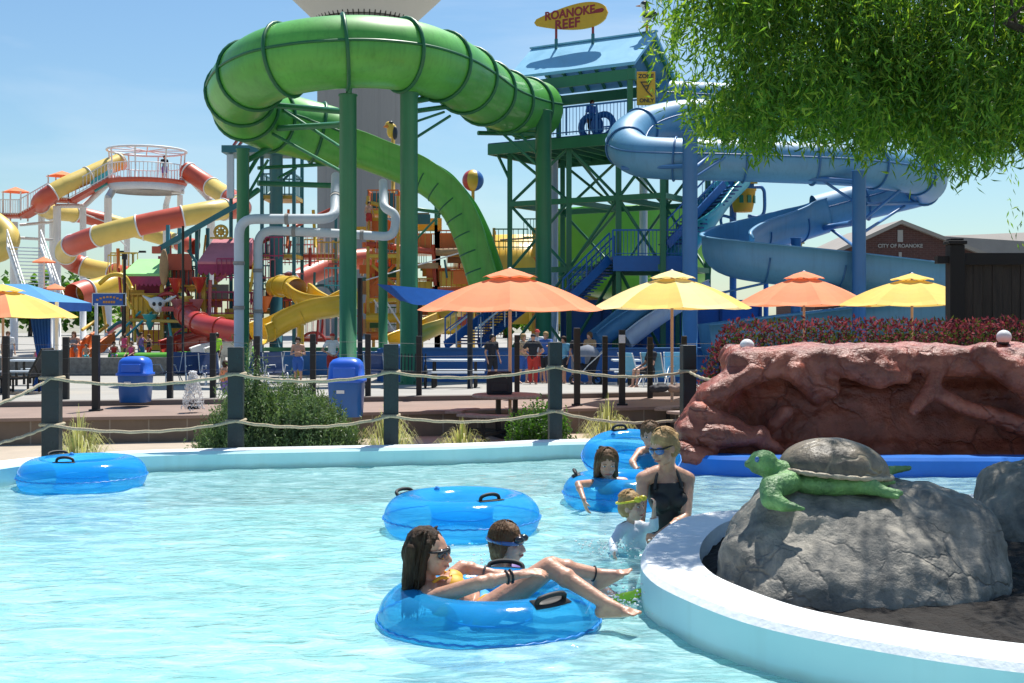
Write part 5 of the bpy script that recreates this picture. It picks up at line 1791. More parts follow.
# ------------------------------------------------------------------ the far slide complex
fs = thing('far_slide_tower', 'white steel slide tower with round railed platform in the distance', 'tower', P(147, 340, 80))
c = P(147, 182, 80)
for rr, zz, tt in ((2.55, 31.0 / 15, .08),):
    pts = [c + V((rr * math.cos(a), rr * math.sin(a), zz)) for a in [2 * PI * k / 40 for k in range(40)]]
    MB().tube(pts, tt, 8, closed=True).build('ring_canopy', M['white'], fs)
    mb = MB()
    for k in range(5):
        a = PI * k / 5
        mb.tube([c + V((rr * math.cos(a), rr * math.sin(a), zz)), c + V((-rr * math.cos(a), -rr * math.sin(a), zz))], .04, 6)
    mb.build('ring_spokes', M['white'], fs)
    for k in range(8):
        a = 2 * PI * k / 8
        MB().tube([c + V((2.4 * math.cos(a), 2.4 * math.sin(a), 0)), c + V((rr * math.cos(a), rr * math.sin(a), zz))], .05, 6).build('ring_post', M['white'], fs)
MB().lathe([(0, -.25), (2.5, -.25), (2.6, -.1), (2.6, .05), (0, .05)], c, 32, smooth=False).build('platform', M['dustyred'], fs)
MB().lathe([(2.3, -.7), (2.5, -.25), (0, -.25)], c, 32).build('platform_frame', M['white'], fs)
mb = MB()
pts = [c + V((2.5 * math.cos(a), 2.5 * math.sin(a), 1.05)) for a in [2 * PI * k / 40 for k in range(40)]]
mb.tube(pts, .035, 6, closed=True)
for k in range(60):
    a = 2 * PI * k / 60
    mb.beam(c + V((2.5 * math.cos(a), 2.5 * math.sin(a), 0)), c + V((2.5 * math.cos(a), 2.5 * math.sin(a), 1.05)), .04)
mb.build('railing', M['white'], fs)
for px, pt_, Y, w in ((108, 198, 78.5, .48), (83, 207, 80, .42), (41.5, 192, 81, .42), (57, 206, 79, .5), (14, 222, 80, .5), (166, 205, 84, .42), (127, 226, 84, .40), (211, 200, 80, .52), (180, 195, 86, .4), (52, 206, 84, .36)):
    a = P(px, pt_, Y)
    MB().tube([(a.x, Y, -.65), a], w / 2, 16).build('column', M['white'], fs)
for a, b, w in (((108, 198, 78.5), (120, 178, 79.5), .5), ((83, 207, 80), (112, 180, 80), .36), ((211, 200, 80), (193, 181, 80), .5), ((193, 181, 80), (180, 180, 80), .4), ((184, 192, 80), (172, 192, 80), .3), ((166, 205, 84), (170, 190, 83), .4), ((57, 206, 79), (84, 206, 80), .3), ((20, 225, 80), (55, 222, 80), .2), ((20, 238, 80), (55, 240, 80), .2), ((84, 214, 80), (106, 222, 79), .1), ((84, 240, 80), (106, 226, 79), .1), ((84, 244, 80), (106, 244, 79), .12), ((112, 232, 79), (128, 248, 83), .1)):
    MB().tube([P(*a), P(*b)], w / 2, 10).build('arm', M['white'], fs)
# ramp and small orange canopies on the stair side
for a, b in (((116, 177, 79.5), (73, 201, 79)), ((73, 201, 79), (52, 200, 79)), ((52, 200, 79), (24, 216, 79)), ((24, 216, 79), (4, 216, 79))):
    MB().beam(P(*a), P(*b), 1.6, .22).build('walkway', M['dustyred'], fs)
    mb = MB()
    rail_panel(mb, P(*a) + V((0, -.8, 0)), P(*b) + V((0, -.8, 0)), 1.0, 12)
    mb.build('railing', M['white'], fs)
for px, py, w_ in ((62, 172, 25), (15.5, 188, 22)):
    o = P(px, py + 4, 79)
    h = w_ / 1200 * 79 / 2
    MB().lathe([(0, .34), (h * 1.3, 0), (h * 1.25, -.04), (0, .26)], o, 4, smooth=False).build('canopy', M['umb_orange'], fs)
    for sx in (-1, 1):
        for sy in (-1, 1):
            MB().tube([o + V((sx * h * .8, sy * h * .8, 0)), o + V((sx * h * .8, sy * h * .8, -1.9))], .05, 6).build('canopy_post', M['white'], fs)
for px, py, w_, m in ((44, 262, 24, 'umb_orange'), (55, 289, 26, 'umb_orange')):
    o = P(px, py, 62)
    h = w_ / 1200 * 62 / 2
    t = thing('patio_umbrella', ('upper' if py < 270 else 'lower') + ' small faded orange umbrella below the far white slide tower', 'umbrella', (o.x, 62, -.65), 'small far umbrellas')
    MB().lathe([(0, .28), (h, 0), (h * .98, -.04), (0, .22)], o, 8, smooth=False).build('canopy', M[m], t)
    MB().tube([o + Z * .25, V((o.x, 62, -.65))], .04, 6).build('pole', M['white'], t)
for a, b in (((24, 250, 70), (50, 312, 66)),):
    A_, B_ = P(24, 246, 70), P(46, 312, 66)
    stairs('far_stairs', 'grey white stair flight below the far slide tower', A_, B_, V((.9, .2, 0)), 18, M['white'], M['pvc'])
a_, b_ = P(-5, 222, 76), P(10, 222, 76)
mbx = cr([P(-20, 215, 78), P(-2, 226, 77), P(8, 238, 76.5), P(0, 250, 76), P(-20, 252, 76)], 6)
MB().sweep(circ(.75, 16), mbx).build('tube', M['paleyellow'], fs)


def striped(lab, pts, r, seq):
    path = cr([P(*p) for p in pts], 10)
    t = thing('striped_slide', lab, 'water slide', V((path[0].x, path[0].y, -.65)), 'faded red and yellow tube slides')
    n = len(path)
    # alternating colours, each section a part
    i, k = 0, 0
    while i < n - 1:
        acc_, j = 0, i
        while j < n - 1 and acc_ < seq[1]:
            acc_ += (path[j + 1] - path[j]).length; j += 1
        MB().sweep(circ(r, 20), path[i:j + 1], caps=False).build('tube_section', M[seq[0][k % len(seq[0])]], t)
        flange(path, i, r, .05, .06).build('flange', M['white'], t)
        i = j; k += 1


striped('faded yellow and red tube dropping left from the round platform', [(122, 161, 81), (104, 168, 80), (84, 177, 79), (64, 186, 78), (47, 196, 77.5), (40, 204, 79), (50, 211, 82), (80, 215, 85), (110, 222, 86), (140, 231, 86), (168, 239, 86), (195, 247, 85)], .56, (['paleyellow', 'paleyellow', 'dustyred'], 2.6))
striped('big red and yellow striped tube curling in front of the white columns', [(186, 170, 80), (212, 187, 79), (236, 202, 76), (240, 208, 72), (218, 210, 69.5), (190, 215, 68.5), (150, 223, 68), (112, 232, 68), (80, 242, 69), (66, 250, 71), (70, 260, 73.5), (88, 268, 74), (112, 273, 73), (132, 277, 72)], .60, (['dustyred', 'paleyellow'], 2.5))
striped('low yellow tube with dark red mouth behind the blue signboard', [(165, 277, 63), (140, 279, 62.5), (118, 284, 62), (98, 290, 61), (82, 293, 60), (74, 296, 59.5)], .62, (['paleyellow', 'yellow', 'dustyred'], 2.2))
striped('faded pink tube rising right behind the yellow slide to the water tower', [(290, 283, 62), (306, 276, 63), (322, 269, 64), (345, 261, 65), (372, 258, 66)], .55, (['dustyred'], 3.0))
for x1_, y1_, x2_, y2_ in ((116, 170, 96, 184),):
    MB().beam(P(114, 174, 79), P(92, 187, 79), .12, .8).build('teal_panel', M['tealbright'], fs)

# light poles
for px, yt, Y, lab, h in ((133, 253, 95, 'grey double headed light pole far behind the play structure', 1), (124.5, 258, 47, 'thin black lamp pole before the pale green canopy', 0)):
    a = P(px, yt, Y)
    t = thing('light_pole', lab, 'light pole', (a.x, Y, -.65))
    MB().tube([(a.x, Y, -.65), a], .09 if h else .06, 8).build('pole', M['black'], t)
    if h:
        for s in (-1, 1):
            MB().beam(a - Z * .1, a + V((s * .5, 0, .05)), .06).build('arm', M['black'], t)
            MB().box(a + V((s * .75, 0, .1)), (.5, .3, .16)).build('lamp_head', M['black'], t)
    else:
        MB().box(a + V((0, 0, .05)), (.16, .16, .22)).build('lamp_head', M['black'], t)
# far trees along the horizon
def far_tree(px, Y, h, w, lab):
    t = thing('far_tree', lab, 'tree', (P(px, 0, Y).x, Y, -1.2), 'trees far beyond the park')
    x = P(px, 0, Y).x
    MB().tube([(x, Y, -1.2), (x + .1, Y, h * .5)], [.3, .15], 8).build('trunk', M['bark'], t)
    mb = MB()
    lobes = [(V((x + R.uniform(-.3, .3) * w, Y + R.uniform(-.2, .2) * w, h * R.uniform(.35, .85))), R.uniform(.16, .28) * w) for _ in range(9)]
    for _ in range(1100):
        c, r = R.choice(lobes)
        d = V((R.gauss(0, 1), R.gauss(0, 1), R.gauss(0, 1))).normalized()
        p = c + d * r * R.uniform(.6, 1.08)
        n_ = V((R.gauss(0, 1), R.gauss(0, 1), R.gauss(0, 1))).normalized()
        u_ = n_.orthogonal().normalized() * .28; v_ = n_.cross(u_)
        mb.mi = R.choice((0, 0, 1))
        mb.add([p - u_ - v_, p + u_ - v_, p + u_ + v_, p - u_ + v_], [(0, 1, 2, 3)])
    mb.build('crown', [M['leaf_b'], M['leaf_a']], t)


for i, (px, Y, h, w) in enumerate(((-60, 130, 6, 9), (30, 140, 5.5, 9), (95, 150, 6, 10), (545, 120, 5, 8), (505, 130, 4, 8), (590, 125, 5.5, 8), (660, 120, 5, 9))):
    far_tree(px, Y, h, w, ('broad green tree behind the yellow umbrella', 'round green tree behind the blue cabana', 'green tree low behind the orange slide', 'dark tree beyond the green slide column', 'low tree beyond the wide blue stairs', 'leafy tree far behind the tower legs', 'dark green tree far behind the stair landing')[i])

# blue shade sail left of the orange umbrella
a, b, c_, d = P(377, 284, 33), P(455, 291, 31), P(440, 303, 33), P(400, 301, 34.5)
mb = MB()
n = 10
vs = [(a.lerp(b, i / n)).lerp(d.lerp(c_, i / n), j / n) - Z * .25 * math.sin(PI * i / n) * math.sin(PI * j / n) for i in range(n + 1) for j in range(n + 1)]
mb.add(vs, [(i * (n + 1) + j, (i + 1) * (n + 1) + j, (i + 1) * (n + 1) + j + 1, i * (n + 1) + j + 1) for i in range(n) for j in range(n)], True)
t = thing('shade_sail', 'royal blue shade sail stretched left of the orange umbrella', 'shade sail', (a.x, 33, plz(33)))
mb.build('sail', M['canvas_blue'], t)
for px, py, Y in ((360, 278, 33), (420, 297, 36), (470, 290, 30.5)):
    q_ = P(px, py, Y)
    MB().tube([(q_.x, Y, plz(Y)), q_], .07, 8).build('post', M['black'], t)


# ------------------------------------------------------------------ loungers, chairs and tables on the plaza
def sling_chair(lab, m):
    t = thing('sling_chair', lab, 'chair', (0, 0, 0), 'sling chairs along the toddler pool')
    for s in (-1, 1):
        MB().tube(cr([(s * .29, -.38, 0), (s * .29, -.30, .36), (s * .29, .25, .30), (s * .29, .55, .95)], 4), .018, 6).build('side_frame', M['white'], t)
        MB().tube([(s * .29, .40, 0), (s * .29, .0, .58), (s * .29, -.32, .58)], .016, 6).build('leg', M['white'], t)
    pts = cr([(0, -.32, .36), (0, 0, .30), (0, .25, .31), (0, .4, .62), (0, .55, .95)], 4)
    mb = MB().sweep([(-.27, 0), (.27, 0), (.27, .015), (-.27, .015)], pts, smooth=False)
    mb.build('sling', M[m], t)
    return t


ch = sling_chair('first navy sling chair left of the cable fence bin', 'sling')
ch.location = (P(196, 0, 36).x, 36, plz(36)); ch.rotation_euler = (0, 0, .3)
names = {213: 'navy sling chair beside the black fence post', 246: 'navy sling chair right behind the second rope post', 262: 'navy sling chair above the right half of the bush', 378: 'navy sling chair right of the blue bin', 180: 'navy sling chair nearest the little fountain', 274: 'navy sling chair left of the shirtless boy', 160: 'navy sling chair just right of the left blue bin'}
for px, lab in names.items():
    dup(ch, (P(px, 0, 36).x, 36 + R.uniform(-.5, .8), plz(36)), R.uniform(-.5, .5), lab)
cl2 = sling_chair('light blue sling chair behind the yellow umbrella pole', 'sling_light')
cl2.location = (P(659, 0, 32).x, 32, plz(32)); cl2.rotation_euler = (0, 0, 2.6)
dup(cl2, (P(677, 0, 32.5).x, 32.5, plz(32)), 2.9, 'light blue sling chair between the yellow umbrella pole and blue column')
dup(cl2, (P(640, 0, 33).x, 33, plz(33)), 2.2, 'light blue sling chair under the bare legged sitter')
# dark lounger at the far left
t = thing('sun_lounger', 'dark sling lounger with raised back at the far left of the plaza', 'lounger', P(20, 395, 27.5))
o = P(16, 380, 27.2); zl = plz(27.2)
for y in (-.32, .32):
    MB().tube(cr([(o.x - 1.1, o.y + y, zl + .36), (o.x + .25, o.y + y, zl + .34), (o.x + .45, o.y + y, zl + .50), (o.x + .72, o.y + y, zl + 1.0)], 4), .03, 6).build('side_frame', M['black'], t)
    for x in (-1.0, -.2, .4):
        MB().tube([(o.x + x, o.y + y, zl), (o.x + x, o.y + y, zl + .36)], .028, 6).build('leg', M['black'], t)
    MB().tube([(o.x + .85, o.y + y, zl), (o.x + .55, o.y + y, zl + .62)], .025, 6).build('leg', M['black'], t)
MB().sweep([(-.3, 0), (.3, 0), (.3, .02), (-.3, .02)], cr([(o.x - 1.1, o.y, zl + .36), (o.x + .25, o.y, zl + .33), (o.x + .45, o.y, zl + .5), (o.x + .72, o.y, zl + 1.0)], 5), smooth=False).build('sling', M['shirt_dark'], t)


def long_table(px0, px1, Y, lab, m='pvc'):
    a, b = P(px0, 0, Y).x, P(px1, 0, Y).x
    z = plz(Y)
    t = thing('long_table', lab, 'table', ((a + b) / 2, Y, z), 'grey tables on the plaza')
    MB().box(((a + b) / 2, Y, z + .74), (b - a, .75, .05)).build('tabletop', M[m], t, bevel=.01)
    for x in (a + .25, b - .25):
        MB().beam((x, Y - .28, z), (x, Y - .28, z + .72), .06).build('leg', M['black'], t)
        MB().beam((x, Y + .28, z), (x, Y + .28, z + .72), .06).build('leg', M['black'], t)
    for s in (-.75, .75):
        MB().box(((a + b) / 2, Y + s, z + .44), (b - a, .28, .045)).build('bench', M[m], t, bevel=.01)
        for x in (a + .25, b - .25):
            MB().beam((x, Y + s, z), (x, Y + s, z + .42), .06).build('leg', M['black'], t)


long_table(425, 485, 32, 'grey long picnic table behind the black cooler bag')
long_table(12, 52, 36, 'grey long table behind the dark lounger')
long_table(612, 640, 34, 'grey short table right of the standing black post')
# black metal bench
t = thing('metal_bench', 'black slatted metal bench left of the grey picnic table', 'bench', P(406, 385, 31))
o = P(406, 385, 31); z = plz(31)
mb = MB()
for k in range(12):
    mb.beam((o.x - .5 + k * .09, 31.2, z + .40), (o.x - .5 + k * .09, 31.3, z + .9), .03)
mb.build('back_slats', M['black'], t)
MB().box((o.x, 31, z + .42), (1.1, .45, .04)).build('seat', M['black'], t)
for s in (-.5, .5):
    pts = [V((o.x + s, 31 + .3 * math.cos(a), z + .32 + .3 * math.sin(a))) for a in [2 * PI * k / 16 for k in range(16)]]
    MB().tube(pts, .025, 6, closed=True).build('ring_leg', M['black'], t)

# little splash jet
jet = thing('fountain_jet', 'small white splashing water jet on the ledge left of bush', 'fountain', P(193, 406, 21.2))
jc = P(193, 409, 21.2)
mb = MB()
Rr = random.Random(5)
for k in range(1100):
    u = Rr.random()
    top_ = 1 - u * u
    an, rad = Rr.uniform(0, 2 * PI), (.05 + .17 * u ** 1.2) * Rr.uniform(.55, 1.0)
    z = jc.z + .62 * (1 - u ** 1.7) + Rr.uniform(-.02, .02)
    mb.ell((jc.x + rad * math.cos(an), jc.y + rad * math.sin(an), max(z, jc.z)), (Rr.uniform(.004, .010), Rr.uniform(.004, .010), Rr.uniform(.008, .03)), n=6, m=4)
for k in range(150):
    an, rad = Rr.uniform(0, 2 * PI), Rr.uniform(0, .065)
    mb.ell((jc.x + rad * math.cos(an), jc.y + rad * math.sin(an), jc.z + Rr.uniform(.52, .66)), Rr.uniform(.012, .024), n=6, m=4)
mb.build('spray', M['globe'], jet)
MB().lathe([(0, 0), (.1, 0), (.09, .05), (.03, .06), (.03, .1), (0, .1)], jc, 16).build('nozzle', M['black'], jet)

# stroller
t = thing('stroller', 'dark pushchair with pale canopy parked by the group at the fence', 'stroller', P(586, 386, 36))
o = P(586, 386, 36); o.z = plz(36)
q = lambda x, y, z_: o + V((x, y, z_))
for x in (-.35, .35):
    for y in (-.25, .25):
        pts = [q(x, y, .14) + V((.13 * math.cos(a), 0, .13 * math.sin(a))) for a in [2 * PI * k / 14 for k in range(14)]]
        MB().tube(pts, .03, 6, closed=True).build('wheel', M['rubber'], t)
    MB().tube([q(-.35, x * .7, .14), q(.05, x * .7, .6), q(.55, x * .7, 1.05)], .018, 6).build('frame_bar', M['white'], t)
    MB().tube([q(.35, x * .7, .14), q(-.1, x * .7, .65)], .018, 6).build('frame_bar', M['black'], t)
fused([('c', q(-.2, 0, .5), q(.15, 0, .45), .16, .16), ('c', q(.15, 0, .5), q(.3, 0, .85), .15, .13)], .03, 'seat', M['shirt_dark'], t)
MB().lathe([(.36, 0), (.33, .16), (.22, .30), (.0, .36)], q(.05, 0, .85), 16).build('canopy', M['shirt_grey'], t)
# ------------------------------------------------------------------ swim tubes
def swim_tube(px, Y, lab, handles, zc=.095, tilt=0.0, tdir=0.0, Rr_=.385, r=.168):
    c = V(((px - 512) / F * Y, Y, zc))
    t = thing('swim_tube', lab, 'swim tube', c, 'clear blue swim tubes on the river')
    Mt = Matrix.Rotation(tdir, 3, 'Z') @ Matrix.Rotation(tilt, 3, 'X') @ Matrix.Rotation(-tdir, 3, 'Z')
    def pt(th, ph, dr=0):
        w = 1 + .012 * math.sin(th * 9) * max(0, -math.sin(ph - .2)) + .010 * math.sin(th * 23) * (math.cos(ph) > .9)
        rr = (r + dr) * w
        return c + Mt @ V(((Rr_ + rr * math.cos(ph)) * math.cos(th), (Rr_ + rr * math.cos(ph)) * math.sin(th), rr * .95 * math.sin(ph)))
    NA, NB = 96, 32
    mb = MB()
    vs = [pt(2 * PI * i / NA, 2 * PI * j / NB) for i in range(NA) for j in range(NB)]
    mb.add(vs, [(i * NB + j, ((i + 1) % NA) * NB + j, ((i + 1) % NA) * NB + (j + 1) % NB, i * NB + (j + 1) % NB) for i in range(NA) for j in range(NB)], True)
    mb.build('ring', M['vinyl'], t)
    # crimped weld seam round the outside
    pts = [pt(2 * PI * k / 160, .02 * math.sin(k * 1.9), .006) for k in range(160)]
    MB().tube(pts, .0055, 6, closed=True).build('seam', M['vinylseam'], t)
    pts = [pt(2 * PI * k / 96, PI, .003) for k in range(96)]
    MB().tube(pts, .005, 6, closed=True).build('seam', M['vinylseam'], t)
    for th, ph in handles:
        th, ph = math.radians(th), math.radians(ph)
        pts = [pt(th + d, ph, h) for d, h in ((-.20, .0), (-.18, .028), (-.10, .042), (0, .046), (.10, .042), (.18, .028), (.20, .0))]
        h_ = MB().tube(cr(pts, 4), .0125, 8).build('handle', M['rubber'], t)
        mb = MB()
        g = [pt(th + d, ph + e, .004) for d in (-.24, -.12, 0, .12, .24) for e in (-.22, 0, .22)]
        mb.add(g, [(i * 3 + j, i * 3 + j + 1, (i + 1) * 3 + j + 1, (i + 1) * 3 + j) for i in range(4) for j in range(2)], True)
        mb.build('patch', M['rubber'], h_, solid=.004)
    vp = pt(2.2, 1.9, .002)
    MB().lathe([(0, 0), (.022, 0), (.022, .008), (.012, .012), (.012, .022), (0, .022)], vp, 14).build('valve', M['vinylseam'], t)
    return t


swim_tube(489, 5.98, 'clear blue swim tube carrying the laughing woman in sunglasses', [(-48, 68), (80, 60)], .015)
swim_tube(462, 8.5, 'empty clear blue swim tube floating behind the laughing woman', [(-57, 92), (150, 50)])
swim_tube(82.5, 10.72, 'empty clear blue swim tube drifting by the far pool wall under the rope fence', [(-93, 92), (137, 60)])
swim_tube(624, 9.75, 'clear blue swim tube with the long haired girl leaning through it', [(178, 70), (20, 80)], .085, 0, 0, .34, .155)
swim_tube(631, 10.9, 'clear blue swim tube tipped up behind the long haired girl', [(-142, 78), (105, 80)], .24, .30, 0, .30, .145)


# ------------------------------------------------------------------ people
def hand(pr, w, d, n, k, curl=.35, spread=.12):
    """palm and five fingers; d = along the hand, n = back of the hand"""
    d = d.normalized(); n = (n - d * n.dot(d)).normalized(); s = d.cross(n)
    pc = w + d * .045 * k
    Mx = Matrix((d, s, n)).transposed()
    pr.append(('e', pc, (.055 * k, .041 * k, .017 * k), Mx))
    pr.append(('c', w, pc, .024 * k, .02 * k))
    for i, (o, l) in enumerate(((-.030, .066), (-.010, .076), (.010, .072), (.030, .056))):
        b = w + (d * .088 + s * o * 1.08) * k
        d1 = (d + s * o * spread * 30 * .3 - n * curl).normalized()
        d2 = (d1 - n * curl * 1.3).normalized()
        m_ = b + d1 * l * .55 * k
        pr.append(('c', b, m_, .0092 * k, .0085 * k)); pr.append(('c', m_, m_ + d2 * l * .5 * k, .0085 * k, .007 * k))
    b = w + (d * .03 - s * .034) * k
    m_ = b + (d * .6 - s * .6 - n * .3).normalized() * .035 * k
    pr.append(('c', b, m_, .012 * k, .0105 * k)); pr.append(('c', m_, m_ + (d * .9 - s * .25 - n * .45).normalized() * .03 * k, .0105 * k, .008 * k))


def foot(pr, an, toe, k, up, toes=True):
    d = (toe - an); L = d.length; d.normalize()
    up = (up - d * up.dot(d)).normalized(); s = d.cross(up)
    heel = an - up * .045 * k - d * .035 * k
    ball = an + d * L * .68 - up * .03 * k
    pr.append(('c', heel, ball, .033 * k, .028 * k)); pr.append(('c', an, ball, .036 * k, .022 * k)); pr.append(('c', an, heel, .036 * k, .034 * k))
    pr.append(('c', ball - s * .018 * k, ball + s * .02 * k, .022 * k, .02 * k))
    if toes:
        for i in range(5):
            b = ball + s * (-.030 + .0155 * i) * k + d * .012 * k
            pr.append(('c', b, b + (d * (1 - .08 * i) - up * .12) * .05 * k, (.0125 if i == 0 else .0095) * k, (.0105 if i == 0 else .0078) * k))
    else:
        pr.append(('c', ball, ball + d * .04 * k, .024 * k, .018 * k))


class Body:
    def __init__(s, J, k, hs, f, up=Z, fem=.0, detail=True):
        s.J, s.k, s.hs = J, k, hs
        s.f = f.normalized()
        s.u = (up - s.f * up.dot(s.f)).normalized()
        s.r = s.f.cross(s.u)
        s.H = J['H']
        s.detail = detail
        s.a = (J['nk'] - J['pe']).normalized()
        x = (J['shR'] - J['shL']); x = (x - s.a * x.dot(s.a)).normalized()
        s.x = x
        s.T = Matrix((x, s.a.cross(x), s.a)).transposed()
        s.fem = fem

    def hp(s, a, b, c):
        return s.H + (s.r * a + s.f * b + s.u * c) * s.hs

    def torso(s, g=0.0):
        J, k = s.J, s.k
        L = (J['nk'] - J['pe']).length
        l = lambda t: J['pe'].lerp(J['nk'], t)
        w = 1 - .1 * s.fem
        out = [('e', l(.70), (.150 * k * w + g, .105 * k + g, L * .30 + g), s.T), ('e', l(.38), ((.125 - .015 * s.fem) * k + g, .092 * k + g, L * .30 + g), s.T),
               ('e', l(.04), ((.155 + .012 * s.fem) * k + g, .112 * k + g, L * .24 + g), s.T), ('c', l(.9), l(.72), .07 * k + g, .10 * k + g)]
        if s.fem:
            fw = s.a.cross(s.x)
            if fw.dot(s.f) < 0:
                fw = -fw
            for q in (-1, 1):
                out.append(('e', l(.62) + s.x * q * .072 * k + fw * .075 * k, (.062 * k + g, .058 * k + g, .062 * k + g), s.T))
        return out

    def limbs(s, g=0.0, arm=1.0, leg=1.0, arms=True, legs=True):
        J, k = s.J, s.k
        out = []
        def part(a, b, r0, r1, t):
            if t > 0:
                out.append(('c', a, a.lerp(b, min(t, 1)), r0 + g, lerp(r0, r1, min(t, 1)) + g))
        for q in 'LR':
            if arms:
                sh, el, wr = J['sh' + q], J['el' + q], J['wr' + q]
                part(J['nk'].lerp(sh, .35), sh, .06 * k, .054 * k, 1)
                part(sh, el, .048 * k, .038 * k, arm * 2)
                part(el, wr, .038 * k, .025 * k, arm * 2 - 1)
                if arm >= 1 and not g:
                    e2 = el.lerp(wr, .28)
                    out.append(('e', e2, .041 * k))
            if legs:
                hi, kn, an = J['hi' + q], J['kn' + q], J['an' + q]
                part(hi, kn, .082 * k, .054 * k, leg * 2)
                part(kn, an, .052 * k, .034 * k, leg * 2 - 1)
                if leg >= 1 and not g:
                    c = kn.lerp(an, .3)
                    b_ = (hi - kn).normalized() * .0
                    out.append(('e', c + b_, .054 * k))
        return out

    def head(s):
        h, p = s.hs, s.hp
        Mx = Matrix((s.r, s.f, s.u)).transposed()
        e = lambda a, b, c, x, y, z: ('e', p(a, b, c), (x * h, y * h, z * h), Mx)
        J = s.J
        out = [e(0, -.05, .13, .335, .405, .365), e(0, .11, -.14, .265, .27, .33), e(0, .20, -.36, .135, .13, .11), e(0, .27, .12, .25, .10, .09),
               ('c', J['nk'], p(0, -.1, -.3), .056 * s.k, .05 * s.k)]
        if s.detail:
            out += [('c', p(0, .37, .03), p(0, .455, -.13), .035 * h, .055 * h), e(.055, .40, -.145, .05, .05, .04), e(-.055, .40, -.145, .05, .05, .04),
                    e(.17, .28, -.10, .10, .09, .10), e(-.17, .28, -.10, .10, .09, .10), e(0, .36, -.245, .115, .05, .03), e(0, .35, -.295, .10, .05, .03)]
            for q in (-1, 1):
                out.append(e(.335 * q, -.03, -.02, .04, .085, .135))
                out.append(e(.325 * q, .0, -.12, .03, .045, .06))
        return out

    def hands(s):
        out = []
        for q in 'LR':
            w, e = s.J['wr' + q], s.J['el' + q]
            d = s.J.get('hd' + q, w - e)
            n = s.J.get('hn' + q, s.x * (1 if q == 'R' else -1))
            if s.detail:
                hand(out, w, d, n, s.k, s.J.get('cu' + q, .35))
            else:
                dn = d.normalized()
                out.append(('c', w, w + dn * .09 * s.k, .03 * s.k, .034 * s.k)); out.append(('c', w + dn * .08 * s.k, w + dn * .15 * s.k, .03 * s.k, .02 * s.k))
                out.append(('c', w + dn * .03 * s.k, w + dn * .09 * s.k + s.x * .03 * s.k, .018 * s.k, .014 * s.k))
        return out

    def feet(s):
        out = []
        for q in 'LR':
            foot(out, s.J['an' + q], s.J['to' + q], s.k, s.J.get('fu' + q, s.J['kn' + q] - s.J['an' + q]), s.detail)
        return out


GARM = {}


def dress(b, t, look, vox):
    k = b.k
    J = b.J
    up, dn = b.a, -b.a
    L = (J['nk'] - J['pe']).length
    l = lambda q: J['pe'].lerp(J['nk'], q)
    for kind, m, name in look:
        g = .010 if b.detail else .016
        if kind == 'tee':
            fused(b.torso(g) + b.limbs(g, arm=.28, legs=False), vox, name, M[m], t, sm=3, cuts=[(l(1.07), up), (l(-.12), dn)])
        elif kind == 'long':
            fused(b.torso(g) + b.limbs(g, arm=.95, legs=False), vox, name, M[m], t, sm=2, cuts=[(l(1.16), up), (l(-.12), dn)])
        elif kind == 'tank':
            fused(b.torso(g), vox, name, M[m], t, sm=3, cuts=[(l(.93), up), (l(-.1), dn)])
        elif kind == 'onepiece':
            fused(b.torso(g * .8), vox, name, M[m], t, sm=2, cuts=[(l(.86), up)])
        elif kind == 'shorts':
            fused(b.torso(g)[2:3] + b.limbs(g + .006, leg=.40, arms=False), vox, name, M[m], t, sm=3, cuts=[(l(.22), up)])
        elif kind == 'pants':
            fused(b.torso(g)[2:3] + b.limbs(g + .006, leg=.97, arms=False), vox, name, M[m], t, sm=3, cuts=[(l(.22), up)])
        elif kind == 'bottom':
            fused(b.torso(g * .6)[2:3], vox, name, M[m], t, sm=2, cuts=[(l(.16), up)])
        elif kind == 'bikini':
            fused(b.torso(g * .6)[:2] + b.torso(g * .6)[4:], vox, name, M[m], t, sm=2, cuts=[(l(.74), up), (l(.50), dn)])


def hairdo(b, t, style, m, vox):
    p, h = b.hp, b.hs
    Mx = Matrix((b.r, b.f, b.u)).transposed()
    e = lambda a, bb, c, x, y, z: ('e', p(a, bb, c), (x * h, y * h, z * h), Mx)
    g_ = 0 if b.detail else .03
    pr = [e(0, -.085, .185, .40 + g_, .425 + g_, .40 + g_), e(0, -.19, -.02, .375 + g_, .33, .36)]
    if style == 'long':
        for a in (-.26, -.1, .1, .26):
            pr.append(('c', p(a, -.26, .1), p(a * 1.25, -.30, -.62), .17 * h, .12 * h))
        for q in (-1, 1):
            pr.append(('c', p(.30 * q, .08, .22), p(.36 * q, -.02, -.45), .10 * h, .09 * h))
    elif style == 'bob':
        for q in (-1, 1):
            pr.append(('c', p(.31 * q, .0, .1), p(.32 * q, -.05, -.25), .10 * h, .09 * h))
        pr.append(('c', p(0, -.3, 0), p(0, -.32, -.3), .22 * h, .18 * h))
    elif style == 'bun':
        pr.append(e(0, -.50, .18, .16, .15, .15))
    sd = V((b.H.x * 9, b.H.y, 2))
    if style == 'cap':
        pr = [e(0, -.07, .17, .375, .435, .37)]
        fused(pr, vox, 'cap', m, t, sm=2, cuts=[(p(0, 0, .12), -b.u)])
        bp_ = MB()
        pts = [p(.32 * math.cos(a), .30 + .34 * math.sin(a), .15 - .05 * math.sin(a)) for a in [PI * i / 10 for i in range(11)]]
        bp_.add(pts + [v + b.u * .02 * h for v in pts], [list(range(11)), list(range(11, 22))[::-1]] + [(i, i + 11, i + 12, i + 1) for i in range(10)])
        bp_.build('cap_brim', m, t)
        return
    fused(pr, vox, 'hair', m, t, sm=2, disp=(lambda q: .006 * h / .2 * noise.fractal(V((q.x * 70, q.y * 70, q.z * 14)) + sd, .7, 2.2, 3)) if b.detail else None)
    if b.detail:
        strands(b, t, style, m)


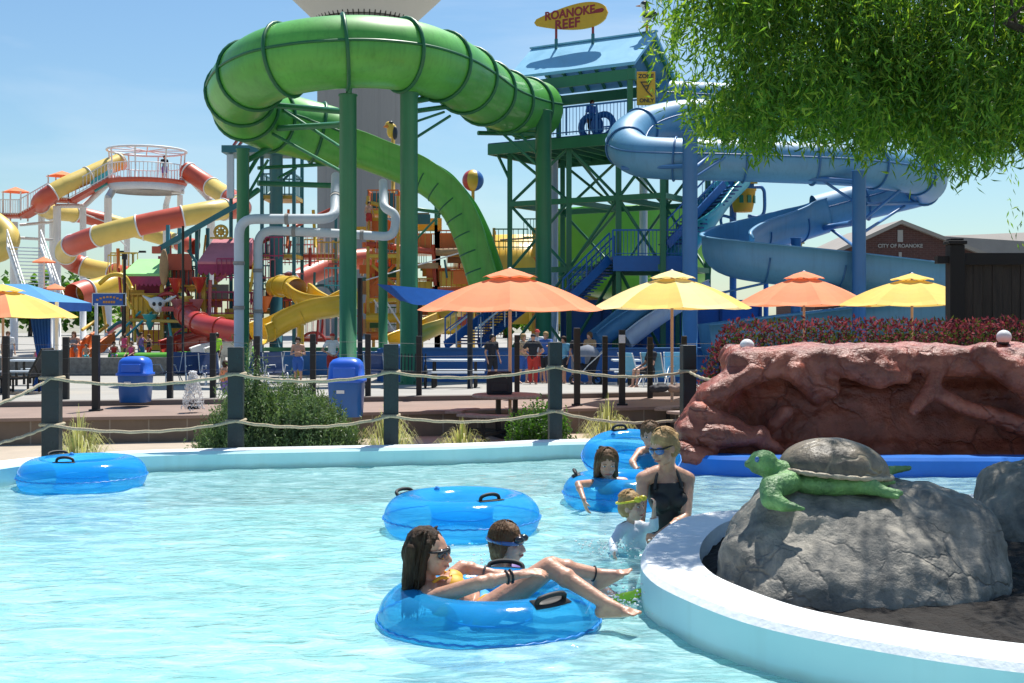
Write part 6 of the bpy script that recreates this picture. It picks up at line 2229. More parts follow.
def strands(b, t, style, m, n=260):
    """fine locks combed over the scalp"""
    p, h = b.hp, b.hs
    hr = random.Random(int(abs(b.H.x) * 1000))
    ln = {'long': 1.25, 'bob': .85, 'short': .42, 'bun': .45}[style]
    mb = MB()
    for i in range(n):
        a = hr.uniform(-PI, PI)
        if abs(a) > 2.25:          # leave the face free
            continue
        L_ = ln * hr.uniform(.75, 1.1) * (.55 if abs(a) > 1.75 else 1)
        s0 = hr.uniform(0, .5)
        pts = []
        for j in range(7):
            u = s0 + (1 - s0) * j / 6
            th = u * L_ / .42
            rx, ry = .425 + .02 * hr.random(), .455
            if th < PI / 2:
                rr, zz = math.sin(th), .185 + .43 * math.cos(th)
            else:
                rr, zz = 1 - .06 * (th - PI / 2), .185 - .42 * (th - PI / 2)
            pts.append(p(rx * rr * math.sin(a), -.085 - ry * rr * math.cos(a), zz + hr.uniform(-.01, .01)))
        mb.tube(cr(pts, 2), [.013 * h * (1 - .7 * k / 12) for k in range(13)], 4)
    mb.build('hair_strands', m, t)


def shades(b, t, frame='black', lens='lens', zoff=.03):
    p, h = b.hp, b.hs
    fr_ = MB().tube([p(-.35, -.08, zoff + .05), p(-.33, .20, zoff + .06), p(-.28, .33, zoff + .07), p(-.10, .405, zoff + .07), p(.10, .405, zoff + .07), p(.28, .33, zoff + .07), p(.33, .20, zoff + .06), p(.35, -.08, zoff + .05)], .024 * h, 6)
    fr_.build('sunglass_frame', M[frame], t)
    Mx = Matrix((b.r, b.f, b.u)).transposed()
    for q in (-1, 1):
        MB().ell(p(.165 * q, .335, zoff), (.15 * h, .075 * h, .115 * h), Mx @ Matrix.Rotation(-.35 * q, 3, 'Z')).build('sunglass_lens', M[lens], t)


def eyes(b, t):
    p, h = b.hp, b.hs
    for q in (-1, 1):
        Mx = Matrix((b.r, b.f, b.u)).transposed()
        e = MB().ell(p(.145 * q, .345, .03), (.058 * h, .035 * h, .026 * h), Mx).build('eye', M['eyewhite'], t)
        MB().ell(p(.147 * q, .362, .032), (.032 * h, .025 * h, .027 * h), Mx).build('iris', M['iris'], e)
        MB().tube([p(.09 * q, .385, .115), p(.15 * q, .395, .135), p(.22 * q, .34, .12)], .011 * h, 5).build('eyebrow', M['hair_brown'], t)


def mouth(b, t, smile=False):
    p, h = b.hp, b.hs
    pts = [p(a, .375 - 1.4 * a * a + (.03 if abs(a) < .05 else .02), -.265 + (2.2 if smile else .2) * a * a) for a in (-.13, -.08, 0, .08, .13)]
    MB().tube(cr(pts, 3), [.012 * h + .013 * h * math.sin(PI * i / 12) for i in range(13)], 6).build('lips', M['lip'], t)
    if smile:
        pts = [v + (b.f * .008 - b.u * .010) * h for v in pts]
        MB().tube(cr([p(a, .408 - 1.4 * a * a, -.272 + 2.0 * a * a) for a in (-.09, -.05, 0, .05, .09)], 3), .020 * h, 6).build('teeth', M['tooth'], t)


def stand(base, h, yaw, pose='stand'):
    k = h / 1.7
    fw = V((math.sin(yaw), -math.cos(yaw), 0)); sd = V((math.cos(yaw), math.sin(yaw), 0))
    q = lambda x, f, z: V(base) + sd * x * h + fw * f * h + Z * z * h
    J = dict(H=q(0, .02, .925), nk=q(0, 0, .835), pe=q(0, 0, .53))
    for s, n in ((-1, 'L'), (1, 'R')):
        J['sh' + n] = q(.108 * s, 0, .815)
        J['hi' + n] = q(.055 * s, 0, .51)
        st = .05 * s
        J['kn' + n] = q(.06 * s, .02 + st * .6, .285); J['an' + n] = q(.06 * s, st - .01, .05); J['to' + n] = q(.075 * s, st + .11, .03)
        J['el' + n] = q(.15 * s, -.02, .64); J['wr' + n] = q(.15 * s, .06, .49)
        if pose == 'hold':
            J['el' + n] = q(.14 * s, .02, .65); J['wr' + n] = q(.06 * s, .14, .68)
        if pose == 'reach' and s == 1:
            J['el' + n] = q(.16, .10, .70); J['wr' + n] = q(.17, .24, .72)
        if pose == 'hips':
            J['el' + n] = q(.21 * s, -.04, .66); J['wr' + n] = q(.09 * s, .04, .58)
        if pose == 'sit':
            J['hi' + n] = q(.055 * s, 0, .27); J['kn' + n] = q(.07 * s, .25, .29); J['an' + n] = q(.07 * s, .28, .05); J['to' + n] = q(.08 * s, .39, .03)
            J['sh' + n] = q(.105 * s, -.03, .56); J['el' + n] = q(.14 * s, .02, .40); J['wr' + n] = q(.10 * s, .16, .34)
    if pose == 'sit':
        J.update(H=q(0, .0, .67), nk=q(0, -.03, .58), pe=q(0, 0, .28))
    return J, fw


def far_person(lab, px, Y, h, yaw, pose, look, hair, skin='skin', z0=None, group=None):
    base = V(((px - 512) / F * Y, Y, plz(Y) if z0 is None else z0))
    J, fw = stand(base, h, yaw, pose)
    t = thing('person', lab, 'person', base, group)
    kid = h < 1.35
    b = Body(J, h / 1.7, .225 * (.93 if kid else 1) * min(1, (h / 1.7) ** .5), fw, fem=0, detail=False)
    fused(b.torso() + b.limbs() + b.head() + b.hands() + b.feet() + [('c', b.hp(0, .37, .03), b.hp(0, .44, -.12), .04 * b.hs, .06 * b.hs)], .016, 'body', M[skin], t, sm=3)
    dress(b, t, look, .018)
    hairdo(b, t, hair[0], M[hair[1]], .02)
    return t


# --- the laughing woman
t = thing('person', 'laughing long haired woman in sunglasses and yellow bikini riding a swim tube', 'person', P(480, 612, 5.95))
J = dict(H=P(430, 553, 5.94), nk=P(427, 588, 5.97), pe=P(480, 612, 6.0),
         shL=P(431, 599, 5.80), shR=P(437, 589, 6.13), elL=P(480, 583, 5.70), wrL=P(517, 575, 5.76), elR=P(462, 567, 6.22), wrR=P(492, 573, 6.2),
         hiL=P(488, 612, 5.88), hiR=P(490, 610, 6.08), knL=P(549, 567, 5.88), knR=P(552, 566, 6.06), anL=P(607, 604, 5.72), toL=P(636, 607, 5.66), anR=P(601, 575, 6.12), toR=P(626, 566, 6.10),
         hdL=V((1, .0, .18)), hnL=V((.1, -.25, 1)), hdR=V((1, -.15, .05)), hnR=V((0, 0, 1)), cuL=.30, cuR=.5, fuL=V((-.2, 0, 1)), fuR=V((-.45, 0, 1)))
b = Body(J, .93, .232, V((.955, -.25, -.02)), V((-.10, 0, 1)), fem=1)
fused(b.torso() + b.limbs() + b.head() + b.hands() + b.feet(), .0062, 'body', M['skin2'], t, sm=4)
dress(b, t, [('bikini', 'swim_yellow', 'bikini_top'), ('bottom', 'swim_cyan', 'bikini_bottom')], .008)
l = lambda q: J['pe'].lerp(J['nk'], q)
fwd = b.a.cross(b.x); fwd = fwd if fwd.dot(Z) > 0 else -fwd
MB().tube(cr([l(.66) + fwd * .10 - b.x * .07, l(.9) + fwd * .085 - b.x * .075, l(1.02) - b.x * .06 + fwd * .01, l(1.0) - fwd * .05]), .009, 8).build('strap', M['swim_yellow'], t)
MB().tube(cr([l(.66) + fwd * .10 + b.x * .07, l(.9) + fwd * .085 + b.x * .075, l(1.02) + b.x * .06 + fwd * .01, l(1.0) - fwd * .05]), .009, 8).build('strap', M['swim_yellow'], t)
fused([('e', l(.02) - b.x * .10 + fwd * .02, (.075, .10, .055), b.T)], .008, 'bikini_tie', M['swim_yellow'], t)
shades(b, t)
mouth(b, t, True)
p, h = b.hp, b.hs
Mx = Matrix((b.r, b.f, b.u)).transposed()
e = lambda a, bb, c, x, y, z: ('e', p(a, bb, c), (x * h, y * h, z * h), Mx)
pr = [e(0, -.13, .19, .39, .42, .39), e(0, -.27, -.02, .40, .35, .42)]
for a in (-.28, -.1, .1, .28):
    pr.append(('c', p(a, -.28, .1), p(a * 1.2, -.36, -.62), .19 * h, .16 * h))
    pr.append(('c', p(a * 1.2, -.36, -.62), p(a * 1.1, -.34, -1.10), .15 * h, .05 * h))
pr += [('c', p(.30, .02, .26), p(.35, -.10, -.45), .10 * h, .12 * h), ('c', p(-.30, .02, .26), p(-.35, -.1, -.45), .10 * h, .12 * h), ('c', p(.34, -.10, -.40), p(.30, -.04, -.80), .11 * h, .05 * h)]
hair = fused(pr, .008, 'hair', M['hair_dark'], t, sm=3, disp=lambda q: .006 * noise.fractal(V((q.x * 60, q.y * 60, q.z * 9)), .7, 2.2, 3))
hr = random.Random(4)
mb = MB()
for i in range(420):
    a0 = hr.uniform(-1, 1)
    side = hr.choice((-1, 1)) if abs(a0) > .5 else a0
    x0_ = .34 * a0
    pts = []
    sx, sy = hr.uniform(-.12, .12), hr.uniform(-.1, .1)
    dpt = hr.uniform(.75, 1.12)
    for j in range(9):
        u_ = j / 8
        yb = -.08 - .38 * math.sin(min(u_ * 1.6, 1) * PI / 2) if abs(a0) < .75 else .04 - .28 * u_
        pts.append(p(x0_ * (1 + .25 * math.sin(u_ * PI)) + .04 * math.sin(u_ * 7 + i) + sx * u_, yb + sy * u_ + (.04 if abs(a0) < .75 else 0) - .07 * (1 - abs(a0)), .46 * math.cos(min(u_ * 1.7, 1) * PI / 2 * .9) + .05 - 1.38 * u_ ** 1.35 * dpt))
    mb.tube(cr(pts, 2), [.0038 * (1 - .7 * q / 16) for q in range(17)], 5)
mb.build('hair_strands', M['hair_dark'], t)
for wn, en, m in (('wrL', 'elL', 'black'), ('wrR', 'elR', 'steelwire')):
    w, e_ = J[wn], J[en]
    d = (w - e_).normalized(); s_ = d.orthogonal().normalized(); v_ = d.cross(s_)
    for off in ((.0, -.022) if m == 'black' else (-.01,)):
        pts = [w + d * (off - .03) + (s_ * math.cos(a) + v_ * math.sin(a)) * .031 for a in [2 * PI * i / 18 for i in range(18)]]
        MB().tube(pts, .006, 6, closed=True).build('bracelet', M[m], t)
w = J['anR']; d = (J['anR'] - J['knR']).normalized(); s_ = d.orthogonal().normalized(); v_ = d.cross(s_)
MB().tube([w - d * .04 + (s_ * math.cos(a) + v_ * math.sin(a)) * .038 for a in [2 * PI * i / 18 for i in range(18)]], .004, 5, closed=True).build('anklet', M['black'], t)

# --- the child floating behind her
t = thing('person', 'wet haired child with goggles and lime water shoes floating behind the laughing woman', 'person', P(520, 590, 6.72))
J = dict(H=P(508, 544, 6.68), nk=P(500, 566, 6.74), pe=P(528, 592, 6.82), shL=P(497, 573, 6.60), shR=P(505, 569, 6.90), elL=P(505, 586, 6.58), wrL=P(522, 586, 6.55), elR=P(520, 580, 6.98), wrR=P(540, 577, 6.98),
         hiL=P(532, 594, 6.76), hiR=P(534, 592, 6.90), knL=P(577, 570, 6.66), knR=P(568, 570, 6.86), anL=P(618, 600, 6.40), toL=P(642, 586, 6.30), anR=P(596, 598, 6.62), toR=P(612, 604, 6.50), fuL=V((-.7, 0, .7)), fuR=V((-.3, 0, 1)))
b = Body(J, .72, .215, V((.93, -.36, -.02)), V((-.05, 0, 1)))
fused(b.torso() + b.limbs() + b.head() + b.hands() + b.feet(), .0062, 'body', M['skin3'], t, sm=4)
hairdo(b, t, 'bob', M['hair_brown'], .008)
dress(b, t, [('tank', 'purple', 'float_vest')], .009)
mouth(b, t); eyes(b, t)
p, h = b.hp, b.hs
MB().tube([p(.385 * math.cos(a), -.09 + .46 * math.sin(a), .10 - .04 * math.sin(a)) for a in [2 * PI * i / 28 for i in range(28)]], .012 * 1.0, 6, closed=True).build('goggle_strap', M['goggle_b'], t)
for q in (-1, 1):
    MB().ell(p(.16 * q, .36, .16), (.03, .025, .022)).build('goggle_lens', M['lens'], t)
for q in 'LR':
    pr = []
    foot(pr, J['an' + q], J['to' + q], .80, J['fu' + q], False)
    fused([('c', a[1], a[2], a[3] + .005, a[4] + .005) for a in pr], .008, 'water_shoe', M['lime'], t, sm=2)

# --- the girl in the far tube
t = thing('person', 'long haired girl resting her arm over the far swim tube', 'person', P(607, 540, 9.68))
J = dict(H=P(607, 464, 9.52), nk=P(609, 482, 9.62), pe=P(612, 530, 9.85), shL=P(598, 483, 9.54), shR=P(624, 482, 9.62), elL=P(578, 484, 9.30), wrL=P(584, 500, 9.13), elR=P(636, 488, 9.40), wrR=P(640, 502, 9.25),
         hiL=P(606, 535, 9.85), hiR=P(618, 535, 9.85), knL=P(606, 570, 9.95), knR=P(620, 570, 9.95), anL=P(606, 595, 10.2), anR=P(620, 595, 10.2), toL=P(606, 600, 10.1), toR=P(620, 600, 10.1), hdL=V((.25, -.1, -1)), hnL=V((-1, -.3, .0)))
b = Body(J, .74, .218, V((.10, -.95, -.22)), Z)
fused(b.torso() + b.limbs() + b.head() + b.hands() + b.feet(), .0078, 'body', M['skin2'], t, sm=4)
hairdo(b, t, 'long', M['hair_brown'], .010)
dress(b, t, [('onepiece', 'swim_cyan', 'swimsuit')], .011)
eyes(b, t); mouth(b, t)

# --- the woman in black
t = thing('person', 'blond woman in black swimsuit and sunglasses standing waist deep holding the toddler', 'person', P(668, 560, 8.4))
J = dict(H=P(664, 448, 8.30), nk=P(666, 470, 8.40), pe=P(669, 548, 8.42), shL=P(643, 479, 8.36), shR=P(688, 479, 8.42), elL=P(640, 520, 8.25), wrL=P(640, 540, 8.05), elR=P(686, 517, 8.28), wrR=P(655, 538, 8.00),
         hiL=P(660, 556, 8.42), hiR=P(679, 556, 8.44), knL=P(660, 610, 8.38), knR=P(680, 610, 8.38), anL=P(660, 655, 8.45), anR=P(680, 655, 8.45), toL=P(658, 660, 8.3), toR=P(680, 660, 8.3), hdR=V((-1, -.3, -.05)), hnR=V((-.2, -1, .2)))
b = Body(J, .98, .235, V((-.78, -.58, -.30)), V((-.10, 0, 1)), fem=1)
fused(b.torso() + b.limbs() + b.head() + b.hands() + b.feet(), .0078, 'body', M['skin'], t, sm=4)
dress(b, t, [('onepiece', 'swim_black', 'swimsuit')], .010)
l = lambda q: J['pe'].lerp(J['nk'], q)
fw = V((-.0, -1, 0))
for q in (-1, 1):
    MB().tube(cr([l(.78) + b.x * q * .10 + fw * .095, l(.90) + b.x * q * .085 + fw * .075, l(1.02) + b.x * q * .06 + fw * .03, l(1.03) + b.x * q * .03 - fw * .045]), .011, 8).build('strap', M['swim_black'], t)
hairdo(b, t, 'bun', M['hair_blond'], .010)
shades(b, t, 'black', 'goggle_b'); mouth(b, t)

# --- the toddler
t = thing('person', 'toddler in white rash shirt with yellow goggles raising a fist', 'person', P(636, 560, 7.8))
J = dict(H=P(632, 507, 7.78), nk=P(631, 525, 7.84), pe=P(640, 560, 7.86), shL=P(621, 530, 7.78), shR=P(644, 528, 7.86), elL=P(613, 543, 7.68), wrL=P(614, 553, 7.58), elR=P(654, 527, 7.75), wrR=P(654, 508, 7.70),
         hiL=P(636, 564, 7.84), hiR=P(645, 564, 7.9), knL=P(632, 585, 7.75), knR=P(650, 585, 7.8), anL=P(634, 605, 7.85), anR=P(650, 605, 7.9), toL=P(630, 610, 7.75), toR=P(650, 610, 7.75), hdR=V((.1, -.1, 1)), hnR=V((1, .3, 0)), cuR=1.2)
b = Body(J, .52, .188, V((.80, -.58, .06)), V((-.04, 0, 1)))
fused(b.torso() + b.limbs() + b.head() + b.hands() + b.feet(), .0065, 'body', M['skin3'], t, sm=4)
hairdo(b, t, 'short', M['hair_blond'], .008)
dress(b, t, [('long', 'rash', 'rash_shirt')], .008)
eyes(b, t); mouth(b, t)
p, h = b.hp, b.hs
MB().tube([p(.41 * math.cos(a), -.09 + .47 * math.sin(a), .20 + .06 * math.sin(a)) for a in [2 * PI * i / 28 for i in range(28)]], .008, 6, closed=True).build('goggle_strap', M['goggle_y'], t)
for q in (-1, 1):
    MB().ell(p(.17 * q, .36, .29), (.026, .02, .02)).build('goggle_lens', M['goggle_y'], t)

# --- rider half hidden behind the blond woman
t = thing('person', 'rider in grey shirt sitting in the tipped tube behind the blond woman', 'person', P(652, 470, 10.75))
J = dict(H=P(650, 436, 10.6), nk=P(652, 450, 10.75), pe=P(656, 482, 10.85), shL=P(640, 452, 10.7), shR=P(666, 454, 10.75), elL=P(632, 462, 10.5), wrL=P(637, 470, 10.35), elR=P(674, 468, 10.6), wrR=P(668, 476, 10.4),
         hiL=P(650, 484, 10.8), hiR=P(662, 484, 10.8), knL=P(648, 472, 10.4), knR=P(660, 472, 10.4), anL=P(644, 492, 10.2), anR=P(662, 492, 10.2), toL=P(642, 492, 10.1), toR=P(662, 492, 10.1))
b = Body(J, .80, .22, V((-.1, -.95, -.15)), Z)
fused(b.torso() + b.limbs() + b.head() + b.hands() + b.feet(), .009, 'body', M['skin'], t, sm=4)
hairdo(b, t, 'short', M['hair_brown'], .011)
dress(b, t, [('tee', 'shirt_grey', 'shirt')], .012)
eyes(b, t)

# --- people on the plaza and at the toddler pool
T = lambda m: ('tee', m, 'shirt')
SH = lambda m: ('shorts', m, 'shorts')
far_person('shirtless boy in blue and yellow swim shorts walking above the bush', 298, 35.5, 1.42, .1, 'hold', [SH('shirt_blue')], ('short', 'hair_dark'), 'skin')
far_person('lifeguard in red cap and white shirt left of the green column', 332, 40, 1.65, .7, 'hips', [T('shirt_white'), SH('shirt_red')], ('cap', 'shirt_red'), 'skin2')
far_person('person in neon green shirt at the pool edge beside pale pipes', 217, 44.5, 1.5, -.6, 'stand', [T('shirt_green'), SH('shirt_dark')], ('short', 'hair_black'), 'skin2', -.55)
far_person('dark haired child in orange and purple swimwear behind the second rope post', 225, 26.5, 1.0, 2.6, 'stand', [('tank', 'umb_orange', 'swim_top'), SH('purple')], ('bob', 'hair_dark'), 'skin2', -.45)
g = 'visitors by the toddler pool'
far_person('woman with hands at her face in grey swimwear left of the blue curtain', 74, 47.5, 1.62, .2, 'hold', [('onepiece', 'shirt_grey', 'swimsuit')], ('long', 'hair_brown'), 'skin', None, g)
far_person('small child in pink beside the woman left of the blue curtain', 38, 47, 1.0, .3, 'stand', [('tank', 'shirt_pink', 'swim_top'), SH('shirt_pink')], ('bob', 'hair_brown'), 'skin', None, g)
far_person('man in dark shirt at the far left under the cabana', 44, 49, 1.68, -.4, 'stand', [T('shirt_dark'), SH('shirt_blue')], ('short', 'hair_black'), 'skin2', None, g)
far_person('adult in pale shirt at the left edge under the yellow umbrella', 8, 48, 1.62, .5, 'stand', [T('shirt_white'), SH('shirt_grey')], ('short', 'hair_brown'), 'skin', None, g)
far_person('girl in hot pink swimsuit standing in the toddler pool', 124, 47, 1.28, .9, 'stand', [('onepiece', 'shirt_pink', 'swimsuit')], ('long', 'hair_dark'), 'skin', -.30, g)
far_person('child in red top sitting low left of the pink girl', 114, 46.6, 1.15, .4, 'sit', [('tank', 'shirt_red', 'swim_top'), SH('shirt_blue')], ('short', 'hair_dark'), 'skin2', -.28, g)
far_person('child sitting right behind the left blue bin', 131, 46.2, 1.2, -.3, 'sit', [('tank', 'shirt_pink', 'swim_top'), SH('shirt_dark')], ('bob', 'hair_brown'), 'skin', -.30, g)
far_person('child in violet top bending right of the left blue bin', 141, 46.8, 1.22, 1.1, 'reach', [('tank', 'purple', 'swim_top'), SH('shirt_blue')], ('short', 'hair_dark'), 'skin2', -.28, g)
far_person('brown haired child standing second right of the left blue bin', 149, 47.6, 1.15, -.8, 'stand', [('tank', 'shirt_dark', 'swim_top'), SH('shirt_red')], ('bob', 'hair_brown'), 'skin2', -.30, g)
far_person('toddler sitting at the foot of the small orange slide', 86, 46.4, 1.0, .2, 'sit', [SH('tealbright')], ('short', 'hair_brown'), 'skin', -.26, g)
g = 'group standing behind the cable fence'
far_person('visitor in dark patterned top sitting left of the orange umbrella pole', 492, 37.5, 1.55, .6, 'stand', [T('shirt_dark'), SH('shirt_dark')], ('short', 'hair_black'), 'skin2', None, g)
far_person('visitor in flowered shirt right of the umbrella pole', 523, 38, 1.58, .8, 'hold', [T('shirt_flower'), SH('shirt_blue')], ('short', 'hair_blond'), 'skin', None, g)
far_person('visitor in black top and long red trousers under the orange umbrella', 533, 36.5, 1.55, 3.0, 'hips', [T('shirt_dark'), ('pants', 'shirt_red', 'trousers')], ('cap', 'shirt_dark'), 'skin2', None, g)
far_person('lifeguard in red cap and white shirt behind the black topped visitor', 537, 39.6, 1.78, .3, 'hips', [T('shirt_white'), SH('shirt_red')], ('cap', 'shirt_red'), 'skin', None, g)
far_person('light haired visitor in blue swimwear left of the fourth rope post', 546, 38.5, 1.66, -.5, 'reach', [T('shirt_blue'), SH('shirt_dark')], ('bun', 'hair_blond'), 'skin', None, g)
far_person('visitor in pale blue shirt just right of the fourth rope post', 564, 38, 1.5, -.7, 'stand', [T('sling_light'), SH('shirt_dark')], ('short', 'hair_dark'), 'skin2', None, g)
far_person('adult in dark shirt pushing the dark stroller', 576, 37.6, 1.6, .8, 'reach', [T('shirt_dark'), SH('shirt_grey')], ('short', 'hair_black'), 'skin', None, g)
far_person('parent in ochre top with towel right of the stroller', 590, 37.2, 1.62, -.8, 'hold', [T('tan'), SH('shirt_grey')], ('bun', 'hair_brown'), 'skin', None, g)
far_person('bare legged sitter left of the yellow umbrella pole', 650, 31.4, 1.62, -1.2, 'sit', [T('shirt_dark'), SH('shirt_dark')], ('short', 'hair_dark'), 'skin')
far_person('tiny visitor at the railing of the distant round platform', 164.5, 79.2, 1.65, .4, 'stand', [T('shirt_dark'), SH('purple')], ('short', 'hair_dark'), 'skin2', P(147, 182, 80).z)
far_person('climber in red swim shorts on the orange play tower', 369, 54.6, 1.3, .5, 'stand', [SH('shirt_red')], ('short', 'hair_dark'), 'skin2', P(0, 230, 54.6).z)
far_person('person waiting on the tower deck beneath the blue roof', 592, 46.6, 1.6, .3, 'stand', [T('shirt_blue'), SH('shirt_dark')], ('short', 'hair_dark'), 'skin2', 8.36)
# ------------------------------------------------------------------ plants
def leaf(mb, p, d, n, l, w):
    """one narrow leaf folded along its midrib"""
    s = d.cross(n)
    if s.length < 1e-4:
        s = d.orthogonal()
    s.normalize(); n = s.cross(d).normalized()
    a, b_ = p, p + d * l
    m1 = p + d * l * .4
    mb.add([a, m1 + s * w + n * w * .4, b_ - n * l * .08, m1 - s * w + n * w * .4], [(0, 1, 2), (0, 2, 3)])


rv = lambda r: V((r.gauss(0, 1), r.gauss(0, 1), r.gauss(0, 1)))

# the weeping tree whose crown hangs into the top right of the view
r = random.Random(3)
tr = thing('weeping_tree', 'leafy green weeping tree with drooping strands over the rock wall', 'tree', (5.6, 9.2, .1))
trunk = [V((5.6, 9.2, .05)), V((5.5, 9.15, 1.2)), V((5.25, 9.0, 2.2)), V((5.0, 8.95, 3.1)), V((4.5, 8.9, 4.2)), V((4.2, 8.9, 5.4))]
MB().tube(cr(trunk, 6), [.20 - .11 * i / 30 for i in range(31)], 12).build('trunk', M['bark'], tr)
limbs = [[(5.1, 9, 2.9), (4.3, 8.6, 3.35), (3.2, 8.3, 3.75), (2.3, 8.2, 3.95), (1.5, 8.3, 3.85)], [(4.9, 8.95, 3.3), (4.2, 9.3, 3.75), (3.3, 9.6, 4.2), (2.4, 9.9, 4.5)], [(5.1, 9.0, 2.7), (4.4, 8.3, 3.0), (3.6, 7.7, 3.2), (3.0, 7.3, 3.3)],
         [(4.5, 8.9, 4.2), (3.6, 8.9, 4.9), (2.6, 8.9, 5.3)], [(4.4, 8.9, 4.6), (4.2, 10.0, 5.2), (4.0, 11.0, 5.5)], [(5.0, 9, 3.1), (5.8, 9.6, 3.9), (6.6, 10, 4.3)], [(4.9, 9, 3.4), (5.2, 7.9, 4.1), (5.4, 7, 4.4)], [(4.6, 9, 3.9), (3.9, 7.9, 4.5), (3.2, 7.2, 4.8)]]
tips = []
for l_ in limbs:
    pts = cr(l_, 6)
    n = len(pts)
    MB().tube(pts, [.075 - .055 * i / (n - 1) for i in range(n)], 8).build('branch', M['bark'], tr)
    tips += pts[3:]
# lower outline of the crown in the view: hanging strands stop about there
OUT = [(640, 60), (652, 100), (668, 125), (690, 138), (706, 160), (728, 166), (745, 158), (762, 170), (790, 150), (815, 156), (850, 160), (880, 176), (905, 158), (930, 190), (955, 192), (978, 200), (1000, 190), (1030, 150), (1100, 150)]
def low(px):
    for (a, ya), (b_, yb) in zip(OUT, OUT[1:]):
        if a <= px < b_:
            return lerp(ya, yb, (px - a) / (b_ - a))
    return 60 if px < 640 else 150


mb = MB()
ctr = [(V((2.2, 8.3, 3.7)), (1.15, .9, .65)), (V((3.0, 8.3, 3.8)), (1.2, 1.1, .7)), (V((3.3, 9.4, 4.2)), (1.4, 1.2, .8)), (V((2.4, 9.0, 4.9)), (1.2, 1.2, .8)), (V((3.6, 8.2, 4.8)), (1.5, 1.3, .9)), (V((4.4, 9.6, 5.2)), (1.6, 1.5, .9)), (V((3.3, 7.6, 3.5)), (.9, .7, .55)), (V((5.2, 8.6, 4.4)), (1.5, 1.4, .9)), (V((1.55, 8.5, 3.88)), (.66, .7, .52)), (V((4.3, 8.4, 3.5)), (1.1, .9, .6))]
strands = 0
tries = 0
while strands < 9300 and tries < 140000:
    tries += 1
    c, rad = r.choices(ctr, weights=(4, 4, 4, 2, 2, 1.2, 1.6, 1, 3.0, 2.2))[0]
    d = rv(r).normalized()
    q = r.uniform(.35, 1.0)
    st = c + V((d.x * rad[0], d.y * rad[1], d.z * rad[2])) * q
    if st.x < .9:
        continue
    px = 512 + st.x / st.y * F
    zl = CZ - (low(px) + r.gauss(0, 8) + 34 * noise.noise(V((px / 42, st.y * 1.3, 2))) - 23 - HC) / F * st.y
    if r.random() < .5 and st.z > zl + .3:
        st.z = zl + r.uniform(.15, .75)
        px = 512 + st.x / st.y * F
    ln = min(r.uniform(.16, .62), st.z - zl)
    if px < 655 + r.uniform(0, 40) + 18 * noise.noise(V((st.z * 3, st.y, 0))) + max(0, (3.55 - st.z)) * 20:
        continue
    if ln < .12:
        continue
    clump = noise.noise(st * 1.9)
    if clump < -.16:
        continue
    out = V((d.x, d.y, 0)) * .5
    lean = (out + V((r.gauss(.06, .2), r.gauss(0, .24), r.gauss(.0, .10))))
    mats_ = (0, 1, 2) if clump < .12 else (0, 2, 0)
    wts = (5, 4, 1.6) if d.z < .1 else (6, 2, 2.8)
    nl = max(4, int(ln / .034))
    for i in range(nl):
        u = i / nl
        p = st + lean * ln * u * (1 - .55 * u) - Z * ln * u ** 1.35 + rv(r) * .012
        dd = (V((0, 0, -1)) + lean * .6 + rv(r) * .85).normalized()
        mb.mi = r.choices((0, 1, 2), weights=(4, 2, 4) if px < 690 + 40 * r.random() else wts)[0]
        leaf(mb, p, dd, rv(r), r.uniform(.055, .105), r.uniform(.006, .0105))
    strands += 1
mb.mi = 3
for k in range(170):
    a = r.choice(tips)
    e_ = a + V((r.uniform(-.6, .6), r.uniform(-.6, .6), r.uniform(-.1, .35)))
    mb.tube(cr([a, a.lerp(e_, .5) + Z * .08, e_, e_ - Z * r.uniform(.15, .5)], 3), [.009 - .0065 * i / 9 for i in range(10)], 4)
mb.build('crown', [M['leaf_a'], M['leaf_b'], M['leaf_c'], M['bark']], tr)
# second tree just entering at the right edge
t = thing('weeping_tree', 'sprig of a second green tree entering at the right edge', 'tree', (7.2, 12.6, -.6))
MB().tube(cr([(7.2, 12.6, -.6), (7.1, 12.6, 1.5), (6.9, 12.6, 3), (6.7, 12.5, 4.4)], 6), [.15 - .1 * i / 18 for i in range(19)], 10).build('trunk', M['bark'], t)
mb = MB()
for k in range(330):
    st = V((6.45, 12.5, 3.0)) + V((r.gauss(0, .55), r.gauss(0, .5), r.gauss(.6, .7)))
    if st.x < 5.42 + r.uniform(0, .12) or st.z < 2.2:
        continue
    ln = r.uniform(.2, .6)
    for i in range(11):
        mb.mi = r.choice((0, 0, 1, 2))
        leaf(mb, st - Z * ln * i / 11 + rv(r) * .03, (V((0, 0, -1)) + rv(r) * .5).normalized(), rv(r), .09, .009)
mb.build('crown', [M['leaf_a'], M['leaf_b'], M['leaf_c']], t)

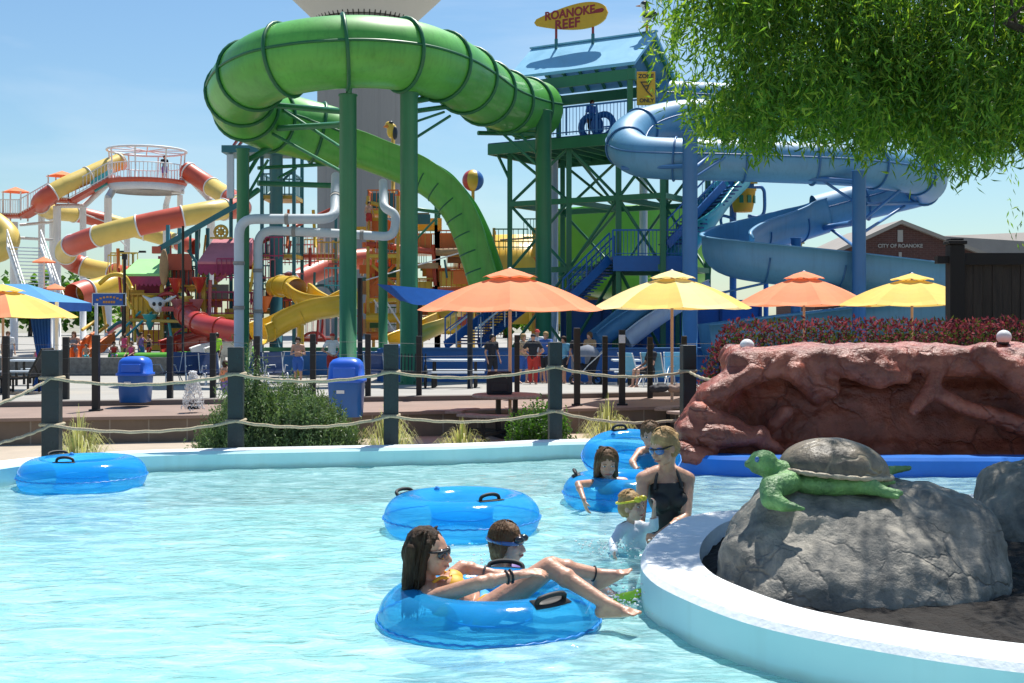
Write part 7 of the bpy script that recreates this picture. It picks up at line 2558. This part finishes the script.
# the wine red hedge on the rock wall
r = random.Random(8)
t = thing('hedge', 'wine red clipped hedge growing along the top of rock wall', 'hedge', P(850, 350, 14.2))
mb = MB()
xa, xb = P(700, 0, 14.1).x, 8.2
def htop(x):
    u = (x - xa)
    return 1.47 - .80 * max(0, 1 - u / .55) ** 2.4 + .04 * noise.noise(V((x * 2.5, 0, 4))) + .03 * noise.noise(V((x * 9, 0, 4)))
for k in range(23000):
    x = xa + (xb - xa) * r.random()
    top_ = htop(x)
    ang = r.uniform(-.25, PI + .1)
    rr = r.uniform(.72, 1.03)
    yh = .62 * min(1, .35 + (x - xa) * 1.1)
    p = V((x + r.gauss(0, .03), 14.2 - math.cos(ang) * yh * rr, 0))
    zz = -.4 + (top_ + .4) * (math.sin(max(ang, 0)) * rr if math.sin(ang) > 0 else 0) ** .38
    if r.random() < .35:
        zz = r.uniform(-.3, top_) * rr
        p.y = 14.2 - yh * r.uniform(.75, 1.0)
    p.z = zz
    if p.z < -.4:
        continue
    hi_ = p.z > top_ - .14
    mb.mi = r.choices((0, 1, 2), weights=(5, 4, 2.5) if hi_ else (3.6, 1.0, 4.4))[0]
    d = (V((0, -.3, .7 if hi_ else .2)) + rv(r) * .55).normalized()
    leaf(mb, p, d, rv(r), r.uniform(.034, .064) * (1.2 if hi_ else 1), r.uniform(.012, .019))
mb.build('foliage', [M['hedge_red'], M['hedge_pink'], M['hedge_green']], t)
mb = MB()
for k in range(60):
    x = r.uniform(xa + .2, xb)
    mb.tube([V((x, 14.2, -.62)), V((x + r.uniform(-.1, .1), 14.2 + r.uniform(-.15, .15), .2)), V((x + r.uniform(-.25, .25), 14.2 + r.uniform(-.4, .4), htop(x) - .15))], [.02, .014, .006], 5)
mb.build('stems', M['bark'], t)


# drops thrown up round the feet and the toddler
rd = random.Random(17)
mb = MB()
for px, py, Y, n, sp in ((628, 592, 6.25, 150, .17), (600, 598, 6.3, 70, .14), (612, 548, 7.6, 90, .12), (470, 552, 7.3, 60, .16), (640, 555, 7.8, 60, .12)):
    c = P(px, py, Y); c.z = .02
    for k in range(n):
        q = c + V((rd.gauss(0, sp), rd.gauss(0, sp), abs(rd.gauss(0, .035))))
        s_ = rd.uniform(.002, .006)
        mb.ell(q, (s_ * rd.uniform(1, 2), s_, s_ * rd.uniform(.7, 1.6)), n=6, m=4)
struct(mb.build('water_splash', M['globe'], org=(.6, 6.6, 0)), 'stuff')

# rosemary and the small shrub
def spriggy(name, lab, c, rad, n, lz, cat='bush', lw=.0035, ll=.034, up=1.0, mats_=('bush_a', 'bush_b')):
    t = thing(name, lab, cat, c)
    mb, st = MB(), MB()
    for k in range(n):
        a = r.uniform(0, 2 * PI); u = math.sqrt(r.random())
        base = V((c.x + math.cos(a) * rad[0] * u * .9, c.y + math.sin(a) * rad[1] * u * .9, c.z))
        edge = math.sqrt(max(0, 1 - u ** 2.6))
        zt = c.z + rad[2] * (edge * r.uniform(.84, 1.06)) * (1 + .18 * noise.noise(V((base.x * 3, base.y * 3, 1)))) + .05
        z0 = c.z + max(0, (zt - c.z) - lz) * (1 if r.random() < .72 else r.random())
        lean = V((math.cos(a), math.sin(a), 0)) * .30 * u + rv(r) * .07
        p0 = V((base.x, base.y, z0)) + V((math.cos(a) * rad[0] * .14, math.sin(a) * rad[1] * .14, 0)) * u
        ln = zt - z0
        if ln < .05:
            continue
        m_ = int(ln / .017)
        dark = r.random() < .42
        for i in range(m_):
            v = i / m_
            p = p0 + lean * ln * v + Z * ln * v
            dd = (rv(r) * .8 + Z * up * .8).normalized()
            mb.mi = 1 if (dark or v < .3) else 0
            leaf(mb, p, dd, rv(r), ll * r.uniform(.7, 1.2), lw * r.uniform(.8, 1.3))
    for k in range(40):
        a = r.uniform(0, 2 * PI); u = r.random()
        st.tube([V((c.x, c.y, c.z - .05)), V((c.x + math.cos(a) * rad[0] * .4 * u, c.y + math.sin(a) * rad[1] * .4 * u, c.z + rad[2] * .4)), V((c.x + math.cos(a) * rad[0] * .8 * u, c.y + math.sin(a) * rad[1] * .8 * u, c.z + rad[2] * .75 * math.sqrt(1 - u * u * .8)))], [.016, .01, .005], 5)
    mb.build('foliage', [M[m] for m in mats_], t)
    st.build('stems', M['bark'], t)
    return t


cb = P(280, 0, 13.5); cb.z = -.62
spriggy('rosemary_bush', 'wide spiky rosemary bush behind the second rope post', cb, (.86, .60, 1.30), 4200, .42, lw=.0065, ll=.05)
spriggy('rosemary_bush', 'tall rosemary shoot sticking up beside the second rope post', V((P(247, 0, 13.3).x, 13.3, -.55)), (.10, .10, 1.66), 60, .9, lw=.0065, ll=.05)
cb = P(540, 0, 16); cb.z = -.62
spriggy('shrub', 'small dark leafy shrub left of the fourth rope post', cb, (.38, .34, .92), 420, .5, 'shrub', .011, .042, .3, ('leaf_b', 'bush_b'))
cb = P(512, 0, 15.4); cb.z = -.62
spriggy('shrub', 'low dark creeping shrub at the foot of the picnic table', cb, (.36, .3, .42), 260, .3, 'shrub', .010, .04, .3, ('leaf_b', 'bush_b'))


def tuft(px, Y, h, w, n, lab):
    c = P(px, 0, Y); c.z = -.62
    t = thing('grass_tuft', lab, 'grass tuft', c, 'pale ornamental grass tufts')
    mb = MB()
    for k in range(n):
        a = r.uniform(0, 2 * PI)
        s = r.random() ** .8
        d = V((math.cos(a), math.sin(a), 0))
        hh = h * r.uniform(.55, 1.05) * (1 - .28 * s)
        p = [c + d * .08 * s, c + d * w * .42 * s + Z * hh * .55, c + d * w * .95 * s + Z * hh * .90, c + d * w * 1.30 * s + Z * hh * (1.0 - .30 * s)]
        sd = V((-d.y, d.x, 0)) * .0075
        vs = []
        for i, q in enumerate(p):
            k_ = (1, .9, .6, .1)[i]
            vs += [q - sd * k_, q + sd * k_]
        mb.mi = 0 if r.random() < .82 else 1
        mb.add(vs, [(0, 1, 3, 2), (2, 3, 5, 4), (4, 5, 7, 6)])
    mb.build('blades', [M['straw'], M['strawgreen']], t)
    MB().lathe([(.0, 0), (.10, 0), (.07, .06), (0, .09)], c, 12).build('crown_base', M['strawgreen'], t)


tuft(79, 13.0, 1.18, .36, 520, 'pale grass tuft beside the leftmost rope post')
tuft(388, 13.6, 1.25, .36, 560, 'pale grass tuft round the foot of the third rope post')
tuft(462, 14.6, .92, .40, 520, 'pale grass tuft below the picnic bench')
tuft(608, 14.9, 1.22, .38, 520, 'pale grass tuft right of the fourth rope post')
tuft(-20, 12.6, .8, .34, 300, 'pale grass tuft at the left edge behind pool wall')

# ------------------------------------------------------------------ sky, sun and camera
w = bpy.data.worlds.new('World')
bpy.context.scene.world = w
w.use_nodes = True
nt = w.node_tree
nt.nodes.clear()
N = lambda t_, **k: _n(nt, t_, k)
sun = V((.16, .40, .90)).normalized()
el = math.asin(sun.z); az = math.atan2(sun.x, sun.y)
sk = N('TexSky'); sk.sky_type = 'NISHITA'; sk.sun_disc = False; sk.sun_elevation = el; sk.sun_rotation = az
sk.altitude = 200; sk.air_density = 1.3; sk.dust_density = .35; sk.ozone_density = 1.6
tc = N('TexCoord')
mp = N('Mapping'); mp.inputs['Scale'].default_value = (1.2, 1.2, 5.5); mp.inputs['Location'].default_value = (.3, .1, .4)
nt.links.new(tc.outputs['Generated'], mp.inputs['Vector'])
nz = N('TexNoise', i_Scale=1.9, i_Detail=8.0, i_Roughness=.55, i_Distortion=.4); nt.links.new(mp.outputs[0], nz.inputs['Vector'])
mr = N('MapRange'); mr.inputs['From Min'].default_value = .49; mr.inputs['From Max'].default_value = .80; mr.inputs['To Max'].default_value = .42
nt.links.new(nz.outputs['Fac'], mr.inputs['Value'])
mx = N('MixRGB'); mx.inputs[2].default_value = (8.2, 9.0, 9.8, 1)
ti = N('MixRGB', blend_type='MULTIPLY'); ti.inputs[0].default_value = 1; ti.inputs[2].default_value = (.78, .97, 1.12, 1)
nt.links.new(sk.outputs[0], ti.inputs[1])
nt.links.new(mr.outputs[0], mx.inputs[0]); nt.links.new(ti.outputs[0], mx.inputs[1])
bg = N('Background', i_Strength=.074); nt.links.new(mx.outputs[0], bg.inputs[0])
ou = N('OutputWorld'); nt.links.new(bg.outputs[0], ou.inputs[0])
ld_ = bpy.data.lights.new('sun', 'SUN')
ld_.energy = 4.9; ld_.angle = math.radians(.53); ld_.color = (1, .955, .88)
lo_ = bpy.data.objects.new('sun', ld_); C.objects.link(lo_)
lo_.rotation_euler = sun.to_track_quat('Z', 'Y').to_euler()
lo_.location = (0, 0, 30)
cd = bpy.data.cameras.new('camera')
co = bpy.data.objects.new('camera', cd); C.objects.link(co)
co.location = (0, 0, CZ); co.rotation_euler = (PI / 2, 0, 0)
cd.sensor_fit = 'HORIZONTAL'; cd.sensor_width = 36; cd.lens = 36 * F / 1024
cd.shift_y = -(341.5 - HC) / 1024
cd.clip_start = .1; cd.clip_end = 5000
sc = bpy.context.scene
sc.camera = co
sc.view_settings.view_transform = 'Standard'
sc.view_settings.look = 'None'
sc.view_settings.exposure = .60
sc.view_settings.gamma = 1
sc.render.film_transparent = False
sc.cycles.use_denoising = True
sc.cycles.transparent_max_bounces = 16
sc.cycles.max_bounces = 8
sc.cycles.sample_clamp_indirect = 6
